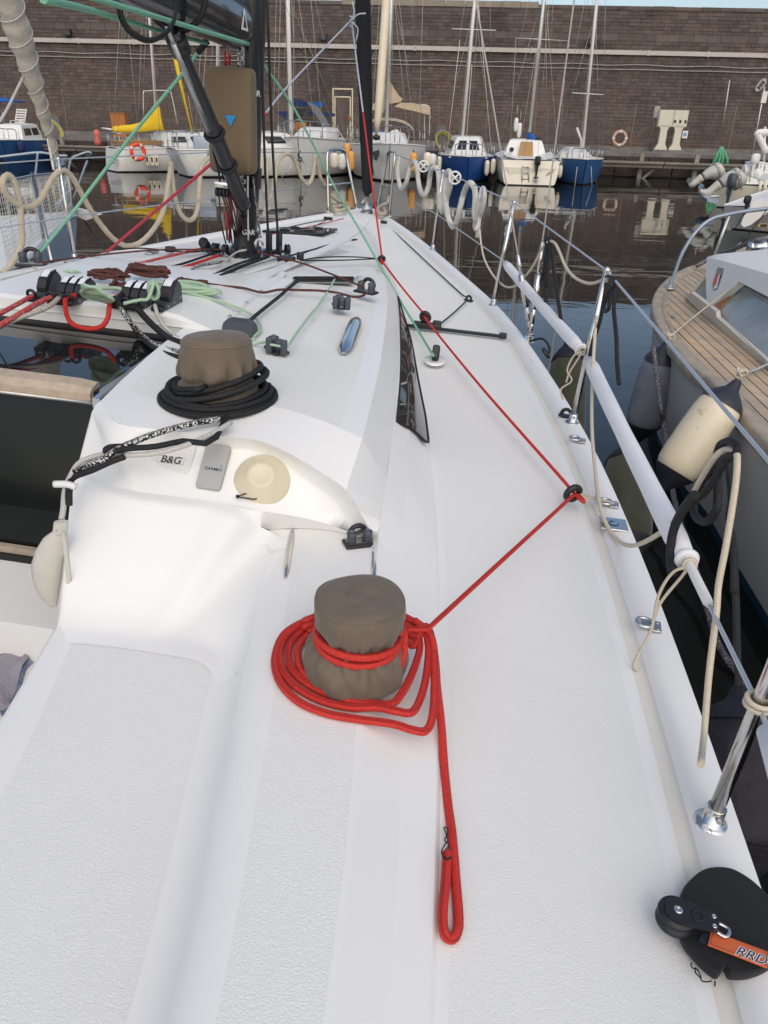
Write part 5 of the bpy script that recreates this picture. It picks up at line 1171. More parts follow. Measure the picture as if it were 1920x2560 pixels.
def other_ropes():
    # green lines
    end = B('e2', 1445, 1240, 1.385)
    rope('spinnaker_sheet', [Bu('c2', 100, 345, 3.95), Bu('c2', 360, 720, 3.75), Bu('c2', 625, 1235, 3.6), Bu('e2', 720, 0, 3.55), Bu('e2', 930, 370, 3.75), Bu('e2', 1090, 650, 4.0), Bu('e2', 1300, 1000, 4.4), end], .0062, 'rope_green', 'long green line slanting from the mast down to the deck block', n=6)
    rope('spinnaker_guy', [Bu('c1', 1290, 330, 4.5), Bu('c1', 1180, 480, 4.5), Bu('c1', 860, 870, 4.55), Bu('c1', 575, 1240, 4.6), Bu('c4', 470, 445, 4.65), Bu('c4', 225, 745, 4.7)], .0085, 'rope_green', 'green line slanting from the boom down to the port cleat', n=5)
    t = thing('rope_tube_end', 'black tapered rope sleeve hanging below the boom end', 'rope sleeve', Bu('c1', 1310, 290, 4.5))
    mb = MB(); mb.tube([Bu('c1', 1280, 340, 4.5), Bu('c1', 1345, 265, 4.5)], .014, 8); mb.build('sleeve', 'rubber', t)
    # reef lines along the boom
    rope('reef_line', [Bu('c1', 280, -5, 6.6), Bu('c1', 600, 70, 5.9), Bu('c1', 900, 160, 5.2), Bu('c1', 1100, 218, 4.9), Bu('c1', 1340, 280, 4.55)], .0085, 'rope_green', 'green reefing line slung below the black boom', n=5)
    rope('reef_line', [Bv('c1', 580, -20, .10), Bv('c1', 900, 75, .10), Bv('c1', 1150, 150, .10), Bv('c1', 1400, 225, .095), Bv('c1', 1610, 285, .08)], .0085, 'rope_green', 'green reefing line running tight along the side of the black boom', n=5)
    # two black halyards right of the mast
    for k, (x0, x1, xb) in enumerate(((1195, 1265, 447), (1290, 1382, 512))):
        pb = B('c5', xb, 655, 1.67); a = Bu('d8', x0-(40 if k == 0 else 55), -1660, UVW(pb)[0]+.03)
        rope('halyard', [a, Bu('d8', x0+5, 0, UVW(pb)[0]+.01), pb], .0062, 'rope_black', ['black halyard beside the mast, the one closer to it', 'black halyard beside the mast, the outer of the two'][k], n=4)
    # control lines from the mast foot to the clutches and across the roof
    L_ = [('vang_line', [('e4',660,160,1.62),('e4',900,80,1.62),('e4',1120,5,1.62)], .0075, 'rope_red', 'red line on the roof between clutches and mast foot', 0),
          ('reef_tail', [('e4',0,190,1.64),('e4',260,120,1.62),('e4',520,50,1.62),('c4',1420,660,1.62)], .0075, 'rope_redfleck', 'red flecked line running from the clutches to the mast foot', 0),
          ('control_line', [('e4',550,145,1.625),('e4',800,75,1.62),('c4',1430,700,1.62)], .006, 'rope_black', 'black line lying beside the red line toward the mast foot', 0),
          ('topping_line', [('e4',860,145,1.63),('e4',920,105,1.64),('e4',1060,80,1.635),('e4',1200,50,1.63),('c5',160,670,1.63)], .0075, 'rope_blackwhite', 'black and white flecked line on the roof behind the clutches', 0),
          ('control_line', [('e4',1050,190,1.63),('e4',1250,95,1.63),('c5',380,690,1.62)], .0065, 'rope_black', 'black line in the first roof channel beside the mast', 0),
          ('control_line', [('e4',1120,200,1.63),('e4',1190,168,1.63),('e4',1330,105,1.63),('c5',445,688,1.62)], .009, 'rope_black', 'thick black line in the second roof channel beside the mast', 0),
          ('tracer_line', [('e4',640,200,1.63),('e4',860,155,1.63),('e4',1110,95,1.63),('c5',230,660,1.65),('c5',300,640,1.66)], .005, 'rope_grey', 'pale grey line crossing the roof to the mast foot', 0),
          ('furling_line', [('e4',1360,625,1.65),('e4',1450,545,1.636),('e4',1659,375,1.636),('e2',70,630,1.636),('e2',190,535,1.625)], .0072, 'rope_black', 'black line diving into the slot in the roof', 0),
          ('trim_line', [('d2',390,560,1.65),('d2',450,470,1.64),('d2',540,350,1.632),('e2',310,855,1.632),('e2',440,660,1.630),('e2',515,530,1.625)], .0048, 'rope_mint', 'thin pale green line from the swivel cleat to the roof slot', 0),
          ('cunningham_line', [('c5',370,655,1.66),('c5',520,690,1.65),('e2',210,380,1.65),('e2',480,480,1.64),('e2',640,545,1.64),('e2',770,600,1.65)], .0048, 'rope_brown', 'thin brown line from the mast foot to the forward roof cleat', 0),
          ('cunningham_tail', [('e2',820,660,1.65),('e2',770,690,1.63),('e2',680,695,1.625),('e2',540,660,1.63),('e2',380,640,1.634),('e2',200,635,1.634),('e2',0,630,1.634),('e4',1500,340,1.637),('e4',1330,300,1.64),('e4',1180,285,1.645),('e4',1030,265,1.65),('e4',950,250,1.66)], .0052, 'rope_brown', 'thin brown rope lying across the roof from cleat to rope heap', 0),
          ('mint_tail', [('e4',760,340,1.66),('e4',900,365,1.66),('e4',1050,405,1.65),('e4',1250,470,1.64),('e4',1400,540,1.632),('e4',1470,610,1.63),('e4',1480,680,1.625),('e4',1430,740,1.622),('e4',1420,765,1.62)], .0058, 'rope_mint', 'pale green rope tail curving over the roof behind the winch', 0),
          ('mint_lead', [('e4',1410,808,1.622),('e4',1460,800,1.625),('e4',1520,790,1.64),('d2',270,545,1.65),('d2',350,560,1.65)], .0045, 'rope_mint', 'short pale green line through the swivel cleat beside the winch', 0),
          ('barber_line', [('c5',640,545,1.50),('c5',770,470,1.49),('c5',830,440,1.47)], .0035, 'rope_black', 'thin dark line ahead of the foredeck hatch', 0),
          ('jackline', [('e2',1005,10,1.40),('e2',1240,230,1.385),('e2',1659,620,1.352),('c6',585,945,1.355)], .0042, 'rope_black', 'thin dark line lying along the starboard side deck', 0),
          ('barber_line', [('c6',590,965,1.355),('c6',500,1050,1.352),('c6',390,1140,1.352),('d2',1300,430,1.365)], .0045, 'rope_black', 'thin dark line from the eye fairlead to the jib car', 0),
          ('furler_line', [('c5',430,545,1.52),('c5',700,490,1.49),('c5',930,435,1.44)], .0042, 'rope_pink', 'thin red line leading along the foredeck to the bow', 0),
          ('foredeck_line', [('c5',430,535,1.53),('c5',620,480,1.50),('c5',820,440,1.46)], .0040, 'rope_black', 'thin dark line along the foredeck beside the red one', 0),
          ('tack_line', [('e2',240,330,1.62),('e2',60,310,1.60),('c5',1000,570,1.56)] if False else [('c5',540,690,1.63),('c5',800,620,1.60),('c5',940,580,1.57),('c5',1015,572,1.56)], .005, 'rope_black', 'dark line bowed over the roof to a padeye by the hatch', 0),
          ('tack_line', [('c5',640,670,1.62),('c5',800,615,1.60),('c5',930,585,1.57),('c5',1010,574,1.56)], .004, 'rope_black', 'thin dark line beside the bowed line by the hatch', 0),
          ('whisker_line', [('c5',975,560,1.56),('c5',1040,520,1.53),('c5',1095,455,1.46)], .0026, 'rope_grey', 'very thin grey line on the foredeck roof nose', 0),
          ('port_control_line', [('c4',250,775,1.585),('c4',600,730,1.60),('c4',900,700,1.61),('c4',1100,690,1.62),('c4',1430,690,1.64)], .0045, 'rope_brown', 'thin dark line across the port roof to the mast foot', 0),
          ('port_guide_line', [('c4',760,690,1.58),('c4',900,680,1.59),('c4',1090,695,1.62),('c4',1250,705,1.63),('c4',1410,685,1.64)], .004, 'rope_black', 'second thin dark line across the port roof', 0),
          ('port_tail', [('e3',300,110,1.575),('e3',345,150,1.585),('e3',300,200,1.60),('e3',150,235,1.60),('e3',0,265,1.60)], .005, 'rope_grey', 'grey line trailing aft from the port cleat', 0),
          ('port_strop', [('e3',0,225,1.60),('e3',200,180,1.60),('e3',400,130,1.59),('e3',640,75,1.57)], .005, 'rope_grey', 'grey line running along the port roof edge', 0),
          ('mint_line', [('e3',0,340,1.62),('e3',180,325,1.625),('e3',300,260,1.63),('e3',340,200,1.63)], .0052, 'rope_mint', 'pale green line left of the clutches leading aft', 0),
          ('port_mint_coil', [('e3',560,165,1.64),('e3',640,150,1.66),('e3',720,165,1.65),('e3',740,185,1.64)], .006, 'rope_mint', 'pale green line arching behind the left clutches', 0)]
    for nm, pts, r, m, lab, _ in L_: rope(nm, [B(*p)+BN*r for p in pts], r, m, lab)
    # clutch tails hanging aft
    g = 1.69
    rope('clutch_tail', [B('e3',290,360,g), B('e3',200,410,g-.005), B('e3',0,520,g-.02), B('e3',-250,660,g-.05)], .0085, 'rope_redfleck', 'red flecked rope leading aft from the leftmost clutch')
    rope('clutch_tail', [B('e3',460,372,g), B('e3',350,420,g-.004), B('e3',200,510,g-.015), B('e3',0,625,g-.035), B('e3',-250,770,g-.06)], .0100, 'rope_redfleck', 'thick red flecked rope leading aft from the second clutch')
    rope('clutch_tail', [B('e3',540,372,g), B('e3',440,455,g-.01), B('e3',300,515,g-.02), B('e3',150,570,g-.03), B('e3',0,640,g-.045), B('e3',-250,740,g-.07)], .0085, 'rope_greyfleck', 'grey flecked rope leading aft between the red ones')
    rope('clutch_tail', [B('e3',680,355,g+.005), B('e3',600,375,g+.002), B('e3',590,450,g-.02), Bu('e3',605,540,5.80), Bu('e3',650,610,5.82), Bu('e3',750,650,5.83), Bu('e3',850,655,5.83), Bu('e3',930,625,5.82), Bu('e3',975,550,5.80), B('e3',985,470,g-.012), B('e3',1010,395,g), B('e3',1090,355,g+.003)], .0088, 'rope_red', 'red rope hanging in a U between the clutches over the hatch')
    bw = [B('e4',215,450,g-.005), B('e4',270,540,g-.025), B('e4',330,620,g-.05), B('e4',400,700,1.60), B('e4',480,765,1.597), B('e4',600,825,1.610), B('e4',720,858,1.622), B('e4',800,865,1.64)]
    rope('genoa_halyard', bw, .0090, 'rope_blackwhite', 'black and white flecked rope leading from a clutch to the cabin winch')
    rope('halyard_tail', [B('e4',240,330,g+.015), B('e4',190,400,g+.01), B('e4',220,440,g), B('e4',290,560,g-.035), B('e4',370,690,1.60), B('e4',480,800,1.60), B('e4',600,870,1.612), B('e4',750,915,1.625)], .0085, 'rope_black', 'black rope below the flecked one leading to the cabin winch')
    rope('halyard_tail', [B('e4',365,460,g-.005), B('e4',430,540,g-.03), B('e4',530,640,1.64), B('e4',650,735,1.625), B('e4',760,780,1.625), B('e4',850,795,1.635)], .0115, 'rope_black', 'thick black rope leading from a clutch toward the cabin winch')
    rope('grey_tail', [B('e4',530,440,g-.002), B('e4',560,540,g-.03), B('e4',620,640,1.64), B('e4',700,710,1.622), B('e4',760,760,1.615)], .0072, 'rope_grey', 'pale grey rope hanging from the rightmost clutch')
    # coils of pale green rope by the clutches
    ctr = B('e3', 885, 375, 1.705); pts = []
    pa, pb_ = B('e3', 745, 360, 1.70), B('e3', 1040, 330, 1.70)
    for i in range(7*16+1):
        a = 2*math.pi*i/16; k = i/16; sx = .064-.005*k+.004*math.sin(k*5); sz = .040-.003*k
        pts.append(ctr+(BS*.97-BF*.25)*(sx*math.cos(a)*(1.05))+(BN*.60-BF*.78)*(sz*math.sin(a))+BN*(.003*math.sin(3*a+k))-BF*(.006*k)+BN*(.006*k))
    pts += [ctr+BS*.06+BN*.035-BF*-.02, ctr+BS*.075+BN*.03+BF*.03]
    rope('coiled_rope', pts, .0068, 'rope_mint', 'pale green rope coiled between the two banks of clutches', n=3)
    c2 = B('e4', 530, 330, 1.725); pts = []
    for i in range(4*14+1):
        a = 2*math.pi*i/14; k = i/14
        pts.append(c2+BS*(.018*math.sin(a)+.006*k-.01)+BN*(.028*math.cos(a)+.012)-BF*(.012*k-.01))
    pts += [B('e4',470,385,1.72), B('e4',410,395,1.715), B('e4',330,410,1.71), B('e4',250,430,1.705)]
    rope('coiled_rope', pts, .0062, 'rope_mint', 'pale green rope hitched around the levers of the right clutches', n=3)
    pts = []; c3 = B('e4', 900, 330, 1.665)
    for i in range(6*14+1):
        a = 2*math.pi*i/14; k = i/14
        pts.append(c3+BS*(.105*math.cos(a)-.01*k)+BF*(.035*math.sin(a)+.004*math.sin(k*3))+BN*(.006+.004*k+.005*math.sin(2*a+k)))
    rope('coiled_rope', pts, .0068, 'rope_mint', 'pale green rope coil flaked flat on the roof beside the right clutch', n=3)
    # heap of brown rope behind the clutches
    rnd = random.Random(11)
    def heap(c, sx, sy, sz, n, lab, yaw=0.0):
        pts = []
        for i in range(n):
            a = i*.9+rnd.uniform(-.3,.3); r = rnd.uniform(.55, 1)
            pts.append(c+BS*(sx*r*math.cos(a))+BF*(sy*r*math.sin(a))+BN*(sz*(.25+.75*rnd.random())*(1.1-r*.6)))
        rope('rope_heap', pts, .0060, 'rope_brown', lab, n=5)
    heap(B('e3', 980, 215, 1.675), .09, .035, .055, 60, 'dark brown rope heaped behind the coil of pale green rope')
    heap(B('e3', 1330, 190, 1.675), .10, .04, .075, 60, 'dark brown rope heaped behind the right bank of clutches')
    heap(B('e4', 870, 248, 1.665), .075, .014, .025, 36, 'dark brown rope twisted beside the flat pale green coil')
    heap(B('e3', 1080, 320, 1.675), .035, .03, .05, 26, 'dark brown rope tangle between green coil and clutches')
other_ropes()

def black_winch_rope():
    c = W(6.355, .612, 1.606); pts = []
    def ring(r, h, a0, turns, tilt, ph, n=20, k0=0):
        o = []
        for i in range(int(n*turns)+1):
            a = a0+2*math.pi*i/n
            o.append(c+BS*(r*(1+.03*math.sin(a*2+ph))*math.cos(a))+BF*(r*math.sin(a))+BN*(h+tilt*math.cos(a-ph)+.0006*i))
        return o
    P_ = ring(.116, .066, 2.2, 1.4, .034, .1)+ring(.122, .046, 1.8, 1.0, .028, .2)+ring(.128, .030, 2.2, .8, .012, .4)+ring(.142, .012, 1.2, 1.9, .006, .6)+ring(.155, .010, .8, 1.1, .006, 1.0)
    tail = [B('d1',1180,640,1.615), B('d1',1000,660,1.612), B('d1',850,690,1.606), B('d1',720,700,1.600), B('d1',620,715,1.590), B('d1',575,715,1.585), B('d1',600,695,1.592), B('d1',680,690,1.60)]
    rope('winch_tail', P_+tail, .0078, 'rope_black', 'black rope wound in loose turns around the cabin-top winch cover', n=3)
    rope('winch_turns', ring(.132, .050, 1.9, 1.25, .03, .1)+ring(.135, .024, 3.0, 1.3, .008, 2.0), .0085, 'rope_black', 'second black rope wrapped around the cabin-top winch cover', n=3)
    pts = [B('d1',1200,540,1.625), B('d1',1080,560,1.622), B('d1',950,590,1.618), B('d1',820,630,1.612), B('d1',720,670,1.605), B('d1',650,700,1.595), B('d1',560,760,1.575), B('d1',480,790,1.555), B('d1',400,830,1.53)]
    rope('flecked_tail', pts, .0085, 'rope_blackwhite', 'black and white flecked rope tail running aft from the cabin winch', n=6)
    rope('grey_tail', [B('d1',1260,560,1.628), B('d1',1150,625,1.618), B('d1',1000,688,1.606), B('d1',850,726,1.592), B('d1',700,738,1.582), B('d1',560,735,1.570), B('d1',440,775,1.550), B('d1',385,850,1.525), Bu('d1',355,930,6.80), Bu('d1',345,1030,6.84), Bu('d1',335,1090,6.86)], .0070, 'rope_grey', 'pale grey rope tail running aft over the cabin edge into the bag', n=6)
    rope('black_tail', [B('d1',680,745,1.582), B('d1',600,775,1.568), B('d1',500,820,1.545), B('d1',400,860,1.52), Bu('d1',378,920,6.80), Bu('d1',376,1010,6.83)], .0085, 'rope_black', 'black rope tail hanging over the cabin edge above the bag', n=6)
    # white hook and rope bag
    p = Bu('d1', 362, 905, 6.80); t = thing('rope_bag', 'off-white cloth rope bag hanging in the companionway', 'bag', Bu('d1', 270, 1560, 6.9))
    mb = MB(); mb.tube(crom([p-BS*.03, p+BS*.0+BN*.004, p+BS*.025-BN*.0], 4), .009, 8); mb.build('hook', 'white_plastic', t)
    rows = []
    for y, xl, xr in ((1100,296,372),(1150,290,368),(1185,240,362),(1250,200,352),(1330,175,345),(1400,182,335),(1460,200,325),(1520,230,318),(1565,280,308)):
        a, b = Bu('d1', xl, y, 6.88), Bu('d1', xr, y, 6.88); m_ = (a+b)/2; d = (b-a)/2; dep = d.length*.55
        rows.append([m_+d*math.cos(2*math.pi*i/16)*(1+.05*math.sin(3*i))-BF*(dep*math.sin(2*math.pi*i/16)) for i in range(16)])
    mb = MB(); mb.loft(rows, 0, closed=True, cap=True); bd = mb.build('bag_body', 'bag_cloth', t)
    mb = MB(); a, b = Bu('d1', 310, 1150, 6.93), Bu('d1', 345, 1170, 6.93); mb.tube(crom([a, (a+b)/2-BF*.01, b, b-BN*.1, b-BN*.2-BS*.005], 5), .006, 6, flat=.4); mb.build('bag_strap', 'bag_cloth', bd)
    # towel on the seat
    t = thing('towel', 'lilac-grey towel with blue striped edge lying on the cockpit seat', 'towel', B('d7', 80, 450, .92))
    edge = [(-620,290),(0,302),(100,308),(185,318),(150,370),(110,430),(85,520),(50,590),(0,640),(-560,760)]
    rnd = random.Random(4)
    P_ = [B('d7', x, y, .915) for x, y in edge]
    n = 24; A = resample(crom(P_[:4], 6), n); Cc = resample(crom(P_[9:2:-1], 6), n)
    rows = []
    for i in range(14):
        f = i/13; rows.append([a.lerp(b, f)+BN*(.006*math.sin(9*f+a.x*30)+.006*math.sin(a.y*40+f*7)+.004*rnd.random()) for a, b in zip(A, Cc)])
    mb = MB(); mb.loft(rows, 0); mb.build('towel_face', 'towel', t)
    e1_ = [B('d7', x, y, .914) for x, y in ((185,318),(150,370),(110,430),(85,520),(50,590),(0,640))]; e2_ = [B('d7', x, y, .903) for x, y in ((222,322),(205,355),(130,430),(105,530),(60,620),(10,665))]
    mb = MB(); mb.loft([resample(e1_, 20), [a.lerp(b, .5)+BN*.006*math.sin(i*1.3) for i, (a, b) in enumerate(zip(resample(e1_, 20), resample(e2_, 20)))], resample(e2_, 20)], 0); mb.build('towel_border', 'towel_blue', t)
black_winch_rope()

def hat_and_block():
    w0 = 1.322
    outl = [(935,780),(1000,700),(1090,630),(1200,603),(1330,615),(1440,670),(1540,745),(1640,850),(1720,980),(1760,1150),(1740,1300),(1690,1400),(1600,1460),(1480,1500),(1380,1505),(1320,1495),(1295,1450),(1275,1430),(1260,1460),(1215,1500),(1130,1440),(1040,1350),(950,1240),(905,1130),(890,1000),(905,880)]
    P_ = crom([B('d6', x, y, w0) for x, y in outl], 3, closed=True); c = sum(P_, Vector())/len(P_)
    t = thing('neoprene_pad', 'black neoprene pad with an orange strap lying on the side deck', 'pad', c)
    rows = []
    for k, h in ((.985,.001),(1.0,.005),(1.0,.012),(.985,.016),(.96,.018)):
        rows.append([c+(p-c)*k+BN*h for i, p in enumerate(P_)])
    mb = MB(); mb.loft(rows, 0, closed=True, cap=True); o = mb.build('pad_body', 'neoprene', t)
    S_ = [B('d6', x, y, w0+.026) for x, y in ((1183,1097),(1665,1275),(1650,1400),(1158,1208))]
    mb = MB(); mb.prism(S_[::-1], BN*.004); s_ = mb.build('strap', 'strap_orange', t)
    mb = MB(); cc = sum(S_, Vector())/4; mb.tube([cc+(p-cc)*.93+BN*.0045 for p in S_], .0006, 4, closed=True); mb.build('strap_stitching', 'brown_rust', s_)
    mb = MB(); mb.prism([B('d6', x, y, w0+.022) for x, y in ((1100,1130),(1180,1100),(1156,1206),(1080,1180))][::-1], BN*.004); mb.build('strap_end', 'fender_cap', t)
    xd = B('d6',1620,1340,w0+.030)-B('d6',1390,1255,w0+.030); yd = B('d6',1450,1200,w0+.030)-B('d6',1435,1290,w0+.030); pc = B('d6', 1508, 1292, w0+.0300)
    text('RRD', pc, xd, yd, .021, 'white_ink', s_, name='lettering_outline', shear=.45, bold=.06); text('RRD', pc+BN*.0004, xd, yd, .021, 'ink', s_, shear=.45, bold=.0)
    mb = MB()
    for pts in (((1022,1350),(1020,1375),(1040,1398),(1060,1395),(1055,1430),(1090,1465),(1105,1490)), ((1060,1395),(1080,1420),(1100,1460),(1110,1500),(1160,1508),(1190,1500)), ((1215,1500),(1220,1520),(1217,1545))):
        mb.tube(crom([B('d6', x, y, w0+.004) for x, y in pts], 4), .0010, 5)
    mb.build('loose_threads', 'rope_black', t)
    # snatch block
    p = B('d6', 910, 925, w0+.042); hd = (B('d6', 1230, 1000, w0+.05)-B('d6', 920, 900, w0+.05)).normalized(); sd = hd.cross(BN)
    t = thing('snatch_block', 'black sailing block with silver rivets lying on the neoprene pad', 'block', B('d6', 910, 945, w0))
    mb = MB(); mb.lathe(p-BN*.024, BN, [(.010,0),(.027,.001),(.028,.005),(.024,.009),(.0225,.012),(.024,.015),(.028,.019),(.027,.023),(.010,.024)], 32); mb.build('sheave', 'black_plastic', t)
    for h in (.0, -.028):
        mb = MB(); mb.prism([p+hd*a+sd*b+BN*h for a, b in ((-.018,.010),(-.013,.017),(.0,.021),(.019,.020),(.049,.0155),(.057,.008),(.057,-.008),(.049,-.0155),(.019,-.020),(.0,-.021),(-.013,-.017),(-.018,-.010))], BN*.004); ck = mb.build('cheek', 'black_plastic', t)
        if h > -.01:
            for a, b, r in ((0,.0,.0066),(.050,.008,.0035),(.050,-.008,.0035)):
                mb = MB(); mb.lathe(p+hd*a+sd*b+BN*.004, BN, [(r,0),(r,.0015),(r*.45,.002),(r*.4,.0012),(r*.1,.0012)], 18); mb.build('rivet', 'steel', ck)
            mb = MB(); mb.torus(p+hd*.027+BN*.004, BN, .008, .0022, 20, 6); mb.build('becket_hole', 'rubber', ck)
    q0 = p+hd*.062-BN*.008
    mb = MB(); mb.tube(crom([p+hd*.055+sd*.008-BN*.006, q0+sd*.010+hd*.005, q0+hd*.011+sd*.004, q0+hd*.011-sd*.004, q0-sd*.008+hd*.003, p+hd*.055-sd*.007-BN*.006], 5), .003, 8); mb.build('shackle', 'steel', t)
hat_and_block()
# ================================================================== ROUND THE LIFELINES
def Z(c, x, y, z): return onz(q(c, x, y), z)
def life(c, x, y, i, off=0.0):
    a, b = LIFE_TOP[i], LIFE_TOP[i+1]; n = (b-a).cross(BN).normalized(); return onplane(q(c, x, y), a+n*off, n)
def plife(c, x, y):
    a, b = W(.45, -.373, 1.95), W(3.5, -1.394, 1.94); n = (b-a).cross(BN).normalized(); return onplane(q(c, x, y), a, n)

def sleeves():
    for i, f0, f1, lab in ((2, .06, .95, 'white padded lifeline sleeve between the shrouds and the next stanchion'), (3, .03, .77, 'long white padded lifeline sleeve beside the white fender'), (4, .03, .8, 'white padded lifeline sleeve beside the nearest steel stanchion')):
        a, b = LIFE_LOW[i].lerp(LIFE_LOW[i+1], f0), LIFE_LOW[i].lerp(LIFE_LOW[i+1], f1); d = (b-a).normalized()
        t = thing('lifeline_sleeve', lab, 'sleeve', a, None)
        n = 16; path = [a.lerp(b, k/n)-BN*(.006*math.sin(math.pi*k/n)) for k in range(n+1)]
        mb = MB(); mb.tube(path, lambda t_: .0245*(1+.03*math.sin(9*t_)+.02*math.sin(23*t_)-(.25 if t_ in (0, 1) else 0)), 18); mb.build('foam_tube', 'sleeve', t)
        mb = MB(); mb.torus(b+d*.002, d, .017, .009, 18, 8); mb.build('tube_lip', 'sleeve', t)
        mb = MB(); mb.lathe(b+d*.004, d, [(.012,-.004),(.012,.002)], 14); mb.build('tube_bore', 'ink', t)
        if i == 3:
            mb = MB(); mb.lathe(b, d, [(.010,-.02),(.010,.16),(.007,.165),(.007,.17)], 12); mb.torus(b+d*.012, d, .014, .004, 18, 6); mb.build('wire_grommet', 'white_plastic', t)
        e = b+d*.03
        if i in (2, 3):
            mb = MB(); pts = [e, e-BS*.03-BN*.02, e-BS*.045-BN*.08, e-BS*.04-BN*.17 if i == 3 else e-BS*.02-BN*.12, e-BS*.055-BN*(.26 if i == 3 else .16), e-BS*.04-BN*(.285 if i == 3 else .20)]
            mb.tube(crom(pts, 6), .0036, 6); mb.tube(crom([e+BN*.004, e-BS*.012-BN*.03, e-BS*.035-BN*.09, e-BS*.04-BN*.13], 5), .0036, 6)
            for k in range(3): mb.torus(e+d*(.008*k-.02), d+BN*.2*(k-1), .013, .0036, 14, 6)
            if i == 2: mb.tube(crom([e, e.lerp(LIFE_LOW[3], .6)+BN*.01, LIFE_LOW[3]], 4), .0036, 6)
            mb.build('lashing', 'rope_cream', t)
        if i == 4:
            mb = MB(); s = LIFE_LOW[4]
            for k in range(2): mb.torus(s+BN*(.01*k), BN, .020, .0045, 18, 6)
            mb.tube([s+BS*.02, a], .0045, 6); mb.build('lashing', 'rope_cream', t)
sleeves()

def lifeline_ropes():
    pts = [life('c6',672,505,1), life('c6',682,600,1), life('c6',705,700,1), life('c6',760,800,1), life('c6',830,868,2), life('c6',895,870,2), life('c6',960,815,2), life('c6',1020,735,2), life('c6',1065,645,2), life('c6',1090,605,2), life('c6',1125,578,2), life('c6',1160,592,2), life('c6',1190,650,2), life('c6',1230,745,2), life('c6',1290,815,2), life('c6',1380,852,2), life('c6',1460,832,2), life('c6',1495,800,2), life('c6',1512,785,2)]
    pts += [life('c7',390,790,3), life('c7',355,850,3), life('d3',735,120,3), life('d3',715,300,3,.01), life('d3',700,560,3,.02), life('d3',698,800,3,.02), life('d3',712,1000,3,.02), B('d3',735,1200,1.36), B('d3',775,1330,1.335), B('d3',840,1420,1.335), life('d3',920,1450,3,-.01), life('d3',1040,1400,3,.01), life('d3',1180,1285,3,.01), life('d3',1290,1090,3,.01), life('d3',1370,965,3,.01), life('d3',1430,925,3), life('d3',1480,940,3), life('d3',1492,990,3), life('d3',1478,1150,3), life('d3',1430,1450,3), life('d3',1390,1659,3), life('d5',1230,450,3), life('d5',1170,950,3), life('d5',1130,1430,3), life('d5',1100,1700,3,.05)]
    rope('dock_line', pts, .0062, 'rope_cream', 'cream dock line draped in loops over the starboard lifelines', n=6)
    rope('dock_line_end', [B('d5',1020,1300,1.30), B('d5',1060,1345,1.31), B('d5',1110,1410,1.30)], .004, 'rope_cream', 'short cream cord at the deck edge under the dock line', n=5)
    # fuzzy thick rope hung in festoons on the starboard bow lifeline
    f = [(155,30),(140,120),(150,200),(168,240),(195,200),(215,120),(228,80),(250,65),(266,95),(275,190),(290,255),(315,280),(340,225),(350,150),(362,112),(385,100),(403,130),(410,220),(415,320),(430,388),(446,330),(446,230),(452,160),(468,125),(484,150),(478,230),(455,320),(462,400),(480,455),(500,485),(525,445),(545,360),(565,280),(588,220),(612,202),(636,230),(645,290),(640,380),(650,450)]
    P_ = [life('c6', x, y, 0 if x < 430 else 1, .012*math.sin(i*1.9)) for i, (x, y) in enumerate(f)]
    rope('mooring_rope', P_, .020, 'rope_fuzzy', 'thick fuzzy white mooring rope hung in festoons on the bow lifeline', k=14, n=7, lobes=3, pitch=.05)
    g = [(650,450),(668,330),(690,235),(705,270),(695,360),(668,440),(650,500),(640,470),(655,400),(672,300),(690,250)]
    rope('mooring_rope_end', [life('c6', x, y, 1, .02*math.sin(i*2.3)) for i, (x, y) in enumerate(g)]+[life('c6', 655, 555, 1)], .014, 'rope_fuzzy', 'doubled end of the fuzzy white rope tied up with a hitch', k=12, n=6, lobes=3, pitch=.045)
    for x, y in ((308,93),(512,167)):
        p = life('c6', x, y, 0 if x < 430 else 1, .03); n = (p-EYE).normalized(); t = thing('lifeline_roller', 'small white spoked disc on the lifeline, the one nearer the '+('bow' if x < 430 else 'hitched rope end'), 'roller', p, 'white discs on the bow lifeline')
        mb = MB(); mb.torus(p, n+BF*.3, .040, .007, 24, 6); mb.build('rim', 'white_plastic', t)
        x_ = (n+BF*.3).normalized().orthogonal().normalized(); y_ = (n+BF*.3).normalized().cross(x_)
        for a in (x_, y_):
            mb = MB(); mb.tube([p-a*.04, p+a*.04], .006, 6); mb.build('spoke', 'white_plastic', t)
    # hemp rope along the port lifeline
    e = [(20,1200),(90,1120),(145,1020),(165,930),(158,800),(150,690),(125,580),(95,495),(60,468),(28,490),(20,545),(50,615),(110,670),(175,700),(245,695),(300,650),(345,570),(390,490),(440,438),(490,440),(540,490),(590,580),(650,690),(730,810),(820,920),(900,980),(960,992),(1040,965),(1120,890),(1185,790),(1225,670),(1245,540),(1260,440),(1268,380)]
    rope('mooring_rope', [plife('e5', x, y) for x, y in e], .0175, 'rope_hemp', 'thick cream three-strand rope looped along the port lifeline', k=15, n=7, lobes=3, pitch=.06)
    e = [(1262,370),(1272,470),(1285,580),(1310,690),(1350,770),(1400,802),(1445,770),(1468,680),(1475,560),(1485,450),(1500,390),(1540,345),(1570,340)]
    rope('mooring_rope', [plife('e5', x, y) for x, y in e], .0175, 'rope_hemp', 'cream three-strand rope hanging in one U beside the mast', k=15, n=7, lobes=3, pitch=.055)
    e = [(170,1230),(165,1120),(170,1000)]
    e2 = [(215,1244),(228,1150),(245,1050),(290,1000),(340,1015),(375,1095),(405,1165),(440,1195),(468,1150),(482,1070),(486,1010),(500,1070),(525,1160),(560,1215)]
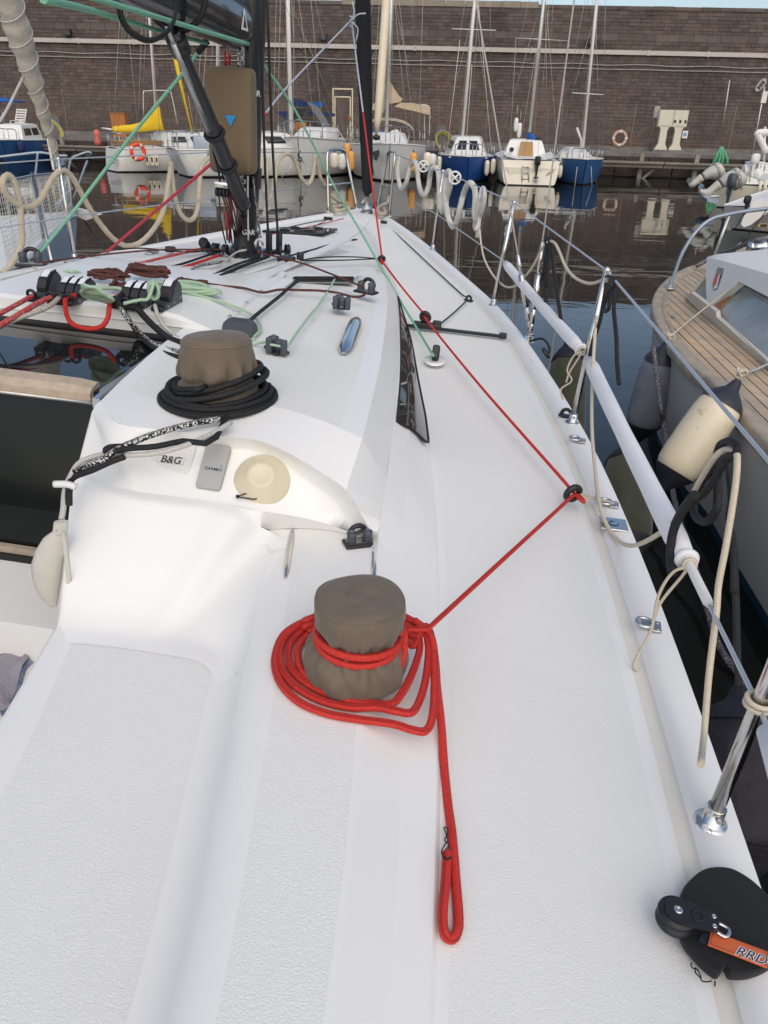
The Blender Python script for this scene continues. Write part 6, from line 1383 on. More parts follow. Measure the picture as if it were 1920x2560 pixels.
    rope('mooring_rope', [plife('c2', x, y) for x, y in e2], .0175, 'rope_hemp', 'cream three-strand rope hanging between mast and pulpit', k=15, n=7, lobes=3, pitch=.055)
    rope('mooring_rope', [plife('d8', x, y) for x, y in ((1245,150),(1225,400),(1205,560),(1240,640),(1290,570),(1310,400))], .016, 'rope_hemp', 'cream three-strand rope just behind the black halyards', k=12, n=6, lobes=3, pitch=.055)
    for pts, lab in (([(850,280),(900,320),(960,340),(940,370),(890,380),(870,365),(920,350),(965,365)], 'tangle of cream rope around the port bow cleat'), ([(1225,290),(1215,330),(1170,350),(1150,375),(1170,400),(1200,395),(1190,365)], 'cream rope around the starboard bow cleat')):
        rope('bow_rope', [B('c5', x, y, 1.47) for x, y in pts], .018, 'rope_hemp', lab, k=12, n=6, lobes=3, pitch=.045)
    # black fender lanyards bundled on the stanchion tops
    def bundle(c, pts, i, r, lab, off=.0):
        rope('fender_lanyard', [life(c, x, y, i, off) for x, y in pts], r, 'rope_black', lab, n=6)
    s3, s4 = LIFE_TOP[3], LIFE_TOP[3]
    top = life('c6', 1115, 565, 2); 
    bundle('c6', [(1095,555),(1120,560),(1130,590),(1110,640),(1090,760),(1070,840),(1080,875),(1105,860),(1115,760),(1115,640),(1105,590),(1120,560),(1135,640),(1155,800),(1180,960),(1205,1130),(1215,1170)], 2, .0085, 'black lanyard knotted by the shroud and leading to the dark fender')
    bundle('c6', [(1105,570),(1110,700),(1100,850),(1100,980)], 2, .010, 'black rope end hanging from the lanyard knot by the shroud')
    bundle('c7', [(330,830),(380,800),(430,820),(440,860),(400,900),(370,960),(350,1040),(360,1080),(390,1050),(395,960),(400,880),(430,960),(430,1080),(450,1300),(455,1480),(470,1659)], 3, .007, 'black twisted lanyard knotted at the stanchion top and leading down to the green fender')
    bundle('c7', [(370,850),(350,980),(320,1150),(260,1350),(220,1550)], 3, .007, 'black rope doubled along the stanchion')
    bundle('d3', [(1380,950),(1400,900),(1450,880),(1490,910),(1480,950),(1440,965),(1420,1000),(1330,1140),(1250,1210)] , 3, .008, 'black rope wrapped around the lifeline by the dock line loop', .0)
    bundle('d3', [(1460,960),(1390,1020),(1385,1180),(1375,1260),(1320,1320),(1265,1290),(1255,1220),(1300,1100),(1400,990),(1440,970)], 3, .009, 'black rope loop hanging below the lifeline', -.03)
    bundle('d3', [(1260,1170),(1180,1280),(1140,1380),(1125,1500),(1140,1605)], 3, .010, 'black rope tail hanging in front of the white sleeve', .03)
    bundle('e7', [(1150,980),(1150,1150),(1170,1350),(1150,1550),(1190,1800),(1190,2150)], 3, .008, 'black lanyard leading down to the purple fender', -.08)
    bundle('d5', [(1380,0),(1395,400),(1405,800),(1420,1050)], 3, .008, 'lower run of the black lanyard above the purple fender', -.12)
lifeline_ropes()

# ================================================================== FENDERS
def fender(top, bot, r, body, cap, label, cat='fender', name='fender', sock=None):
    ax = (bot-top).normalized(); L_ = (bot-top).length
    t = thing(name, label, cat, bot)
    h0, h1 = .16*L_ if .16*L_ < r*1.2 else r*1.2, L_-min(.14*L_, r*1.0)
    prof = [(r*.62, h0*.62)]+[(r*(1-.30*(1-k/6)**2.2), h0*.75+(h0*.9)*k/6) for k in range(7)]+[(r, h0*1.65+(h1-h0*2.2)*k/5) for k in range(1, 6)]
    prof = [(r*.60, h0*.9), (r*.80, h0*1.15), (r*.92, h0*1.5), (r*.98, h0*2.0), (r, h0*2.8), (r, h1*.6), (r*.995, h1*.8), (r*.95, h1*.9), (r*.82, h1*.97), (r*.60, h1)]
    wob = (lambda a, h: (1+.025*math.sin(5*a+7*h)+.02*math.sin(9*a), 0)) if sock else None
    mb = MB(); mb.lathe(top, ax, prof, 32, wob=wob); b_ = mb.build('fender_body', body, t)
    mb = MB(); mb.lathe(top, ax, [(r*.12, 0), (r*.20, h0*.15), (r*.30, h0*.5), (r*.60, h0*.8), (r*.86, h0*1.12), (r*.93, h0*1.34)], 24, wob=lambda a, h: (1+.05*math.sin(7*a)*(1-h)*(h < .9), 0)); mb.build('fender_cap', cap, t)
    mb = MB(); mb.lathe(top, ax, [(r*.93, h1*.950), (r*.84, h1*.982), (r*.42, h1+(L_-h1)*.5), (r*.15, L_)], 24, wob=lambda a, h: (1+.05*math.sin(7*a)*h*(h > .4), 0)); mb.build('fender_tail', cap, t)
    return t
def fenders():
    fender(Bv('d3', 575, 300, 1.86), Bv('d3', 545, 1010, 1.92), .115, 'fender_green', 'fender_purple_shaded', 'dark green sock fender hanging at the hull just behind the shrouds', sock=1)
    fender(Bv('d3', 880, 870, 2.05), Bv('d3', 905, 1560, 2.08), .105, 'fender_green', 'fender_purple_shaded', 'olive green sock fender hanging behind the long white sleeve', sock=1)
    fender(Bv('d5', 1425, 1040, 2.05), Bv('d5', 1450, 2700, 2.05), .105, 'fender_purple_shaded', 'fender_purple_shaded', 'shade-darkened purple capped fender low between hull and stanchion', sock=1)
    mb = MB(); p = Bv('d3', 880, 870, 2.05); 
    for k in range(3): mb.torus(p+BN*(.006*k), BN, .012, .003, 12, 6)
    tag(mb.build('whipping', 'rope_white'), 'white whipping on the black lanyard above the olive fender', 'cord')
fenders()

# ================================================================== FURLED HEADSAIL, MAST BAG, TACKLE
def rig_things():
    a = W(.33, .02, 1.62); b = Bu('p', 907, 0, 1.2); d = (b-a).normalized(); t = thing('furled_headsail', 'tall black furled headsail on the forestay at the bow', 'sail', W(.33, .02, 1.43))
    path = [a-d*.02, a+d*.05, a+d*.3]+[a+d*(.6+.5*k) for k in range(22)]
    mb = MB(); mb.tube(path, lambda t_: .030 if t_ == 0 else .050+.012*min(1, t_*6)+.0025*math.sin(t_*150), 16); mb.build('sail_roll', 'sail_black', t)
    mb = MB(); L_ = 11; pts = [a+d*(.2+L_*k/240)+(BS*math.cos(k*.42)+BF*math.sin(k*.42))*(.0605) for k in range(241)]; mb.tube(pts, .004, 5); mb.build('roll_edge', 'sail_black', t)
    mb = MB(); mb.lathe(W(.30, .02, 1.43), d, [(.02,0),(.06,.01),(.06,.02),(.03,.03),(.03,.07),(.06,.08),(.06,.09),(.02,.10),(.02,.20)], 20); mb.build('furling_drum', 'steel_dull', t)
    mb = MB(); mb.tube(crom([a+BS*.03-BF*.02, a-BS*.01-BN*.04, a-BS*.05-BN*.10], 4), .012, 6); mb.tube(crom([a+BS*.03+BN*.02, a+BS*.045+BN*.10, a+BS*.02+BN*.03], 4), .010, 6); mb.build('tack_strop', 'rope_white', t)
    # bag on the mast
    c = [Bu('c1', x, y, 4.34) for x, y in ((1352,426),(1645,440),(1658,1135),(1378,1112))]
    t = thing('mast_bag', 'brown canvas rescue bag with a blue triangle strapped to the mast', 'bag', (c[2]+c[3])/2)
    ctr = sum(c, Vector())/4; xh = (c[1]-c[0]+c[2]-c[3])/4; yh = (c[0]-c[3]+c[1]-c[2])/4
    rows = []
    for k, h in ((.93,.048),(.985,.040),(1.0,.02),(1.0,-.02),(.985,-.040),(.93,-.052),(.6,-.058),(.15,-.060)):
        ring = []
        for i in range(40):
            an = 2*math.pi*i/40; sgx = math.copysign(abs(math.cos(an))**.16, math.cos(an)); sgy = math.copysign(abs(math.sin(an))**.13, math.sin(an))
            ring.append(ctr+xh*(sgx*k)+yh*(sgy*k*(1+.004*math.sin(3*an)))+BF*h)
        rows.append(ring)
    mb = MB(); mb.loft(rows, 0, closed=True, cap=True); o = mb.build('bag_body', 'canvas_tan', t)
    mb = MB(); mb.prism([Bu('c1', x, y, 4.404) for x, y in ((1458,747),(1529,748),(1495,821))], -BF*.002); mb.build('blue_triangle', 'blue_ink', t)
    for sx in (-1, 1):
        mb = MB(); mb.tube([ctr+xh*(.95*sx)+yh*.93-BF*.045, ctr+xh*(.955*sx)-yh*.93-BF*.045], .0015, 5); mb.build('piping', 'canvas_seam', t)
    # shackles above and below the bag
    for f in (1.0, -1.0):
        mb = MB()
        for k in range(4): mb.torus(ctr+yh*(f*(1.06+.09*k))+xh*.35+BS*.006*(k % 2), (BS, BF)[k % 2], .011, .004, 14, 6)
        mb.build('shackle_chain', 'steel_dull', t)
    # vang tackle: block with brown falls down to the mast foot
    p = Bu('d8', 712, 470, 4.42); t = thing('vang_tackle', 'brown multi-part tackle with a silver block beside the mast foot', 'tackle', MB0-BF*.18+BN*.03)
    mb = MB(); mb.rbox(p, BS*.036, BF*.014, BN*.014, .005); mb.build('block_head', 'steel', t)
    for k in range(4):
        mb = MB(); mb.lathe(p-BN*.034+BS*(.018*k-.030), BS, [(.006,0),(.022,.001),(.018,.006),(.022,.011),(.006,.012)], 14); mb.build('sheave', 'black_plastic', t)
    for k, (x0, x1, x2) in enumerate(((672,700,760),(705,800,830),(730,830,870),(760,850,900),(790,880,930),(800,940,1010))):
        mb = MB(); mb.tube(crom([Bu('d8', x0, 545, 4.42), Bu('d8', (x0+x1)/2+5, 720, 4.38), Bu('d8', x1, 900, 4.32), B('d8', x2, 1150, 1.63)], 5), .0042, 6); mb.build('fall', 'rope_brown', t)
    mb = MB(); mb.tube(crom([Bu('d8', 690, 430, 4.42), Bu('d8', 670, 300, 4.5), Bu('d8', 625, 130, 4.6)], 4), .0055, 6); mb.build('strop', 'rope_black', t)
    mb = MB(); mb.tube(crom([Bu('d8', 740, 420, 4.42), Bu('d8', 700, 280, 4.5), Bu('d8', 650, 130, 4.58)], 4), .0045, 6); mb.build('strop', 'rope_black', t)
    rope('kicker_line', [Bu('d8', 808, 520, 4.3), Bu('d8', 808, 800, 4.25), B('d8', 800, 1130, 1.64)], .0062, 'rope_red', 'bright red line rising beside the mast foot', n=5)
    rope('outhaul_line', [Bu('d8', 765, 780, 4.27), Bu('d8', 768, 960, 4.24), B('d8', 775, 1100, 1.64)], .0062, 'rope_redfleck', 'red flecked line rising beside the mast foot', n=5)
    rope('mast_line', [Bu('d8', 1012, 370, 4.18), Bu('d8', 1012, 700, 4.18), Bu('d8', 1018, 1110, 4.2)], .0045, 'rope_white', 'thin white line running straight down the mast', n=4)
    rope('mast_flecked_line', [Bu('d8', 1070, 370, 4.15), Bu('d8', 1100, 650, 4.15), Bu('d8', 1135, 900, 4.14), Bu('d8', 1160, 1080, 4.13)], .0055, 'rope_blackwhite', 'black and white flecked line down the mast', n=4)
    for k, (x0, y0, x1, y1, m, lab) in enumerate(((1455,330,1462,425,'rope_pink','thin pink line above the brown mast bag'), (1487,350,1487,425,'rope_red','red line just above the brown mast bag'), (1575,290,1578,430,'rope_greyfleck','grey flecked line above the brown mast bag'))):
        rope('mast_lead', [Bu('c1', x0, y0, 4.3), Bu('c1', x1, y1, 4.3)], .006, m, lab, smooth=False)
    rope('grey_loop', [B('c5', 365, 620, 1.66), B('c5', 360, 590, 1.69), B('c5', 375, 568, 1.70), B('c5', 400, 580, 1.69), B('c5', 408, 600, 1.67)], .007, 'rope_white', 'small white rope loop at the starboard side of the mast foot')
    # lanyard knots on the vang
    rope('black_string', [Bu('c1', 1310, 780, 4.72), Bu('c1', 1345, 860, 4.67), Bu('c1', 1375, 950, 4.62), Bu('c1', 1385, 1000, 4.6)], .004, 'rope_black', 'thin black cord hanging along the vang strut')
rig_things()
# ================================================================== OLD WOODEN-DECKED BOAT ALONGSIDE
def wooden_boat():
    zd = .95
    out_px = [('e8',1000,690),('e8',820,718),('e8',700,742),('e8',560,790),('e8',400,885),('e8',290,985),('e8',215,1090),('e8',182,1200),('e8',182,1300),('e8',225,1440),('e8',320,1610),('e8',470,1800),('e8',660,2010),('e7',1010,390),('e7',1230,640),('e7',1475,905)]
    outer = [Z(c, x, y, zd) for c, x, y in out_px]; d_end = (outer[-1]-outer[-2]).normalized(); outer += [outer[-1]+d_end*2.2, outer[-1]+d_end*5]
    outer = resample(crom(outer, 6), 90)
    t = thing('motor_boat', 'old motor boat with planked teak deck moored alongside to starboard', 'motor boat', Z('e8', 1200, 2000, 0))
    ctr = Z('e8', 1500, 1500, zd)
    def inset(P_, d):
        o = []
        for i, p in enumerate(P_):
            a, b = P_[max(0, i-1)], P_[min(len(P_)-1, i+1)]; n = (b-a).cross(Vector((0,0,1))).normalized(); n = n if n.dot(ctr-p) > 0 else -n; o.append(p+n*d)
        return o
    mb = MB(); rows = [[p+Vector((0,0,-.03)) for p in inset(outer, -.004)], [p+Vector((0,0,-.09)) for p in inset(outer, .01)], [Vector((p.x, p.y, .45)) for p in inset(outer, .05)], [Vector((p.x, p.y, .12)) for p in inset(outer, .13)]]
    mb.loft(rows, 0); mb.loft([rows[-1], [Vector((p.x, p.y, -.4)) for p in inset(outer, .32)]], 1); mb.build('hull', ['dirty_hull', 'anti_foul_blue'], t)
    # rail cap with an upper bead
    z = Vector((0,0,1)); i0, i1, i2 = inset(outer, -.022), inset(outer, .055), inset(outer, .075)
    mb = MB(); mb.loft([[p-z*.045 for p in i0], [p+z*.012 for p in i0], [p+z*.022 for p in inset(outer, -.01)], [p+z*.022 for p in inset(outer, .045)], [p+z*.010 for p in i1], [p-z*.012 for p in i2]], 0); mb.build('rail_cap', 'teak_old', t)
    mb = MB(); mb.tube([p-z*.06 for p in inset(outer, -.006)], .014, 6); mb.build('rubbing_strake', 'teak_old', t)
    inner = inset(outer, .070)
    # deck bed
    far = [p+Vector((3.5, .3, 0)) for p in inner]
    mb = MB(); mb.loft([[p-z*.016 for p in inner], [Vector((5.5, p.y+.4, zd-.016)) for p in inner]], 0); mb.build('deck_bed', 'caulk', t)
    # teak planks, laid parallel to the cabin side
    a0, a1 = Z('e8', 750, 1310, zd), Z('e8', 1545, 1965, zd); D = (a1-a0).normalized(); Nn = D.cross(z); 
    if Nn.dot(outer[45]-a0) < 0: Nn = -Nn
    poly = [(p.x, p.y) for p in inner]+[(6.0, inner[-1].y), (6.0, inner[0].y)]
    def inside(p):
        c = False; n = len(poly)
        for i in range(n):
            (x1, y1), (x2, y2) = poly[i], poly[i-1]
            if (y1 > p.y) != (y2 > p.y) and p.x < (x2-x1)*(p.y-y1)/(y2-y1)+x1: c = not c
        return c
    def span(off, lo, hi):
        ts = [lo+(hi-lo)*k/500 for k in range(501)]; ins = [tt for tt in ts if inside(a0+D*tt+Nn*off)]
        return (min(ins), max(ins)) if len(ins) > 4 else None
    rnd = random.Random(9); wd = .072
    cab = Z('e8', 575, 1128, zd); cf = (cab-a0).dot(D)-.02      # forward end of the cabin along the planks
    cf2 = ((Z('e8', 830, 820, zd))-a0); 
    for k in range(-9, 13):
        lo_o, hi_o = -.02+k*wd+.0045, -.02+(k+1)*wd-.0045
        hi = 6.0 if k >= 0 else cf-(-k)*wd*.35
        s0, s1 = span(lo_o, -4, hi), span(hi_o, -4, hi)
        if not s0 and not s1: continue
        if not s0: s0 = ((s1[0]+s1[1])/2, (s1[0]+s1[1])/2)
        if not s1: s1 = ((s0[0]+s0[1])/2, (s0[0]+s0[1])/2)
        cuts = sorted([rnd.uniform(.15, .85)*(s0[1]-s0[0]) + s0[0] for _ in range(2 if s0[1]-s0[0] > 1.2 else 0)])
        ed = [None]+cuts+[None]
        for i in range(len(ed)-1):
            ta0, tb0 = (s0[0], s1[0]) if ed[i] is None else (ed[i]+.002, ed[i]+.002)
            ta1, tb1 = (s0[1], s1[1]) if ed[i+1] is None else (ed[i+1]-.002, ed[i+1]-.002)
            if ta1-ta0 < .02 and tb1-tb0 < .02: continue
            q4 = [a0+D*ta0+Nn*lo_o, a0+D*ta1+Nn*lo_o, a0+D*tb1+Nn*hi_o, a0+D*tb0+Nn*hi_o]
            mb = MB(); mb.prism([p-z*.014 for p in q4] if (q4[1]-q4[0]).cross(q4[3]-q4[0]).z > 0 else [p-z*.014 for p in q4[::-1]], z*(.012+rnd.uniform(0,.0012))); mb.build('deck_plank', 'teak_deck', t)
    # margin plank inside the rail
    mb = MB(); mb.loft([[p-z*.0005 for p in inset(outer, .068)], [p-z*.0005 for p in inset(outer, .100)]], 0); mb.build('margin_plank', 'teak_old', t)
    # cabin: sill, windows, white wheelhouse nose and roof
    def face(pts, th, name, m, parent=t, base=None, top=None, off=0.0, dr=None):
        b0_, t0_ = Z(*base), Z(*top); n = (t0_-b0_).cross(dr or D).normalized(); n = n if n.dot(EYE-b0_) > 0 else -n
        P_ = [onplane(q(*p[:3]), b0_+n*off, n) for p in pts]
        c0 = sum(P_, Vector())/len(P_)
        ar = sum((((P_[i]-c0).cross(P_[(i+1) % len(P_)]-c0)) for i in range(len(P_))), Vector())
        if ar.dot(n) < 0: P_ = P_[::-1]
        mb = MB(); mb.prism([p-n*th for p in P_], n*th); return mb.build(name, m, parent), P_, n
    SB, ST_ = ('e8',780,1325,.955), ('e8',800,1240,1.02)
    face([('e8',572,1130),('e8',640,1060),('e8',955,1300),('e8',965,1375),('e8',1760,2080),('e8',1760,2190),('e8',1545,1985),('e8',780,1325)], .03, 'cabin_sill', 'old_white', base=SB, top=ST_)
    GB, GT = ('e8',1000,1345,1.02), ('e8',1245,955,1.22)
    face([('e8',650,1068),('e8',850,800),('e8',850,1170),('e8',860,1225)], .02, 'quarter_window', 'glass_skytone', base=('e8',760,1150,1.0), top=('e8',850,800,1.20), off=-.01)
    face([('e8',640,1062),('e8',660,1080),('e8',850,845),('e8',850,800)], .03, 'window_post', 'alu_cream', base=('e8',760,1150,1.0), top=('e8',850,800,1.20))
    face([('e8',1000,1345),('e8',1000,1265),('e8',1245,955),('e8',1760,1230),('e8',1760,2070)], .02, 'side_window', 'glass_skytone', base=GB, top=GT, off=-.012)
    face([('e8',900,1245),('e8',955,1300),('e8',1000,1270),('e8',1250,960),('e8',1240,925),('e8',1180,985)], .04, 'window_frame', 'teak_red', base=GB, top=GT)
    face([('e8',950,1305),('e8',958,1372),('e8',1000,1345),('e8',1000,1270)], .04, 'window_block', 'teak_red', base=GB, top=GT, off=.006)
    face([('e8',1000,1350),('e8',1760,2075),('e8',1760,2110),('e8',965,1378)], .02, 'window_sill', 'teak_old', base=GB, top=GT, off=.01)
    # white upper moulding
    nose = [('e8',836,640,1.60),('e8',826,860,1.38),('e8',836,1165,1.10),('e8',905,1240,1.075),('e8',1245,925,1.465),('e8',1760,1195,1.465),('e8',1760,870,1.66),('e8',1100,680,1.645),('e8',930,640,1.63)]
    A_, B_ = Z('e8', 836, 640, 1.285), Z('e8', 870, 1210, 1.03)
    n_ = (B_-A_).cross(D).normalized(); n_ = n_ if n_.dot(EYE-A_) > 0 else -n_
    P_ = [onplane(q(*p[:3]), A_, n_) for p in nose]; c0 = sum(P_, Vector())/len(P_); ar = sum((((P_[i]-c0).cross(P_[(i+1) % len(P_)]-c0)) for i in range(len(P_))), Vector())
    if ar.dot(n_) < 0: P_ = P_[::-1]
    mb = MB(); mb.prism([p-n_*.05 for p in P_], n_*.05); nose_o = mb.build('wheelhouse_side', 'boat_white', t, bev=.012)
    rf = [onplane(q('e8', x, y), A_, n_) for x, y in ((836,640),(930,640),(1100,680),(1760,870))]; rb = [Z('e8', x, y, rf[k].z+.02) for k, (x, y) in enumerate(((842,612),(960,585),(1250,550),(1760,505)))]
    mb = MB(); mb.loft([rf, [a.lerp(b, .2)+z*.012 for a, b in zip(rf, rb)], [a.lerp(b, .6)+z*.015 for a, b in zip(rf, rb)], rb], 0); mb.build('wheelhouse_roof', 'boat_white', t)
    # badge
    def bd(pts, off): return [onplane(q('e8', x, y), P_[0]+n_*off, n_) for x, y in pts]
    mb = MB(); mb.prism(bd([(985,748),(1055,760),(1040,850),(985,1010),(938,1034),(922,1000),(922,940)], .002), n_*.006); b_ = mb.build('badge', 'steel_dull', t)
    for pts, m in (([(968,838),(990,842),(955,965),(930,985),(926,945)], 'ring_orange'), ([(992,842),(1006,846),(970,1000),(940,1018),(932,990),(957,965)], 'white_ink'), ([(1008,846),(1026,850),(985,985),(972,1002)], 'cloth_navy')):
        mb = MB(); mb.prism(bd(pts, .0085), n_*.002); mb.build('badge_stripe', m, b_)
    # bow rail of bent tube
    b0 = Z('e8', 372, 1005, zd+.02); nn = Vector((.22, -1, 0)).normalized()
    pts = [b0]+[onplane(q('e8', x, y), b0, nn) for x, y in ((395,925),(430,840),(500,640),(580,480),(680,330),(790,215),(920,130),(1090,85),(1300,45),(1609,5),(1900,-40))]
    mb = MB(); mb.tube(crom(pts, 5), .017, 10); rl = mb.build('bow_rail', 'galv_blue', t)
    mb = MB(); mb.lathe(b0-z*.002, z, [(.055,0),(.055,.006),(.035,.014),(.022,.03)], 18); mb.build('rail_foot', 'galv', rl)
    p1 = onplane(q('e8', 1120, 100), b0, nn); mb = MB(); mb.tube([p1, onplane(q('e8', 935, 590), b0+Vector((0,.0,0)), nn)], .013, 8); mb.build('rail_post', 'alu', rl)
    # cleat, vent, windlass
    p = Z('e8', 415, 1385, zd); mb = MB(); mb.loft([[p+D*a+Nn*b+z*h for a, b in ((-.05,0),(-.02,.012),(.02,.012),(.05,0),(.02,-.012),(-.02,-.012))] for h in (0, .018)], 0, closed=True, cap=True); mb.build('cleat', 'galv', t)
    p = Z('e8', 1560, 570, 1.31); mb = MB(); mb.lathe(p, z, [(.045,0),(.045,.03),(.035,.045),(.01,.05)], 16); mb.build('roof_vent', 'galv', t)
    p = Z('e8', 1400, 495, 1.33); ax = Vector((1,.1,.05)); mb = MB(); mb.lathe(p, ax, [(.02,-.03),(.05,-.02),(.05,.0),(.035,.02),(.035,.08),(.055,.10),(.055,.12),(.04,.14),(.04,.20),(.06,.22)], 20); mb.build('windlass_drum', 'steel', t)
    # ropes and fenders of this boat
    rope('mooring_rope', [Z('e8',1760,340,1.42), Z('e8',1500,400,1.38), Z('e8',1380,430,1.34), Z('e8',1240,490,1.27), Z('e8',1100,545,1.2), Z('e8',900,625,1.09), Z('e8',700,738,.99)], .022, 'rope_purple', 'dark purple twisted mooring rope over the bow of the wooden-decked boat', k=12, lobes=3, pitch=.06)
    rope('fender_rope', [Z('e8',1700,725,1.33), Z('e8',1609,735,1.33), Z('e8',1450,785,1.315), Z('e8',1260,915,1.26), Z('e8',1000,1120,1.13), Z('e8',700,1350,1.0), Z('e8',440,1565,.99), Z('e8',385,1610,.985)], .0062, 'rope_cream', 'cream cord from the wheelhouse roof to the grey fender', n=5)
    rope('fender_rope', [Z('e8',1900,1800,1.02), Z('e8',1609,1960,.985), Z('e8',1400,2050,.985), Z('e7',1260,300,1.13)], .0068, 'rope_bluegrey', 'blue and white cord tied to the cream fender', n=5)
    def knot(p, m, lab, s=1.0):
        pts = [p+Vector((.022*s*math.sin(k*1.7), .022*s*math.cos(k*1.1), .018*s*math.sin(k*2.3))) for k in range(14)]
        rope('rope_knot', pts, .006*s, m, lab, n=5)
    knot(Z('e8', 385, 1612, .985), 'rope_cream', 'cream knot at the top of the grey fender'); knot(Z('e7', 1255, 305, 1.14), 'rope_cream', 'cream and blue knot at the top of the cream fender')
    e_top = Z('d3', 1118, 318, .97); e_bot = Z('d3', 950, 880, .20)
    fender(e_top, e_bot, .135, 'fender_grey', 'fender_cap', 'worn blue-grey fender hanging from the planked boat')
    c_top = Z('d3', 1500, 545, 1.13); c_bot = Z('d3', 1075, 1150, .55)
    fender(c_top, c_bot, .122, 'fender_cream', 'fender_cap', 'big cream fender with dark blue cap wedged between the boats')
    rope('grey_rope', [Z('d3',1030,365,.95), Z('d3',1050,500,.8), Z('d3',1075,700,.6), Z('d3',1095,800,.45), Z('d3',1140,1150,.25), Z('d3',1190,1350,.2), Z('d3',1290,1659,.1), Z('d5',1250,700,.05), Z('d5',1500,1060,.0)], .017, 'rope_purple', 'flecked dark grey rope hanging past the fenders into the water', k=12, lobes=3, pitch=.05)
    rope('fender_string', [Z('d3',1025,825,.3), Z('d3',1030,870,.25), Z('d3',1010,920,.2)], .003, 'rope_black', 'thin dark string dangling from the grey fender')
    print('FENDER', (e_top-e_bot).length, (c_top-c_bot).length, outer[45], outer[70])
wooden_boat()

# ================================================================== NEIGHBOUR TO PORT
def neighbour():
    zs = 1.25; z = Vector((0,0,1)); S0 = Z('e5', 562, 757, zs)
    st = [S0]+[Z('e5', x, y, zs) for x, y in ((500,810),(420,885),(320,985),(200,1110))]; d = (st[-1]-st[-2]).normalized(); st += [st[-1]+d*1.0-Vector((.12,0,0)), st[-1]+d*3-Vector((.3,0,0))]
    fwd = Vector((math.sin(R(16)), math.cos(R(16)), 0)); sd = Vector((fwd.y, -fwd.x, 0))
    t = thing('sailing_boat', 'white and pale blue sailing boat with netted bow rails lying to port', 'sailing boat', Vector((S0.x-1, S0.y-2, 0)))
    def mir(p): r = p-S0; return S0+fwd*r.dot(fwd)-sd*r.dot(sd)
    st = resample(crom(st, 5), 30); pt = [mir(p) for p in st]
    mb = MB()
    for sg, P_ in ((1, st), (-1, pt)):
        lo = [Vector((p.x, p.y, 0))-fwd*.35+ (sd*(-.16*sg)) for p in P_]; lo[0] = Vector((S0.x, S0.y, 0))-fwd*.45
        mb.loft([[p-z*.02 for p in P_], [p-z*.07 for p in P_], [p.lerp(l, .55)+sd*.03*sg for p, l in zip(P_, lo)], lo, [l-z*.3 for l in lo]], 0)
    mb.build('hull', 'pale_blue', t)
    mb = MB(); mb.loft([st, [a.lerp(b, .5)+z*.05 for a, b in zip(st, pt)], pt], 0); mb.build('deck', 'boat_white', t)
    for P_ in (st, pt):
        mb = MB(); mb.tube([p+z*.012 for p in P_], .022, 6); mb.build('toe_rail', 'alu', t)
    # cabin front hump
    # lifelines, stanchions and net along the starboard side
    n = (st[20]-S0).cross(z).normalized()
    def sp(c, x, y): return onplane(q(c, x, y), S0+ (st[3]-S0)*.5, n)
    nodes = [('e5',500,445,492,755),('e5',240,462,375,1105)]
    tp = [sp('e5',500,445), sp('e5',380,455), sp('e5',240,465), sp('e5',100,495), sp('e5',-60,530)]
    bt = [Vector((p.x, p.y, zs+.03)) for p in tp]
    mb = MB(); mb.tube(tp, .006, 6); mb.build('lifeline', 'wire', t)
    mb = MB(); 
    def grid(a, b, f): return a.lerp(b, f)
    TT = resample(tp, 64); BT = resample(bt, 64)
    for i in range(64): mb.tube([TT[i]-z*.01, TT[i].lerp(BT[i], .5)+sd*.012*math.sin(i), BT[i]], .0022, 4)
    for k in range(1, 15):
        f = k/15; mb.tube([a.lerp(b, f)+sd*.01*math.sin(i*.7+k) for i, (a, b) in enumerate(zip(TT, BT))], .0022, 4)
    kind(mb.build('netting', 'rope_white', t), 'stuff')
    for i in (0, 2):
        b = Vector((tp[i].x, tp[i].y, zs)); mb = MB(); mb.tube([b, tp[i]+z*.02], .0125, 8); mb.build('stanchion', 'steel_dull', t)
    p0, p1 = sp('e5', 238, 455), Z('e5', 385, 1110, zs); mb = MB(); mb.tube([p0, sp('e5', 285, 680).lerp((p0+p1)/2, .7), p1], .014, 8); mb.build('brace', 'steel_dull', t)
    # pulpit
    pl = S0+z*.0; pn = Vector((.3, -1, 0)).normalized()
    def pp(x, y, off=0.0): return onplane(q('e5', x, y), S0+fwd*off, pn)
    for pts in ([(-80,340),(0,332),(140,315),(280,300),(360,308),(440,322),(500,325)], [(520,362),(545,335),(600,312),(650,298),(672,312),(640,380),(575,560),(520,690),(488,762)], [(280,302),(272,380),(262,470)], [(520,362),(505,450),(470,600),(430,720)], [(415,690),(470,630),(540,560)]):
        mb = MB(); mb.tube(crom([pp(x, y, -.15) for x, y in pts], 5), .013, 8); mb.build('pulpit_tube', 'galv_blue', t)
    mb = MB(); mb.ball(pp(655, 330, -.16), .04, k=10); mb.build('bow_light', 'black_plastic', t)
    # anchor on the stem
    mb = MB(); a = pp(570, 735, -.05); mb.loft([[a+sd*x+z*y for x, y in ((0,.03),(.2,.0),(.29,-.02),(.22,-.05),(.1,-.09),(0,-.06))], [a+fwd*.05+sd*x+z*y for x, y in ((0,.03),(.2,.0),(.29,-.02),(.22,-.05),(.1,-.09),(0,-.06))]], 0, closed=True, cap=True, smooth=False); mb.build('anchor', 'boat_white', t)
    mb = MB(); mb.tube([pp(575, 720, -.1), Z('e5', 775, 1025, .3)], .012, 6); mb.build('anchor_chain', 'steel_dull', t)
    # slanted dark strokes of the name on the bow
    hn = n if n.dot(EYE-S0) > 0 else -n
    side = [p.lerp(Vector((p.x, p.y, 0))-fwd*.35-sd*.16, .45) for p in st]
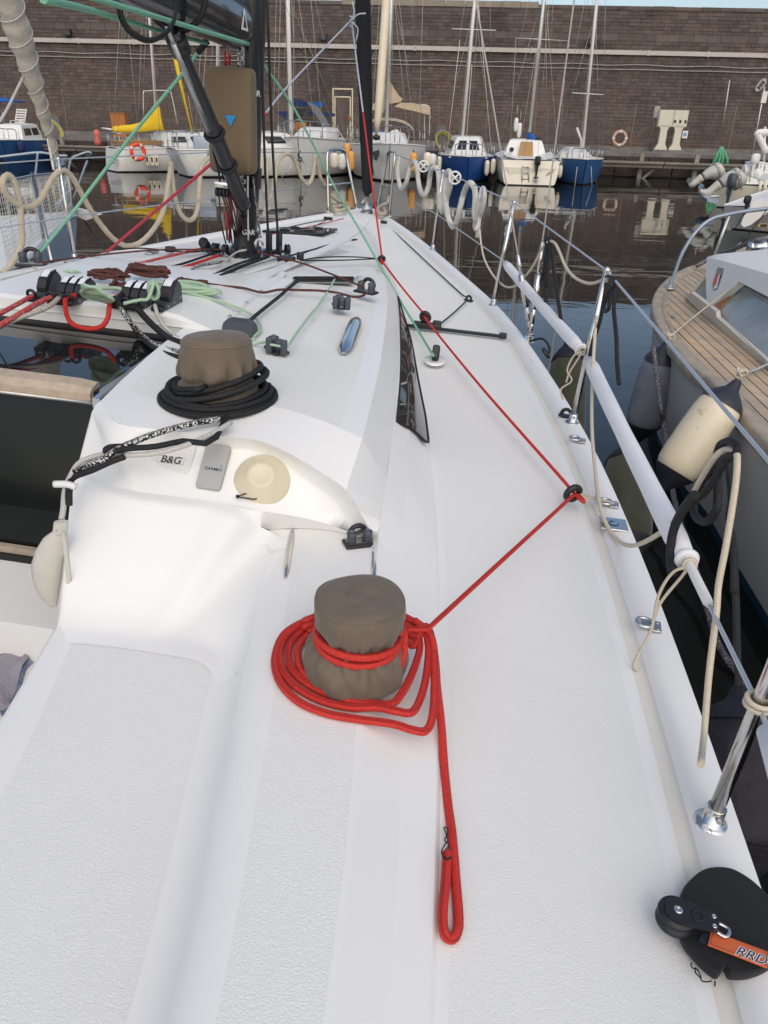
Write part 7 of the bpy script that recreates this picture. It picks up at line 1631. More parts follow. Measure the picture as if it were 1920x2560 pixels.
    for x, w_ in ((396,.008),(410,.012),(427,.012),(445,.016),(462,.012),(470,.012)):
        a = onplane(q('e5', x, 1082), side[6]+hn*.05, hn); b = onplane(q('e5', x+14, 1000), side[6]+hn*.05, hn)
        mb = MB(); mb.tube([a, b], w_, 4, flat=.3); mb.build('name_stroke', 'cloth_navy', t)
    # white fender board and tube
    # furled cream genoa on the forestay
    a = ony(q('e5', 432, 372), 8.35); b = ony((18, -10), 7.4); d = (b-a)
    t2 = thing('furled_headsail', 'cream furled headsail with spiral lashing rising from the netted bow', 'sail', a)
    N_ = 60; path = [a+d*(k/40) for k in range(N_)]
    mb = MB(); mb.tube(path, lambda s: .020+.085*min(1, s*1.8)+.006*math.sin(s*90)+.004*math.sin(s*37), 16); mb.build('sail_roll', 'sail_cream', t2)
    x = d.normalized().orthogonal().normalized(); y = d.normalized().cross(x)
    mb = MB(); mb.tube([a+d*(1.45*k/300)+(x*math.cos(k*.22)+y*math.sin(k*.22))*(.024+.087*min(1, (k/300)*1.8*.98)) for k in range(301)], .007, 5); mb.build('spiral_lashing', 'rope_grey', t2)
    mb = MB(); mb.lathe(a-d.normalized()*.12, d.normalized(), [(.03,0),(.06,.01),(.06,.03),(.03,.04),(.03,.08),(.055,.09),(.055,.11),(.02,.14)], 14); mb.build('furling_drum', 'steel_dull', t2)
    rope('headsail_sheet', [ony(q('c1',200,400),8.0), ony(q('c1',120,560),7.6), ony(q('c1',40,720),7.2), ony(q('c1',-60,880),6.9)], .012, 'rope_grey', 'grey sheet slanting down from the cream furled headsail', n=4, lobes=3, k=9, pitch=.05)
    rope('headsail_tail', [ony(q('e5',355,200),8.4), ony(q('e5',375,300),8.35), ony(q('e5',400,430),8.3)], .014, 'rope_white', 'pale rope beside the foot of the cream furled headsail', n=4)
neighbour()
# ================================================================== MOORED BOATS ALONG THE QUAY
ZV = Vector((0, 0, 1))
class Boat:
    def __init__(s, name, label, cat, px, heading, L, Bm, fb, at='stern', hull='white_hull', boot='antifoul', deck='boat_white', stern_w=.72, rake=.12, band=None, cut=0.0):
        s.h = Vector((math.sin(R(heading)), math.cos(R(heading)), 0)); s.s = Vector((s.h.y, -s.h.x, 0)); s.L, s.B, s.fb = L, Bm, fb
        w = onz(px, 0.0); s.o = w if at == 'stern' else w-s.h*(L*(1-rake*.8)); s.t = thing(name, label, cat, s.o+s.h*L*.5)
        n = 22; rows = []; s.sheer = []
        for i in range(n+1):
            f = i/n; hb = s.hb(f, stern_w); zt = s.zs(f); x = L*f; xw = L*(f*(1-rake)+cut*(1-f)); xd = x
            r_ = []
            for k, (kb, kz) in enumerate(((.02, -.35), (.55, -.18), (.80, -.02), (.86, .05), (.90, .12), (.97, .45), (1.0, .80), (1.0, 1.0))):
                zz = zt*kz if kz > 0 else kz; xx = xw+(xd-xw)*max(0, kz)
                hbk = hb*kb*(1-.35*max(0, f-.6)*(1-max(0, kz))); r_.append((xx, hbk, zz))
            rows.append(r_); s.sheer.append((xd, hb, zt))
        mb = MB()
        for sg in (1, -1):
            R_ = [[s.P(x, y*sg, zz) for x, y, zz in r_] for r_ in rows]
            for j in range(7):
                m = 1 if j < 3 else 0
                mb.loft([[a[j], a[j+1]] for a in R_], m)
        a = [s.P(x, y, zz) for x, y, zz in rows[0]]; b = [s.P(x, -y, zz) for x, y, zz in rows[0]]
        mb.loft([a[:4], b[:4]], 1, smooth=False); mb.loft([a[3:], b[3:]], 0, smooth=False)
        mb.build('hull', [hull, boot], s.t, weld=True)
        mb = MB(); mb.loft([[s.P(x, y, zz+.004), s.P(x, y*.5, zz+.03), s.P(x, 0, zz+.05), s.P(x, -y*.5, zz+.03), s.P(x, -y, zz+.004)] for x, y, zz in s.sheer], 0); mb.build('deck', deck, s.t)
        for sg in (1, -1):
            mb = MB(); mb.tube([s.P(x, y*sg, zz+.01) for x, y, zz in s.sheer], .028, 6); mb.build('rub_rail', band or deck, s.t)
    def hb(s, f, sw=None):
        sw = sw if sw is not None else s.sw; s.sw = sw
        if f < .42: k = f/.42; return s.B/2*(sw+(1-sw)*math.sin(k*math.pi/2))
        k = (f-.42)/.58; return max(.015, s.B/2*(1-k**2.3))
    def zs(s, f): return s.fb[1]+(s.fb[0]-s.fb[1])*f**1.6
    def P(s, x, y, z): return s.o+s.h*x+s.s*y+ZV*z
    def box(s, x0, x1, y, z0, z1, tx=.1, ty=.1, name='cabin', m='boat_white', fr=None):
        """tapered cabin; returns corner function"""
        t_ = [s.P(x0+tx*.3, y-ty, z1), s.P(x1-tx, y*.8-ty, z1), s.P(x1-tx, -y*.8+ty, z1), s.P(x0+tx*.3, -y+ty, z1)]; b_ = [s.P(x0, y, z0), s.P(x1, y*.8, z0), s.P(x1, -y*.8, z0), s.P(x0, -y, z0)]
        crown = [p+ZV*.05 for p in [(a*.75+(t_[0]+t_[1]+t_[2]+t_[3])/4*.25) for a in t_]]
        mb = MB(); mb.loft([b_, [a.lerp(b, .93) for a, b in zip(b_, t_)], [a.lerp(c, .12)+ZV*.01 for a, c in zip(t_, crown)], crown], 0, closed=True, smooth=False); mb.add(crown, [(0,1,2,3)]); return mb.build(name, m, s.t, bev=0.0), b_, t_
    def win(s, par, a, b, c, d, x0, x1, z0, z1, name='window', m='dark_glass'):
        f = lambda u, v: a.lerp(b, u).lerp(d.lerp(c, u), v)
        P_ = [f(x0, z0), f(x1, z0), f(x1, z1), f(x0, z1)]; n = (P_[1]-P_[0]).cross(P_[3]-P_[0]).normalized(); cc = s.P(s.L*.5, 0, .8); n = n if n.dot(P_[0]-cc) > 0 else -n
        mb = MB(); mb.prism([p-n*.005 for p in P_], n*.015); mb.build(name, m, par)
    def mast(s, px_top, px_base, y, r=.06, m='alu', ext=1.0, spr=None, zb=None):
        b = ony(px_base, y); t_ = ony(px_top, y); t_ = b+(t_-b)*ext
        mb = MB(); mb.tube([b, t_], r, 10); o = mb.build('mast', m, s.t)
        if spr:
            for (x0, y0, x1, y1) in spr: mb = MB(); mb.tube([ony((x0, y0), y), ony((x1, y1), y)], .018, 6); mb.build('spreader', m, o)
        top = b+(t_-b).normalized()*9.0; xm = max(.5, min(s.L*.8, (b-s.o).dot(s.h))); f_ = xm/s.L
        for (x, yy) in ((xm, s.hb(f_)-.05), (xm, -s.hb(f_)+.05), (xm-.5, s.hb(f_)-.05), (xm-.5, -s.hb(f_)+.05), (s.L*.97, 0), (.1, .25), (.1, -.25)):
            mb = MB(); mb.tube([s.P(x, yy, s.zs(x/s.L)+.05), top if x != xm-.5 else b.lerp(top, .55)], .0065, 4); mb.build('stay', 'steel_dull', o)
        for k in range(2): mb = MB(); mb.tube([b+s.s*(.1+.05*k)+ZV*.2, top-s.s*.02], .008, 4); mb.build('halyard', 'rope_thin', o)
        return b, t_
    def lines(s, L_, y, r=.008, m='steel_dull', name='stay'):
        for (x0, y0, x1, y1) in L_: mb = MB(); mb.tube([ony((x0, y0), y), ony((x1, y1), y-.3)], r, 5); mb.build(name, m, s.t)
    def rail(s, f0, f1, n, h=.55, sides=(1, -1), m='steel_dull'):
        for sg in sides:
            tp = []
            for i in range(n+1):
                f = f0+(f1-f0)*i/n; hb = s.hb(f); p = s.P(s.L*f, sg*(hb-.05), s.zs(f)); tp.append(p+ZV*h)
                mb = MB(); mb.tube([p, p+ZV*h], .014, 6); mb.build('stanchion', m, s.t)
            for k in (1.0, .5):
                mb = MB(); mb.tube([p-ZV*h*(1-k) for p in tp], .009, 5); mb.build('lifeline', m, s.t)
    def pulpit(s, h=.6, f=.86, m='steel_dull'):
        pts = [s.P(s.L*f, s.hb(f)-.04, s.zs(f)), s.P(s.L*f+.05, s.hb(f)-.04, s.zs(f)+h), s.P(s.L*.96, s.hb(.96), s.zs(.96)+h+.03), s.P(s.L*1.0, 0, s.zs(1)+h+.05), s.P(s.L*.96, -s.hb(.96), s.zs(.96)+h+.03), s.P(s.L*f+.05, -s.hb(f)+.04, s.zs(f)+h), s.P(s.L*f, -s.hb(f)+.04, s.zs(f))]
        mb = MB(); mb.tube(crom(pts, 5), .018, 6); mb.build('pulpit', m, s.t)
        for f_ in (.93, .97):
            for sg in (1, -1): mb = MB(); mb.tube([s.P(s.L*f_, sg*s.hb(f_)*.9, s.zs(f_)), s.P(s.L*f_+.02, sg*s.hb(f_)*.95, s.zs(f_)+h)], .014, 6); mb.build('pulpit_leg', m, s.t)
    def pushpit(s, h=.55, m='steel_dull'):
        hb = s.hb(0)-.05; zt = s.zs(0); pts = [s.P(.9, hb, zt+h), s.P(.1, hb, zt+h), s.P(.04, hb*.6, zt+h), s.P(.04, -hb*.6, zt+h), s.P(.1, -hb, zt+h), s.P(.9, -hb, zt+h)]
        mb = MB(); mb.tube(crom(pts, 4), .018, 6); mb.build('pushpit', m, s.t)
        for x, y in ((.9, hb), (.1, hb), (.1, -hb), (.9, -hb), (.04, hb*.5), (.04, -hb*.5)): mb = MB(); mb.tube([s.P(x, y, zt), s.P(x, y, zt+h)], .014, 6); mb.build('pushpit_leg', m, s.t)
def mini_fender(c, x, y, d, L_, r, m, lab, grp):
    p = ony(q(c, x, y), d); t = thing('fender', lab, 'fender', p-ZV*L_/2, grp)
    mb = MB(); mb.lathe(p+ZV*L_/2, -ZV, [(r*.3,.03),(r*.85,.08),(r,.16),(r,L_-.14),(r*.8,L_-.06),(r*.3,L_)], 14); mb.build('fender_body', m, t)
    mb = MB(); mb.lathe(p+ZV*L_/2, -ZV, [(.015,-.06),(.03,0),(r*.4,.05),(r*.6,.06)], 10); mb.build('fender_cap', 'cloth_navy', t)
    mb = MB(); mb.tube([p+ZV*L_/2, p+ZV*(L_/2+.4)], .012, 5); mb.build('lanyard', 'rope_thin', t)
def outboard(p, d, s=1.0, name='outboard_motor', label='', tilt=0.0, m='lamp_black', parent=None):
    """p: clamp point, d: direction pointing aft of the boat"""
    d = d.normalized(); sd_ = d.cross(ZV).normalized(); c, s_ = math.cos(tilt), math.sin(tilt); up = ZV*c+d*(-s_)*-1*-1; dn = -(ZV*c-d*s_); fo = d*c+ZV*s_
    t = parent
    def PP(a, b, h): return p+fo*(a*s)+sd_*(b*s)-dn*(h*s)
    mb = MB(); mb.loft([[PP(a*k+.14, b*k, h) for a, b in ((-.2,-.10),(-.08,-.15),(.12,-.14),(.26,-.08),(.26,.08),(.12,.14),(-.08,.15),(-.2,.10))] for k, h in ((.75,.02),(.95,.06),(1,.2),(.98,.34),(.85,.43),(.5,.47))], 0, closed=True, cap=True); a_ = mb.build('cowling', m, t)
    mb = MB(); mb.loft([[PP(.14+a*k, b*k, h) for a, b in ((-.10,-.06),(.10,-.05),(.16,0),(.10,.05),(-.10,.06))] for k, h in ((1.1,.03),(.8,-.2),(.6,-.5),(.7,-.62),(.4,-.75))], 0, closed=True, cap=True); mb.build('drive_leg', m, t)
    mb = MB(); mb.box(PP(.16, 0, -.55), fo*(.2*s), sd_*(.10*s), dn*(.012*s)); mb.build('cavitation_plate', m, t)
    mb = MB()
    for k in range(3):
        an = k*2.09; mb.box(PP(.30, .09*math.cos(an), -.66+.09*math.sin(an)), fo*.012*s, (sd_*math.cos(an)-dn*math.sin(an))*.08*s, (sd_*math.sin(an)+dn*math.cos(an))*.04*s)
    mb.build('propeller', 'steel_dull', t)
    mb = MB(); mb.box(PP(0, 0, -.08), fo*(.05*s), sd_*(.1*s), dn*(.14*s)); mb.build('clamp', 'steel_dull', t)
def sock(pts, radii, m, name, parent, k=14, flat=1.0):
    pts = crom(pts, 6); n = len(pts); mb = MB(); rr = lambda t: float(np.interp(t, [i/(len(radii)-1) for i in range(len(radii))], radii))
    mb.tube(pts, rr, k, flat=flat); return mb.build(name, m, parent)

def fleet():
    # --- far left: small blue and white cabin boat, partly in frame
    b = Boat('cabin_boat', 'small white and blue cabin boat at the far left quay', 'boat', (22, 408), 172, 5.2, 2.1, (.95, .85), 'bow', hull='blue_hull2', band='boat_white')
    o, lo, hi = b.box(1.2, 4.0, .75, .85, 1.5, .5, .15)
    for x0, x1 in ((.1,.45),(.52,.88)):
        b.win(o, lo[0], lo[1], hi[1], hi[0], x0, x1, .35, .8); b.win(o, lo[3], lo[2], hi[2], hi[3], x0, x1, .35, .8)
    b.pulpit(.4); b.lines([(0, 300, 14, 330)], b.o.y-3, .02, 'steel_dull', 'awning_pole')
    t = thing('parasol', 'flat blue sunshade standing over the quay at the far left', 'parasol', Q(*onwall('c1', 10, 760, 5.5)))
    p = Q(*onwall('c1', 0, 650, 5.5)); mb = MB(); mb.lathe(p, ZV, [(.03,.14),(.5,.08),(1.15,-.05),(1.1,-.08),(.4,.02),(.03,.05)], 16); mb.build('canopy', 'cloth_blue', t); mb = MB(); mb.tube([p, Vector((p.x, p.y, QUAY_Z))], .03, 6); mb.build('pole', 'alu', t)
    mini_fender('c1', 135, 950, b.o.y-4.4, .5, .16, 'cloth_navy', 'dark blue fender at the bow of the small blue and white boat', 'fenders')
    # --- stern-quarter yacht with yellow sail cover and lifebuoy
    b = Boat('sailing_boat', 'white sailing boat with yellow sail cover and orange lifebuoy', 'sailing boat', q('c1', 745, 1110), 52, 6.6, 2.3, (1.15, .85), 'stern', stern_w=.62, rake=.14, cut=-.02)
    ym = b.o.y+1.6
    o, lo, hi = b.box(1.9, 4.8, .72, .95, 1.42, .6, .12); 
    for x0, x1 in ((.12,.38),(.48,.74)): b.win(o, lo[0], lo[1], hi[1], hi[0], x0, x1, .3, .75)
    ck = MB(); ck.loft([[b.P(.25, .55, .95), b.P(1.8, .6, 1.0), b.P(1.8, -.6, 1.0), b.P(.25, -.55, .95)], [b.P(.2, .65, 1.12), b.P(1.9, .72, 1.16), b.P(1.9, -.72, 1.16), b.P(.2, -.65, 1.12)]], 0, closed=True, smooth=False); ck.build('cockpit_coaming', 'wood_tan', b.t)
    b.mast((372, 20), (393, 330), ym, .055, 'alu_white', 1.6); b.pushpit(); b.rail(.2, .8, 4); b.pulpit()
    bo = [ony(q('c1', x, y), ym-.6) for x, y in ((735,842),(800,838),(900,822),(970,808),(1010,790),(1050,800))]
    t = thing('sail_cover', 'bright yellow sail cover over the boom of the lifebuoy boat', 'sail cover', bo[2])
    rows = []
    for x, yt, yb in ((735,818,860),(790,812,860),(860,806,858),(920,790,856),(960,752,850),(990,700,848),(1012,668,846),(1030,672,846),(1042,700,845),(1058,830,848)):
        a, c_ = ony(q('c1', x, yt), ym-.6), ony(q('c1', x, yb), ym-.6); m_ = (a+c_)/2; hh = (a-c_).length/2; w_ = min(.16, .10+.05*hh)
        rows.append([m_+ZV*(hh*math.sin(2*math.pi*i/14))+Vector((0,1,0))*(w_*math.cos(2*math.pi*i/14)*(1-.5*max(0, math.sin(2*math.pi*i/14)))) for i in range(14)])
    mb = MB(); mb.loft(rows, 0, closed=True, cap=True); mb.build('cloth', 'cloth_yellow', t)
    mb = MB(); mb.tube([ony(q('c1',660,832),ym-.6), ony(q('c1',740,842),ym-.6)], .05, 8); mb.build('boom_end', 'alu', t)
    lf = ony(q('c1', 893, 985), b.o.y-.75); t = thing('lifebuoy', 'bright orange lifebuoy hung on the stern rail below the yellow cover', 'lifebuoy', lf)
    nn = (EYE-lf).normalized()+Vector((.55,0,0)); mb = MB(); mb.torus(lf, nn, .27, .075, 28, 10); mb.build('ring', 'ring_orange', t)
    for k in range(4):
        x_ = nn.normalized().orthogonal().normalized(); y_ = nn.normalized().cross(x_); an = k*math.pi/2+.4; cp = lf+(x_*math.cos(an)+y_*math.sin(an))*.27; tg = -x_*math.sin(an)+y_*math.cos(an); mb = MB(); mb.tube([cp-tg*.04, cp+tg*.04], .079, 10); mb.build('band', 'boat_white', t)
    p = ony(q('c1', 988, 1040), b.o.y-.35); t = thing('step_fender', 'cream ladder fender with dark slots on the white hull side', 'fender', p)
    for k in range(3): mb = MB(); mb.rbox(p+Vector((.19*(k-1), 0, 0)), Vector((.085,0,0)), Vector((0,.06,0)), ZV*.19, .04); mb.build('pad', 'cream_hull', t)
    for k in range(3): mb = MB(); mb.box(p+Vector((.19*(k-1), -.062, .03)), Vector((.03,0,0)), Vector((0,.004,0)), ZV*.09); mb.build('slot', 'antifoul', t)
    b.lines([(q('c1',775,140)[0], 54, q('c1',735,820)[0], 316), (q('c1',830,180)[0], 70, q('c1',890,790)[0], 305), (q('c1',920,150)[0], 58, q('c1',895,440)[0], 300)], ym, .007, 'rope_thin')
    text('ALBATROS', b.P(-.02, 0, .55), -b.s if (-b.s).cross(ZV).dot(EYE-b.o) > 0 else b.s, ZV, .14, 'cable', b.t, name='stern_name') if False else None
    for k in range(2):
        for j in range(5 if k == 0 else 4):
            p = ony(q('c1', 710+j*13, 1040+k*17), b.o.y-.75); mb = MB(); mb.box(p, Vector((.045,0,0)), Vector((0,.004,0)), ZV*.035); mb.build('name_letter', 'cable', b.t)
    # --- white boat with sugar-scoop stern
    b = Boat('sailing_boat', 'white sailing boat with raked stern and blue cabin panel', 'sailing boat', q('c1', 1120, 1140), 62, 7.4, 2.6, (1.2, .95), 'stern', stern_w=.70, rake=.1, cut=.06)
    o, lo, hi = b.box(2.2, 5.4, .8, 1.0, 1.55, .8, .15)
    for x0, x1 in ((.1,.4),(.5,.8)): b.win(o, lo[0], lo[1], hi[1], hi[0], x0, x1, .35, .8)
    mb = MB(); p0 = ony(q('c1', 1315, 950), b.o.y-.4); mb.rbox(p0, Vector((.36,0,0)), Vector((0,.06,0)), ZV*.36, .08); mb.build('cockpit_dodger', 'galv_blue', b.t)
    b.pushpit(.6); b.rail(.2, .8, 4); b.mast((547, -80), (541, 330), b.o.y+1.9, .055, 'alu_white', 1.3)
    b.lines([(505, 60, 490, 320), (516, 110, 500, 330), (470, 240, 486, 330)], b.o.y+.4, .009, 'rope_thin')
    fr = MB(); fr.tube(crom([ony(q('c1',x,y), b.o.y+.2) for x, y in ((930,760),(930,610),(945,590),(1085,588),(1110,610),(1150,800))], 3), .02, 6); fr.build('stern_arch', 'alu', b.t)
    y0 = b.o.y+1.0; t = thing('furled_headsail', 'yellow furled headsail leaning beside the black vang strut', 'sail', ony(q('c1', 1243, 850), y0))
    mb = MB(); mb.tube([ony(q('c1',1120,300),y0), ony(q('c1',1165,520),y0), ony(q('c1',1243,850),y0)], lambda t_: .085-.06*t_**2, 10); mb.build('sail_roll', 'cloth_yellow', t)
    mb = MB(); mb.lathe(ony(q('c1',1243,850),y0), ZV, [(.05,-.1),(.07,-.08),(.04,0)], 8); mb.build('furling_drum', 'steel_dull', t)
    # --- white boat bow-on with the numeral-like anchor
    b = Boat('sailing_boat', 'large white sailing boat bow-on with a dark anchor and blue awning', 'sailing boat', q('c2', 395, 1150), 187, 6.6, 3.3, (1.45, 1.15), 'bow', stern_w=.8, rake=.07, band='cable')
    yb = b.o.y; yB = yb-b.L
    o, lo, hi = b.box(1.8, 5.1, 1.0, 1.25, 1.72, 1.4, .25)
    for x0, x1 in ((.1,.3),(.36,.56)):
        b.win(o, lo[0], lo[1], hi[1], hi[0], x0, x1, .3, .75); b.win(o, lo[3], lo[2], hi[2], hi[3], x0, x1, .3, .75)
    b.mast((719, -20), (728, 345), yb-4.0, .085, 'alu_white', 1.5); b.pulpit(.55); b.rail(.35, .85, 4)
    mb = MB(); p = ony(q('c2', 388, 1018), yB-.2); mb.torus(p-ZV*.08, Vector((0,1,0)), .07, .025, 14, 6); mb.tube(crom([p+ZV*.16+Vector((.05,0,0)), p+ZV*.18, p+ZV*.1-Vector((.06,0,0)), p-ZV*.02-Vector((.06,0,0))], 4), .025, 6); mb.build('anchor', 'lamp_black', b.t)
    for x, y in ((235,1190),(490,1165)): mb = MB(); mb.tube([p, ony(q('c2', x, y), yB-.5)], .016, 5); mb.build('mooring_line', 'steel_dull', b.t)
    b.lines([(q('c2',235,0)[0],0,q('c2',215,870)[0],330),(q('c2',380,0)[0],0,q('c2',480,560)[0],300),(q('c2',460,0)[0],0,q('c2',530,640)[0],300),(q('c2',260,0)[0],0,q('c2',245,860)[0],330),(q('c2',350,0)[0],0,q('c2',345,860)[0],332)], yb-3.9, .008, 'rope_thin')
    t = thing('boom_awning', 'navy and grey awning cloth slung over the boom behind the mast', 'awning', ony(q('c2', 470, 760), yb-2))
    def sheet(pts, th, m, nm):
        P_ = [ony(q('c2', x, y), yy) for x, y, yy in pts]; mb = MB(); mb.prism(P_, Vector((0,th,0))); mb.build(nm, m, t)
    y2 = yb-2.4
    sheet([(350,632,y2),(440,660,y2),(430,692,y2),(345,690,y2)], .12, 'cloth_navy', 'cover'); sheet([(435,660,y2-.05),(540,665,y2-.05),(540,690,y2-.05),(440,690,y2-.05)], .1, 'cloth_blue', 'cover')
    sheet([(430,655,y2-.2),(505,690,y2-.2),(560,770,y2-.3),(590,845,y2-.35),(545,825,y2-.35),(480,740,y2-.2)], .05, 'cloth_grey', 'draped_cloth')
    sheet([(235,722,y2),(300,720,y2),(345,738,y2),(345,775,y2),(300,770,y2),(245,745,y2)], .1, 'cloth_navy', 'side_cloth'); sheet([(440,725,y2-.05),(615,735,y2-.05),(615,755,y2-.05),(540,752,y2-.05),(440,745,y2-.05)], .1, 'cloth_navy', 'side_cloth')
    sheet([(240,815,y2+.4),(290,765,y2+.4),(330,790,y2+.4),(330,850,y2+.4),(250,850,y2+.4)], .08, 'cloth_grey', 'sprayhood'); sheet([(350,700,y2+.1),(430,705,y2+.1),(390,790,y2+.1),(345,790,y2+.1)], .05, 'lamp_black', 'shade_cloth')
    p = ony(q('c2', 395, 820), yb-2.2); t3 = thing('liferaft_case', 'orange rescue box beside the mast of the white bow-on boat', 'box', p); mb = MB(); mb.rbox(p, Vector((.24,0,0)), Vector((0,.15,0)), ZV*.17, .05); mb.build('case', 'rust_box', t3)
    for k in range(2): mb = MB(); mb.box(p+Vector((.12*(2*k-1),-.152,0)), Vector((.02,0,0)), Vector((0,.004,0)), ZV*.16); mb.build('strap', 'brown_rust', t3)
    lad = MB()
    for xx in (448, 486): lad.tube([ony(q('c2', xx, 780), yb-1.9), ony(q('c2', xx+5, 860), yb-1.9)], .02, 5)
    for k in range(4): lad.tube([ony(q('c2', 448, 785+k*22), yb-1.9), ony(q('c2', 488, 785+k*22), yb-1.9)], .018, 5)
    lad.build('ladder', 'lamp_black', b.t)
    for (x, y, L_, r, m, lab) in ((612,1040,.62,.17,'cream_hull','cream fender on the side of the bow-on white boat'),(662,1045,.62,.16,'white_hull','white fender with blue top between the two white hulls'),(695,975,.6,.13,'orange_fender','orange fender high between the two white hulls'),(720,1040,.75,.14,'orange_fender','lower orange fender between the two white hulls'),(1122,1050,.75,.15,'orange_fender','orange fender on the hull with the beige sprayhood'),(1215,1035,.6,.17,'cream_hull','cream fender with dark cap left of the blue hull'),(1250,1035,.5,.14,'white_hull','small white fender beside the cream one at the blue hull')):
        mini_fender('c2', x, y, yB+.2, L_, r, m, lab, 'fenders between the moored boats')
    # --- white boat with beige sprayhood
    b = Boat('sailing_boat', 'white sailing boat with beige sprayhood and furled cream sail', 'sailing boat', q('c2', 965, 1180), 178, 6.6, 3.2, (1.35, 1.1), 'bow', stern_w=.82, rake=.07)
    yb = b.o.y; yB = yb-b.L
    o, lo, hi = b.box(2.0, 5.0, 1.0, 1.2, 1.62, 1.3, .25)
    for x0, x1 in ((.1,.35),(.42,.7)): b.win(o, lo[0], lo[1], hi[1], hi[0], x0, x1, .3, .75); b.win(o, lo[3], lo[2], hi[2], hi[3], x0, x1, .3, .75)
    b.mast((979, -20), (966, 330), yb-3.6, .07, 'alu', 1.5); b.pulpit(.55); b.rail(.3, .85, 4)
    rows = []
    for k in range(11):
        an = math.pi*k/10; rows.append([b.P(2.3, 1.15*math.cos(an), 1.35+.75*math.sin(an)**.6), b.P(1.7, 1.2*math.cos(an), 1.40+.80*math.sin(an)**.6), b.P(1.2, 1.2*math.cos(an), 1.35+.78*math.sin(an)**.6)])
    mb = MB(); mb.loft(rows, 0); mb.build('sprayhood', 'cloth_beige', b.t)
    t = thing('sail_cover', 'beige cloth cover draped over the boom of the sprayhood boat', 'sail cover', ony(q('c2', 1000, 640), yb-3.4))
    y2 = yb-3.5; P_ = [ony(q('c2', x, y), y2) for x, y in ((960,525),(975,530),(1000,575),(1030,620),(1055,640),(1040,660),(970,672),(940,700),(920,740),(915,690),(905,610),(930,560))]; mb = MB(); mb.prism(P_, Vector((0,.3,0))); mb.build('cloth', 'cloth_beige', t, bev=.05)
    t = thing('cockpit_awning', 'beige rolled awning on a tubular arch behind the sprayhood', 'awning', ony(q('c2', 1200, 700), yb))
    P_ = [ony(q('c2', x, y), yb-1.2) for x, y in ((1000,690),(1040,665),(1120,668),(1200,685),(1235,700),(1225,745),(1150,725),(1060,705))]; mb = MB(); mb.prism(P_, Vector((0,1.0,0))); mb.build('cloth', 'cloth_beige', t, bev=.05)
    P_ = [ony(q('c2', x, y), yb-1.2) for x, y in ((852,672),(890,668),(885,710),(852,715))]; mb = MB(); mb.prism(P_, Vector((0,1.0,0))); mb.build('cloth', 'cloth_beige', t)
    for xs in ((1165,680,1215,685,1230,720,1225,900), (1190,700,1195,760,1195,820,1200,900)):
        mb = MB(); mb.tube(crom([ony(q('c2', xs[i], xs[i+1]), yb-.6) for i in range(0, 8, 2)], 4), .025, 6); mb.build('arch', 'alu', t)
    t = thing('furled_headsail', 'cream furled headsail rising from the bow of the sprayhood boat', 'sail', ony(q('c2', 884, 860), yB+.3))
    mb = MB(); mb.tube([ony(q('c2', 884, 870), yB+.3), ony(q('c2', 893, 780), yB+.3), ony(q('c2', 908, 600), yB+.5), ony(q('c2', 935, 200), yB+1.2), ony(q('c2', 952, -60), yB+1.8)], lambda t_: .05+.11*min(1, t_*3), 12); mb.build('sail_roll', 'alu_cream', t)
    mb = MB(); mb.lathe(ony(q('c2', 884, 880), yB+.25), ZV, [(.05,-.15),(.14,-.12),(.14,-.02),(.05,.05)], 12); mb.build('furling_drum', 'lamp_black', t)
    mb = MB(); mb.prism([ony(q('c2', x, y), yB+.1) for x, y in ((858,985),(900,970),(905,1000),(885,1045),(865,1030))], Vector((0,.15,0))); mb.build('anchor', 'lamp_black', b.t)
    P_ = [ony(q('c2', x, y), yb-3.2) for x, y in ((920,945),(925,890),(985,845),(1020,838),(1045,870),(990,930),(940,965))]; mb = MB(); mb.prism(P_, Vector((0,.3,0))); mb.build('deck_bag', 'cloth_white', b.t)
    P_ = [ony(q('c2', x, y), yb-3.0) for x, y in ((850,850),(920,842),(915,885),(855,890))]; mb = MB(); mb.prism(P_, Vector((0,.3,0))); mb.build('blue_cover', 'cloth_blue', b.t)
    b.lines([(q('c2',1030,0)[0],0,q('c2',1130,870)[0],340),(q('c2',905,0)[0],0,q('c2',850,800)[0],320),(q('c2',1185,0)[0],0,q('c2',1160,640)[0],330),(q('c2',1000,0)[0],0,q('c2',1085,600)[0],330)], yb-3.4, .008, 'rope_thin')
    # --- blue hulled boat, bow-on
    b = Boat('sailing_boat', 'deep blue hulled boat with rounded white cabin, bow-on', 'sailing boat', q('c6', 590, 200), 183, 5.6, 2.35, (.95, .85), 'bow', hull='blue_hull', stern_w=.85, rake=.06)
    yb = b.o.y; yB = yb-b.L; o, lo, hi = b.box(1.2, 4.6, .95, .85, 1.55, 1.2, .3)
    for x0, x1 in ((.1,.3),(.38,.58),(.66,.82)): b.win(o, lo[0], lo[1], hi[1], hi[0], x0, x1, .4, .8); b.win(o, lo[3], lo[2], hi[2], hi[3], x0, x1, .4, .8)
    b.win(o, lo[1], lo[2], hi[2], hi[1], .15, .45, .4, .85); b.win(o, lo[1], lo[2], hi[2], hi[1], .55, .85, .4, .85)
    b.mast((1188, -10), (1154, 365), yb-3.0, .065, 'alu_white', 1.5, [(1130, 72, 1240, 76)]); b.pulpit(.4); b.rail(.3, .85, 3, .4)
    b.lines([(1180,160,1165,360),(1195,0,1228,370),(1150,100,1118,370)], yb-3, .012, 'alu_cream')
    for (x, y, lab) in ((1600,1085,'cream fender on the right side of the deep blue hull'),(1640,1075,'outer cream fender on the right side of the deep blue hull'),(1290,1060,'cream fender on the left side of the deep blue hull')): mini_fender('c2', x, y, yB+.9, .6, .10, 'cream_hull', lab, 'fenders on the deep blue hull')
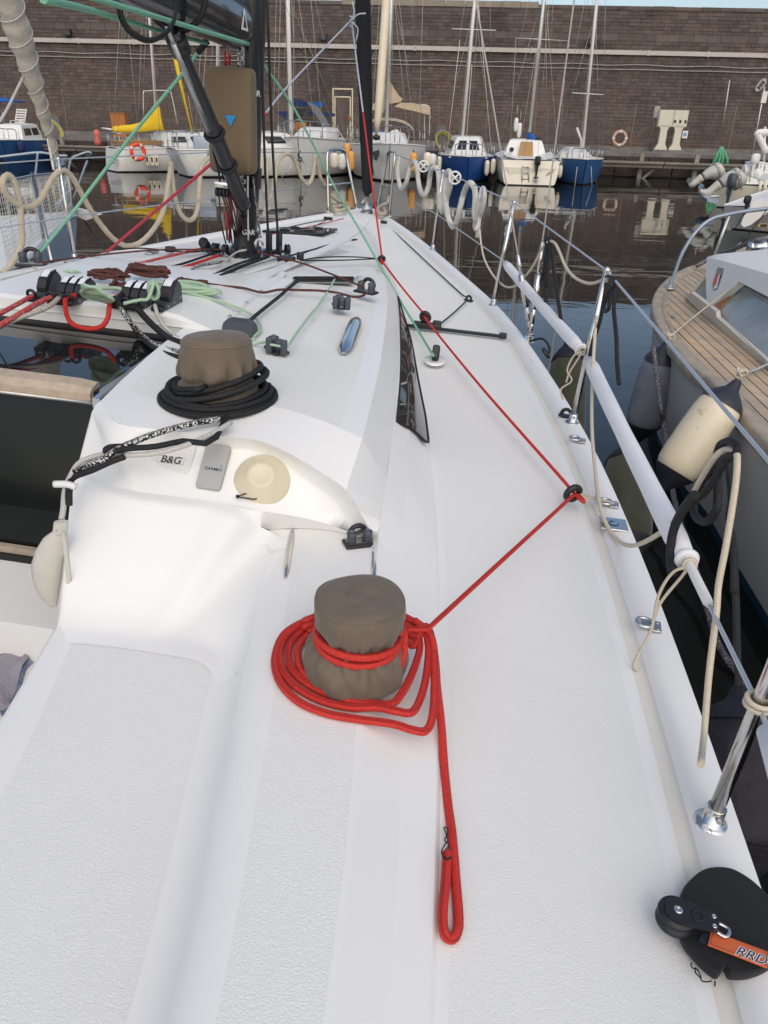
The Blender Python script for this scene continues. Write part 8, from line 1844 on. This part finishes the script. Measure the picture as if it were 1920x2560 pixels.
    # --- cream boat, stern-on with outboard
    b = Boat('sailing_boat', 'cream sailing boat stern-on with ladder and outboard', 'sailing boat', q('c3', 280, 1068), 2, 6.2, 2.35, (1.05, .88), 'stern', hull='cream_hull', boot='antifoul', deck='boat_white', stern_w=.92, rake=.1, band='blue_hull', cut=-.04)
    yb = b.o.y; o, lo, hi = b.box(2.0, 4.8, .85, .95, 1.5, .8, .2)
    mb = MB(); a = [b.P(1.95, y, z) for y, z in ((-.30,.92),(.30,.92),(.24,1.48),(-.24,1.48))]; mb.prism(a, -b.h*.03); mb.build('companionway_board', 'wood_tan', o)
    mb = MB(); mb.lathe(b.P(1.94, -.58, 1.18), -b.h, [(.09,0),(.09,.02),(.06,.03)], 16); mb.build('compass', 'lamp_black', o)
    ck = MB(); ck.loft([[b.P(.12, y, .5) for y in (-.5, .5)], [b.P(1.9, y, .5) for y in (-.5, .5)]], 0); ck.build('cockpit_floor', 'cream_hull', b.t)
    for sg in (1, -1):
        mb = MB(); mb.loft([[b.P(.1, sg*.5, .9), b.P(.1, sg*.95, 1.0)], [b.P(1.95, sg*.55, 1.0), b.P(1.95, sg*1.0, 1.15)]], 0); mb.build('cockpit_seat', 'boat_white', b.t)
    tr = [('c3',150,962),('c3',447,972),('c3',430,1010),('c3',390,1045),('c3',330,1068),('c3',270,1072),('c3',210,1050),('c3',170,1010)]
    P_ = [ony(q(c, x, y), yb-.12) for c, x, y in tr]; mb = MB(); mb.prism(P_, Vector((0,.10,0))); tro = mb.build('transom', 'cream_hull', b.t)
    lad = MB(); lx = [ony(q('c3', x, y), yb-.2) for x, y in ((245,960),(240,1065),(282,965),(280,1065))]; lad.tube(lx[:2], .018, 6); lad.tube(lx[2:], .018, 6)
    for k in range(4): lad.tube([lx[0].lerp(lx[1], k/3), lx[2].lerp(lx[3], k/3)], .018, 6)
    lad.build('swim_ladder', 'steel_dull', b.t)
    t = thing('outboard_motor', 'small black outboard on the transom of the cream boat', 'outboard motor', ony(q('c3', 322, 1020), yb-.3)); outboard(ony(q('c3', 325, 955), yb-.15), Vector((.1,-1,0)), .72, parent=t)
    b.mast((1361, -10), (1324, 330), yb+3.6, .065, 'alu', 1.5, [(1288, 95, 1418, 102)]); b.lines([(1420,100,1400,330),(1290,95,1275,370),(1365,0,1392,360),(1340,130,1300,360)], yb+3.4, .008, 'rope_thin')
    t = thing('sail_cover', 'bright blue sail cover bundled at the foot of the cream boat mast', 'sail cover', ony(q('c3', 305, 830), yb+2.6)); y2 = yb+2.6
    rows = []
    for y, xl, xr in ((768,268,300),(785,265,325),(805,270,340),(822,285,336),(838,302,328)):
        a, c_ = ony(q('c3', xl, y), y2), ony(q('c3', xr, y), y2); m_ = (a+c_)/2; h_ = (c_-a).length/2; rows.append([m_+Vector((h_*math.cos(2*math.pi*i/12), .22*math.sin(2*math.pi*i/12), 0)) for i in range(12)])
    mb = MB(); mb.loft(rows, 0, closed=True, cap=True); mb.build('cloth', 'cloth_blue', t); mb = MB(); mb.lathe(ony(q('c3', 333, 798), y2-.22), Vector((0,-1,0)), [(.09,0),(.09,.03),(.05,.04)], 12); mb.build('boom_end', 'lamp_black', t)
    for x, y, L_, lab in ((208,715,.55,'slim white fender hanging left of the cream boat mast'),(227,748,.6,'white fender hanging beside the slim one at the cream boat mast')): mini_fender('c3', x, y, yb+3.0, L_, .09, 'white_hull', lab, 'fenders hung in the rigging')
    for x, lab in ((155,'fender on the left quarter of the cream boat'),(462,'cream fender between the cream boat and the blue hull')): mini_fender('c3', x, 985, yb+.6, .5, .09, 'cream_hull', lab, 'fenders beside the cream boat')
    for k in range(5):
        p = ony(q('c3', 385+k*9, 1002-k*5), yb-.23); mb = MB(); mb.tube([p-ZV*.06, p+ZV*.07+Vector((.05,0,0))], .012, 4); mb.build('name_stroke', 'cable', tro)
    # --- second blue hull, bow-on
    b = Boat('sailing_boat', 'steel blue hulled boat with low white deck, bow-on', 'sailing boat', q('c3', 590, 1068), 184, 5.4, 2.15, (.95, .85), 'bow', hull='blue_hull2', stern_w=.9, rake=.05)
    yb = b.o.y; yB = yb-b.L; o, lo, hi = b.box(1.0, 4.3, .75, .85, 1.22, 1.6, .3); b.pulpit(.35); b.rail(.3, .8, 3, .35)
    b.mast((1493, -10), (1456, 388), yb-3.2, .055, 'alu_white', 1.5, [(1430, 232, 1510, 237)])
    p = [ony(q('c3', x, y), yb-1.5) for x, y in ((558,735),(570,770),(585,810),(580,890))]; mb = MB(); mb.tube(p, .05, 8); mb.build('rolled_sail', 'cloth_white', b.t)
    P_ = [ony(q('c3', x, y), yB+1.4) for x, y in ((465,890),(480,870),(498,875),(495,895),(480,940),(465,960),(455,930))]; mb = MB(); mb.prism(P_, Vector((0,.4,0))); mb.build('bow_bag', 'cloth_white', b.t)
    for x0, y0, x1, y1 in ((560,960,545,1075),(640,960,645,1075)): mb = MB(); mb.tube([ony(q('c3', x0, y0), yB-.15), ony(q('c3', x1, y1), yB-.3)], .014, 5); mb.build('mooring_line', 'rope_thin', b.t)
    # loose stays of other rigs seen against the wall
    for k, (x0, y0, x1, y1) in enumerate(((238,60,225,330),(1246,0,1190,250))): pass
fleet()

def right_boats():
    # --- cruiser with two tilted silver outboards
    y0 = 20.6
    b = Boat('motor_boat', 'cream sports cruiser with a wide stern facing the fairway', 'motor boat', q('e6', 1430, 1330), 30, 7.0, 2.6, (.95, .66), 'stern', hull='cream_hull', stern_w=.95, rake=.12)
    yb = b.o.y
    mb = MB(); pts = [ony(q('e6', x, y), yb+.6) for x, y in ((1290,745),(1350,738),(1420,745),(1490,775),(1530,830))]; mb.tube(crom(pts, 4), .16, 12); mb.build('stern_cushion', 'boat_white', b.t)
    P_ = [ony(q('e6', x, y), yb+.3) for x, y in ((1320,850),(1420,850),(1500,880),(1510,960),(1420,1010),(1330,1000))]; mb = MB(); mb.prism(P_, Vector((0,.3,0))); mb.build('engine_well', 'boat_white', b.t)
    P_ = [ony(q('e6', x, y), yb+1.2) for x, y in ((1470,640),(1600,620),(1680,640),(1680,800),(1500,780))]; mb = MB(); mb.prism(P_, Vector((0,.8,0))); mb.build('console', 'boat_white', b.t)
    arch = [ony(q('e6', x, y), yb+1.5) for x, y in ((1640,480),(1520,240),(1500,205),(1545,185),(1720,185))]; mb = MB(); mb.tube(crom(arch, 4), .10, 10); mb.build('roll_bar', 'boat_white', b.t)
    mb = MB(); mb.tube([ony(q('e6', 1618, 100), yb+1.5), ony(q('e6', 1600, 620), yb+1.5)], .03, 6); mb.build('aerial', 'alu_white', b.t)
    for xa, ya, xb_, y_b in ((1560,640,1545,800),(1620,640,1600,760)): mb = MB(); mb.tube([ony(q('e6', xa, ya), yb+.8), ony(q('e6', xb_, y_b), yb+.8)], .02, 6); mb.build('cockpit_rail', 'steel_dull', b.t)
    for xa, ya in ((1560,900),(1640,880)):
        mb = MB(); mb.tube([ony(q('e6', xa, ya), yb-.2), ony(q('e6', xa-60, ya+270), yb-.2)], .05, 8); mb.build('bathing_pole', 'cream_hull', b.t)
    p = ony(q('e6', 1490, 650), yb+.4); t = thing('small_outboard', 'small white outboard with dark head on the cruiser', 'outboard motor', p); outboard(p, Vector((-.6,-.3,0)), .6, parent=t, m='boat_white')
    def cowl(pts, m, lab, yy, letters):
        t = thing('outboard_motor', lab, 'outboard motor', ony(q('e6', *pts[-1][:2]), yy), 'tilted silver outboards'); rows = []
        for (x, y, r) in pts:
            c = ony(q('e6', x, y), yy); rows.append((c, r))
        for i in range(len(rows)): pass
        path = crom([c for c, r in rows], 4); rad = [r for c, r in rows]
        mb = MB(); mb.tube(path[:int(len(path)*.62)], lambda f: float(np.interp(f*.62, [i/(len(rad)-1) for i in range(len(rad))], rad)), 18); cw = mb.build('cowling', m, t)
        mb = MB(); mb.tube(path[int(len(path)*.60):], lambda f: float(np.interp(.60+f*.40, [i/(len(rad)-1) for i in range(len(rad))], rad)), 14); mb.build('drive_leg', m, t)
        e = path[-1]; d = (path[-1]-path[-4]).normalized()
        for k in range(3):
            an = k*2.1+.4; x_ = d.orthogonal().normalized(); y_ = d.cross(x_); rd = x_*math.cos(an)+y_*math.sin(an); tg = d.cross(rd)
            mb = MB(); mb.loft([[e+rd*r_+tg*(w_*s_)+d*(w_*.6*s_) for s_ in (-1, 0, 1)] for r_, w_ in ((.03,.03),(.10,.08),(.17,.07),(.20,.02))], 0); mb.build('propeller_blade', 'steel_dull', t)
        mb = MB(); mb.box(path[int(len(path)*.8)], d*.12, Vector((.2,-.9,.2))*.10, Vector((.3,.2,.9))*.015); mb.build('cavitation_plate', m, t)
        mb = MB(); i0 = int(len(path)*.30); d0 = (path[i0+1]-path[i0]).normalized(); mb.torus(path[i0], d0, rad[2]*1.0, .008, 24, 5); mb.build('cowl_joint', 'cable', t)
        nn = (EYE-path[3]).normalized()
        for (x, y, s_, st) in letters:
            pc = ony(q('e6', x, y), yy); pc = pc+nn*.36
            xd = (ony(q('e6', x+st[0], y+st[1]), yy)-ony(q('e6', x, y), yy)).normalized()
            text(st[2], pc, xd, nn.cross(xd), s_, 'ink', cw)
        return t
    cowl([(985,690,.10),(960,710,.21),(890,770,.25),(800,790,.20),(700,840,.13),(610,900,.10),(545,950,.10),(490,960,.05)], 'silver', 'tilted silver outboard motor, the one nearer the quay', yb+.4, [(948,780,.09,(8,40,'HONDA'))])
    cowl([(1290,790,.12),(1260,820,.27),(1160,880,.32),(1060,890,.25),(960,940,.15),(860,1010,.12),(760,1080,.12),(640,1050,.06)], 'silver', 'larger tilted silver outboard motor beside the cruiser stern', yb-.3, [(1245,905,.15,(6,40,'HONDA'))])
    p = ony(q('e6', 1090, 1010), yb-1.0); t = thing('outboard_motor', 'small dark outboard hanging upright in front of the silver ones', 'outboard motor', p-ZV*.8, None); outboard(p, Vector((-.2,-1,0)), .85, parent=t, m='grey_plastic')
    P_ = [ony(q('e6', x, y), yb-.9) for x, y in ((750,1155),(800,1145),(940,1140),(935,1240),(860,1230),(800,1225),(760,1200))]; t = thing('dinghy_stern', 'pale grey dinghy stern low on the water below the outboards', 'dinghy', P_[0]); mb = MB(); mb.prism(P_, Vector((.1,.9,0))); mb.build('transom', 'pale_blue', t); mb = MB(); mb.tube([P_[1]+ZV*.02, P_[2]+ZV*.02], .035, 6); mb.build('tube_edge', 'boat_white', t)
    # --- white motorboat with oval port at the right edge
    b = Boat('motor_boat', 'white motorboat with an oval porthole moored behind the planked boat', 'motor boat', q('e6', 1600, 1690), 38, 6.5, 2.3, (.85, .55), 'stern', hull='white_hull', stern_w=.9, rake=.1, cut=.06)
    yb = b.o.y; P_ = [ony(q('e6', x, y), yb-.25) for x, y in ((1480,1180),(1640,1215),(1700,1310),(1640,1380),(1540,1450),(1400,1555),(1300,1590),(1258,1545),(1290,1440),(1380,1310),(1440,1220))]; mb = MB(); mb.prism(P_, Vector((.35,.55,0))); mb.build('stern_platform', 'boat_white', b.t)
    p = ony(q('e6', 1590, 1570), yb-.30); mb = MB(); mb.torus(p, Vector((.1,-1,.2)), .12, .025, 24, 8, sx=1.0); o = mb.build('porthole', 'wood_tan', b.t)
    for sc in o.data.vertices: sc.co.z = p.z+(sc.co.z-p.z)*.42
    mb = MB(); mb.box(p+Vector((0,.02,0)), Vector((.10,0,0)), Vector((0,.01,0)), ZV*.035); mb.build('porthole_glass', 'dark_glass', o)
    for x0, y0_, x1, y1 in ((1300,1380,1180,1600),(1640,1330,1370,1700)): mb = MB(); mb.tube([ony(q('e6', x0, y0_), yb-.6), ony(q('e6', x1, y1), yb-.9)], .012, 5); mb.build('mooring_line', 'rope_black', b.t)
    p = ony(q('e6', 1370, 1240), yb-.2); t = thing('outboard_motor', 'small black outboard leg beside the white motorboat stern', 'outboard motor', p); outboard(p, Vector((-.8,-.4,0)), .38, parent=t)
right_boats()
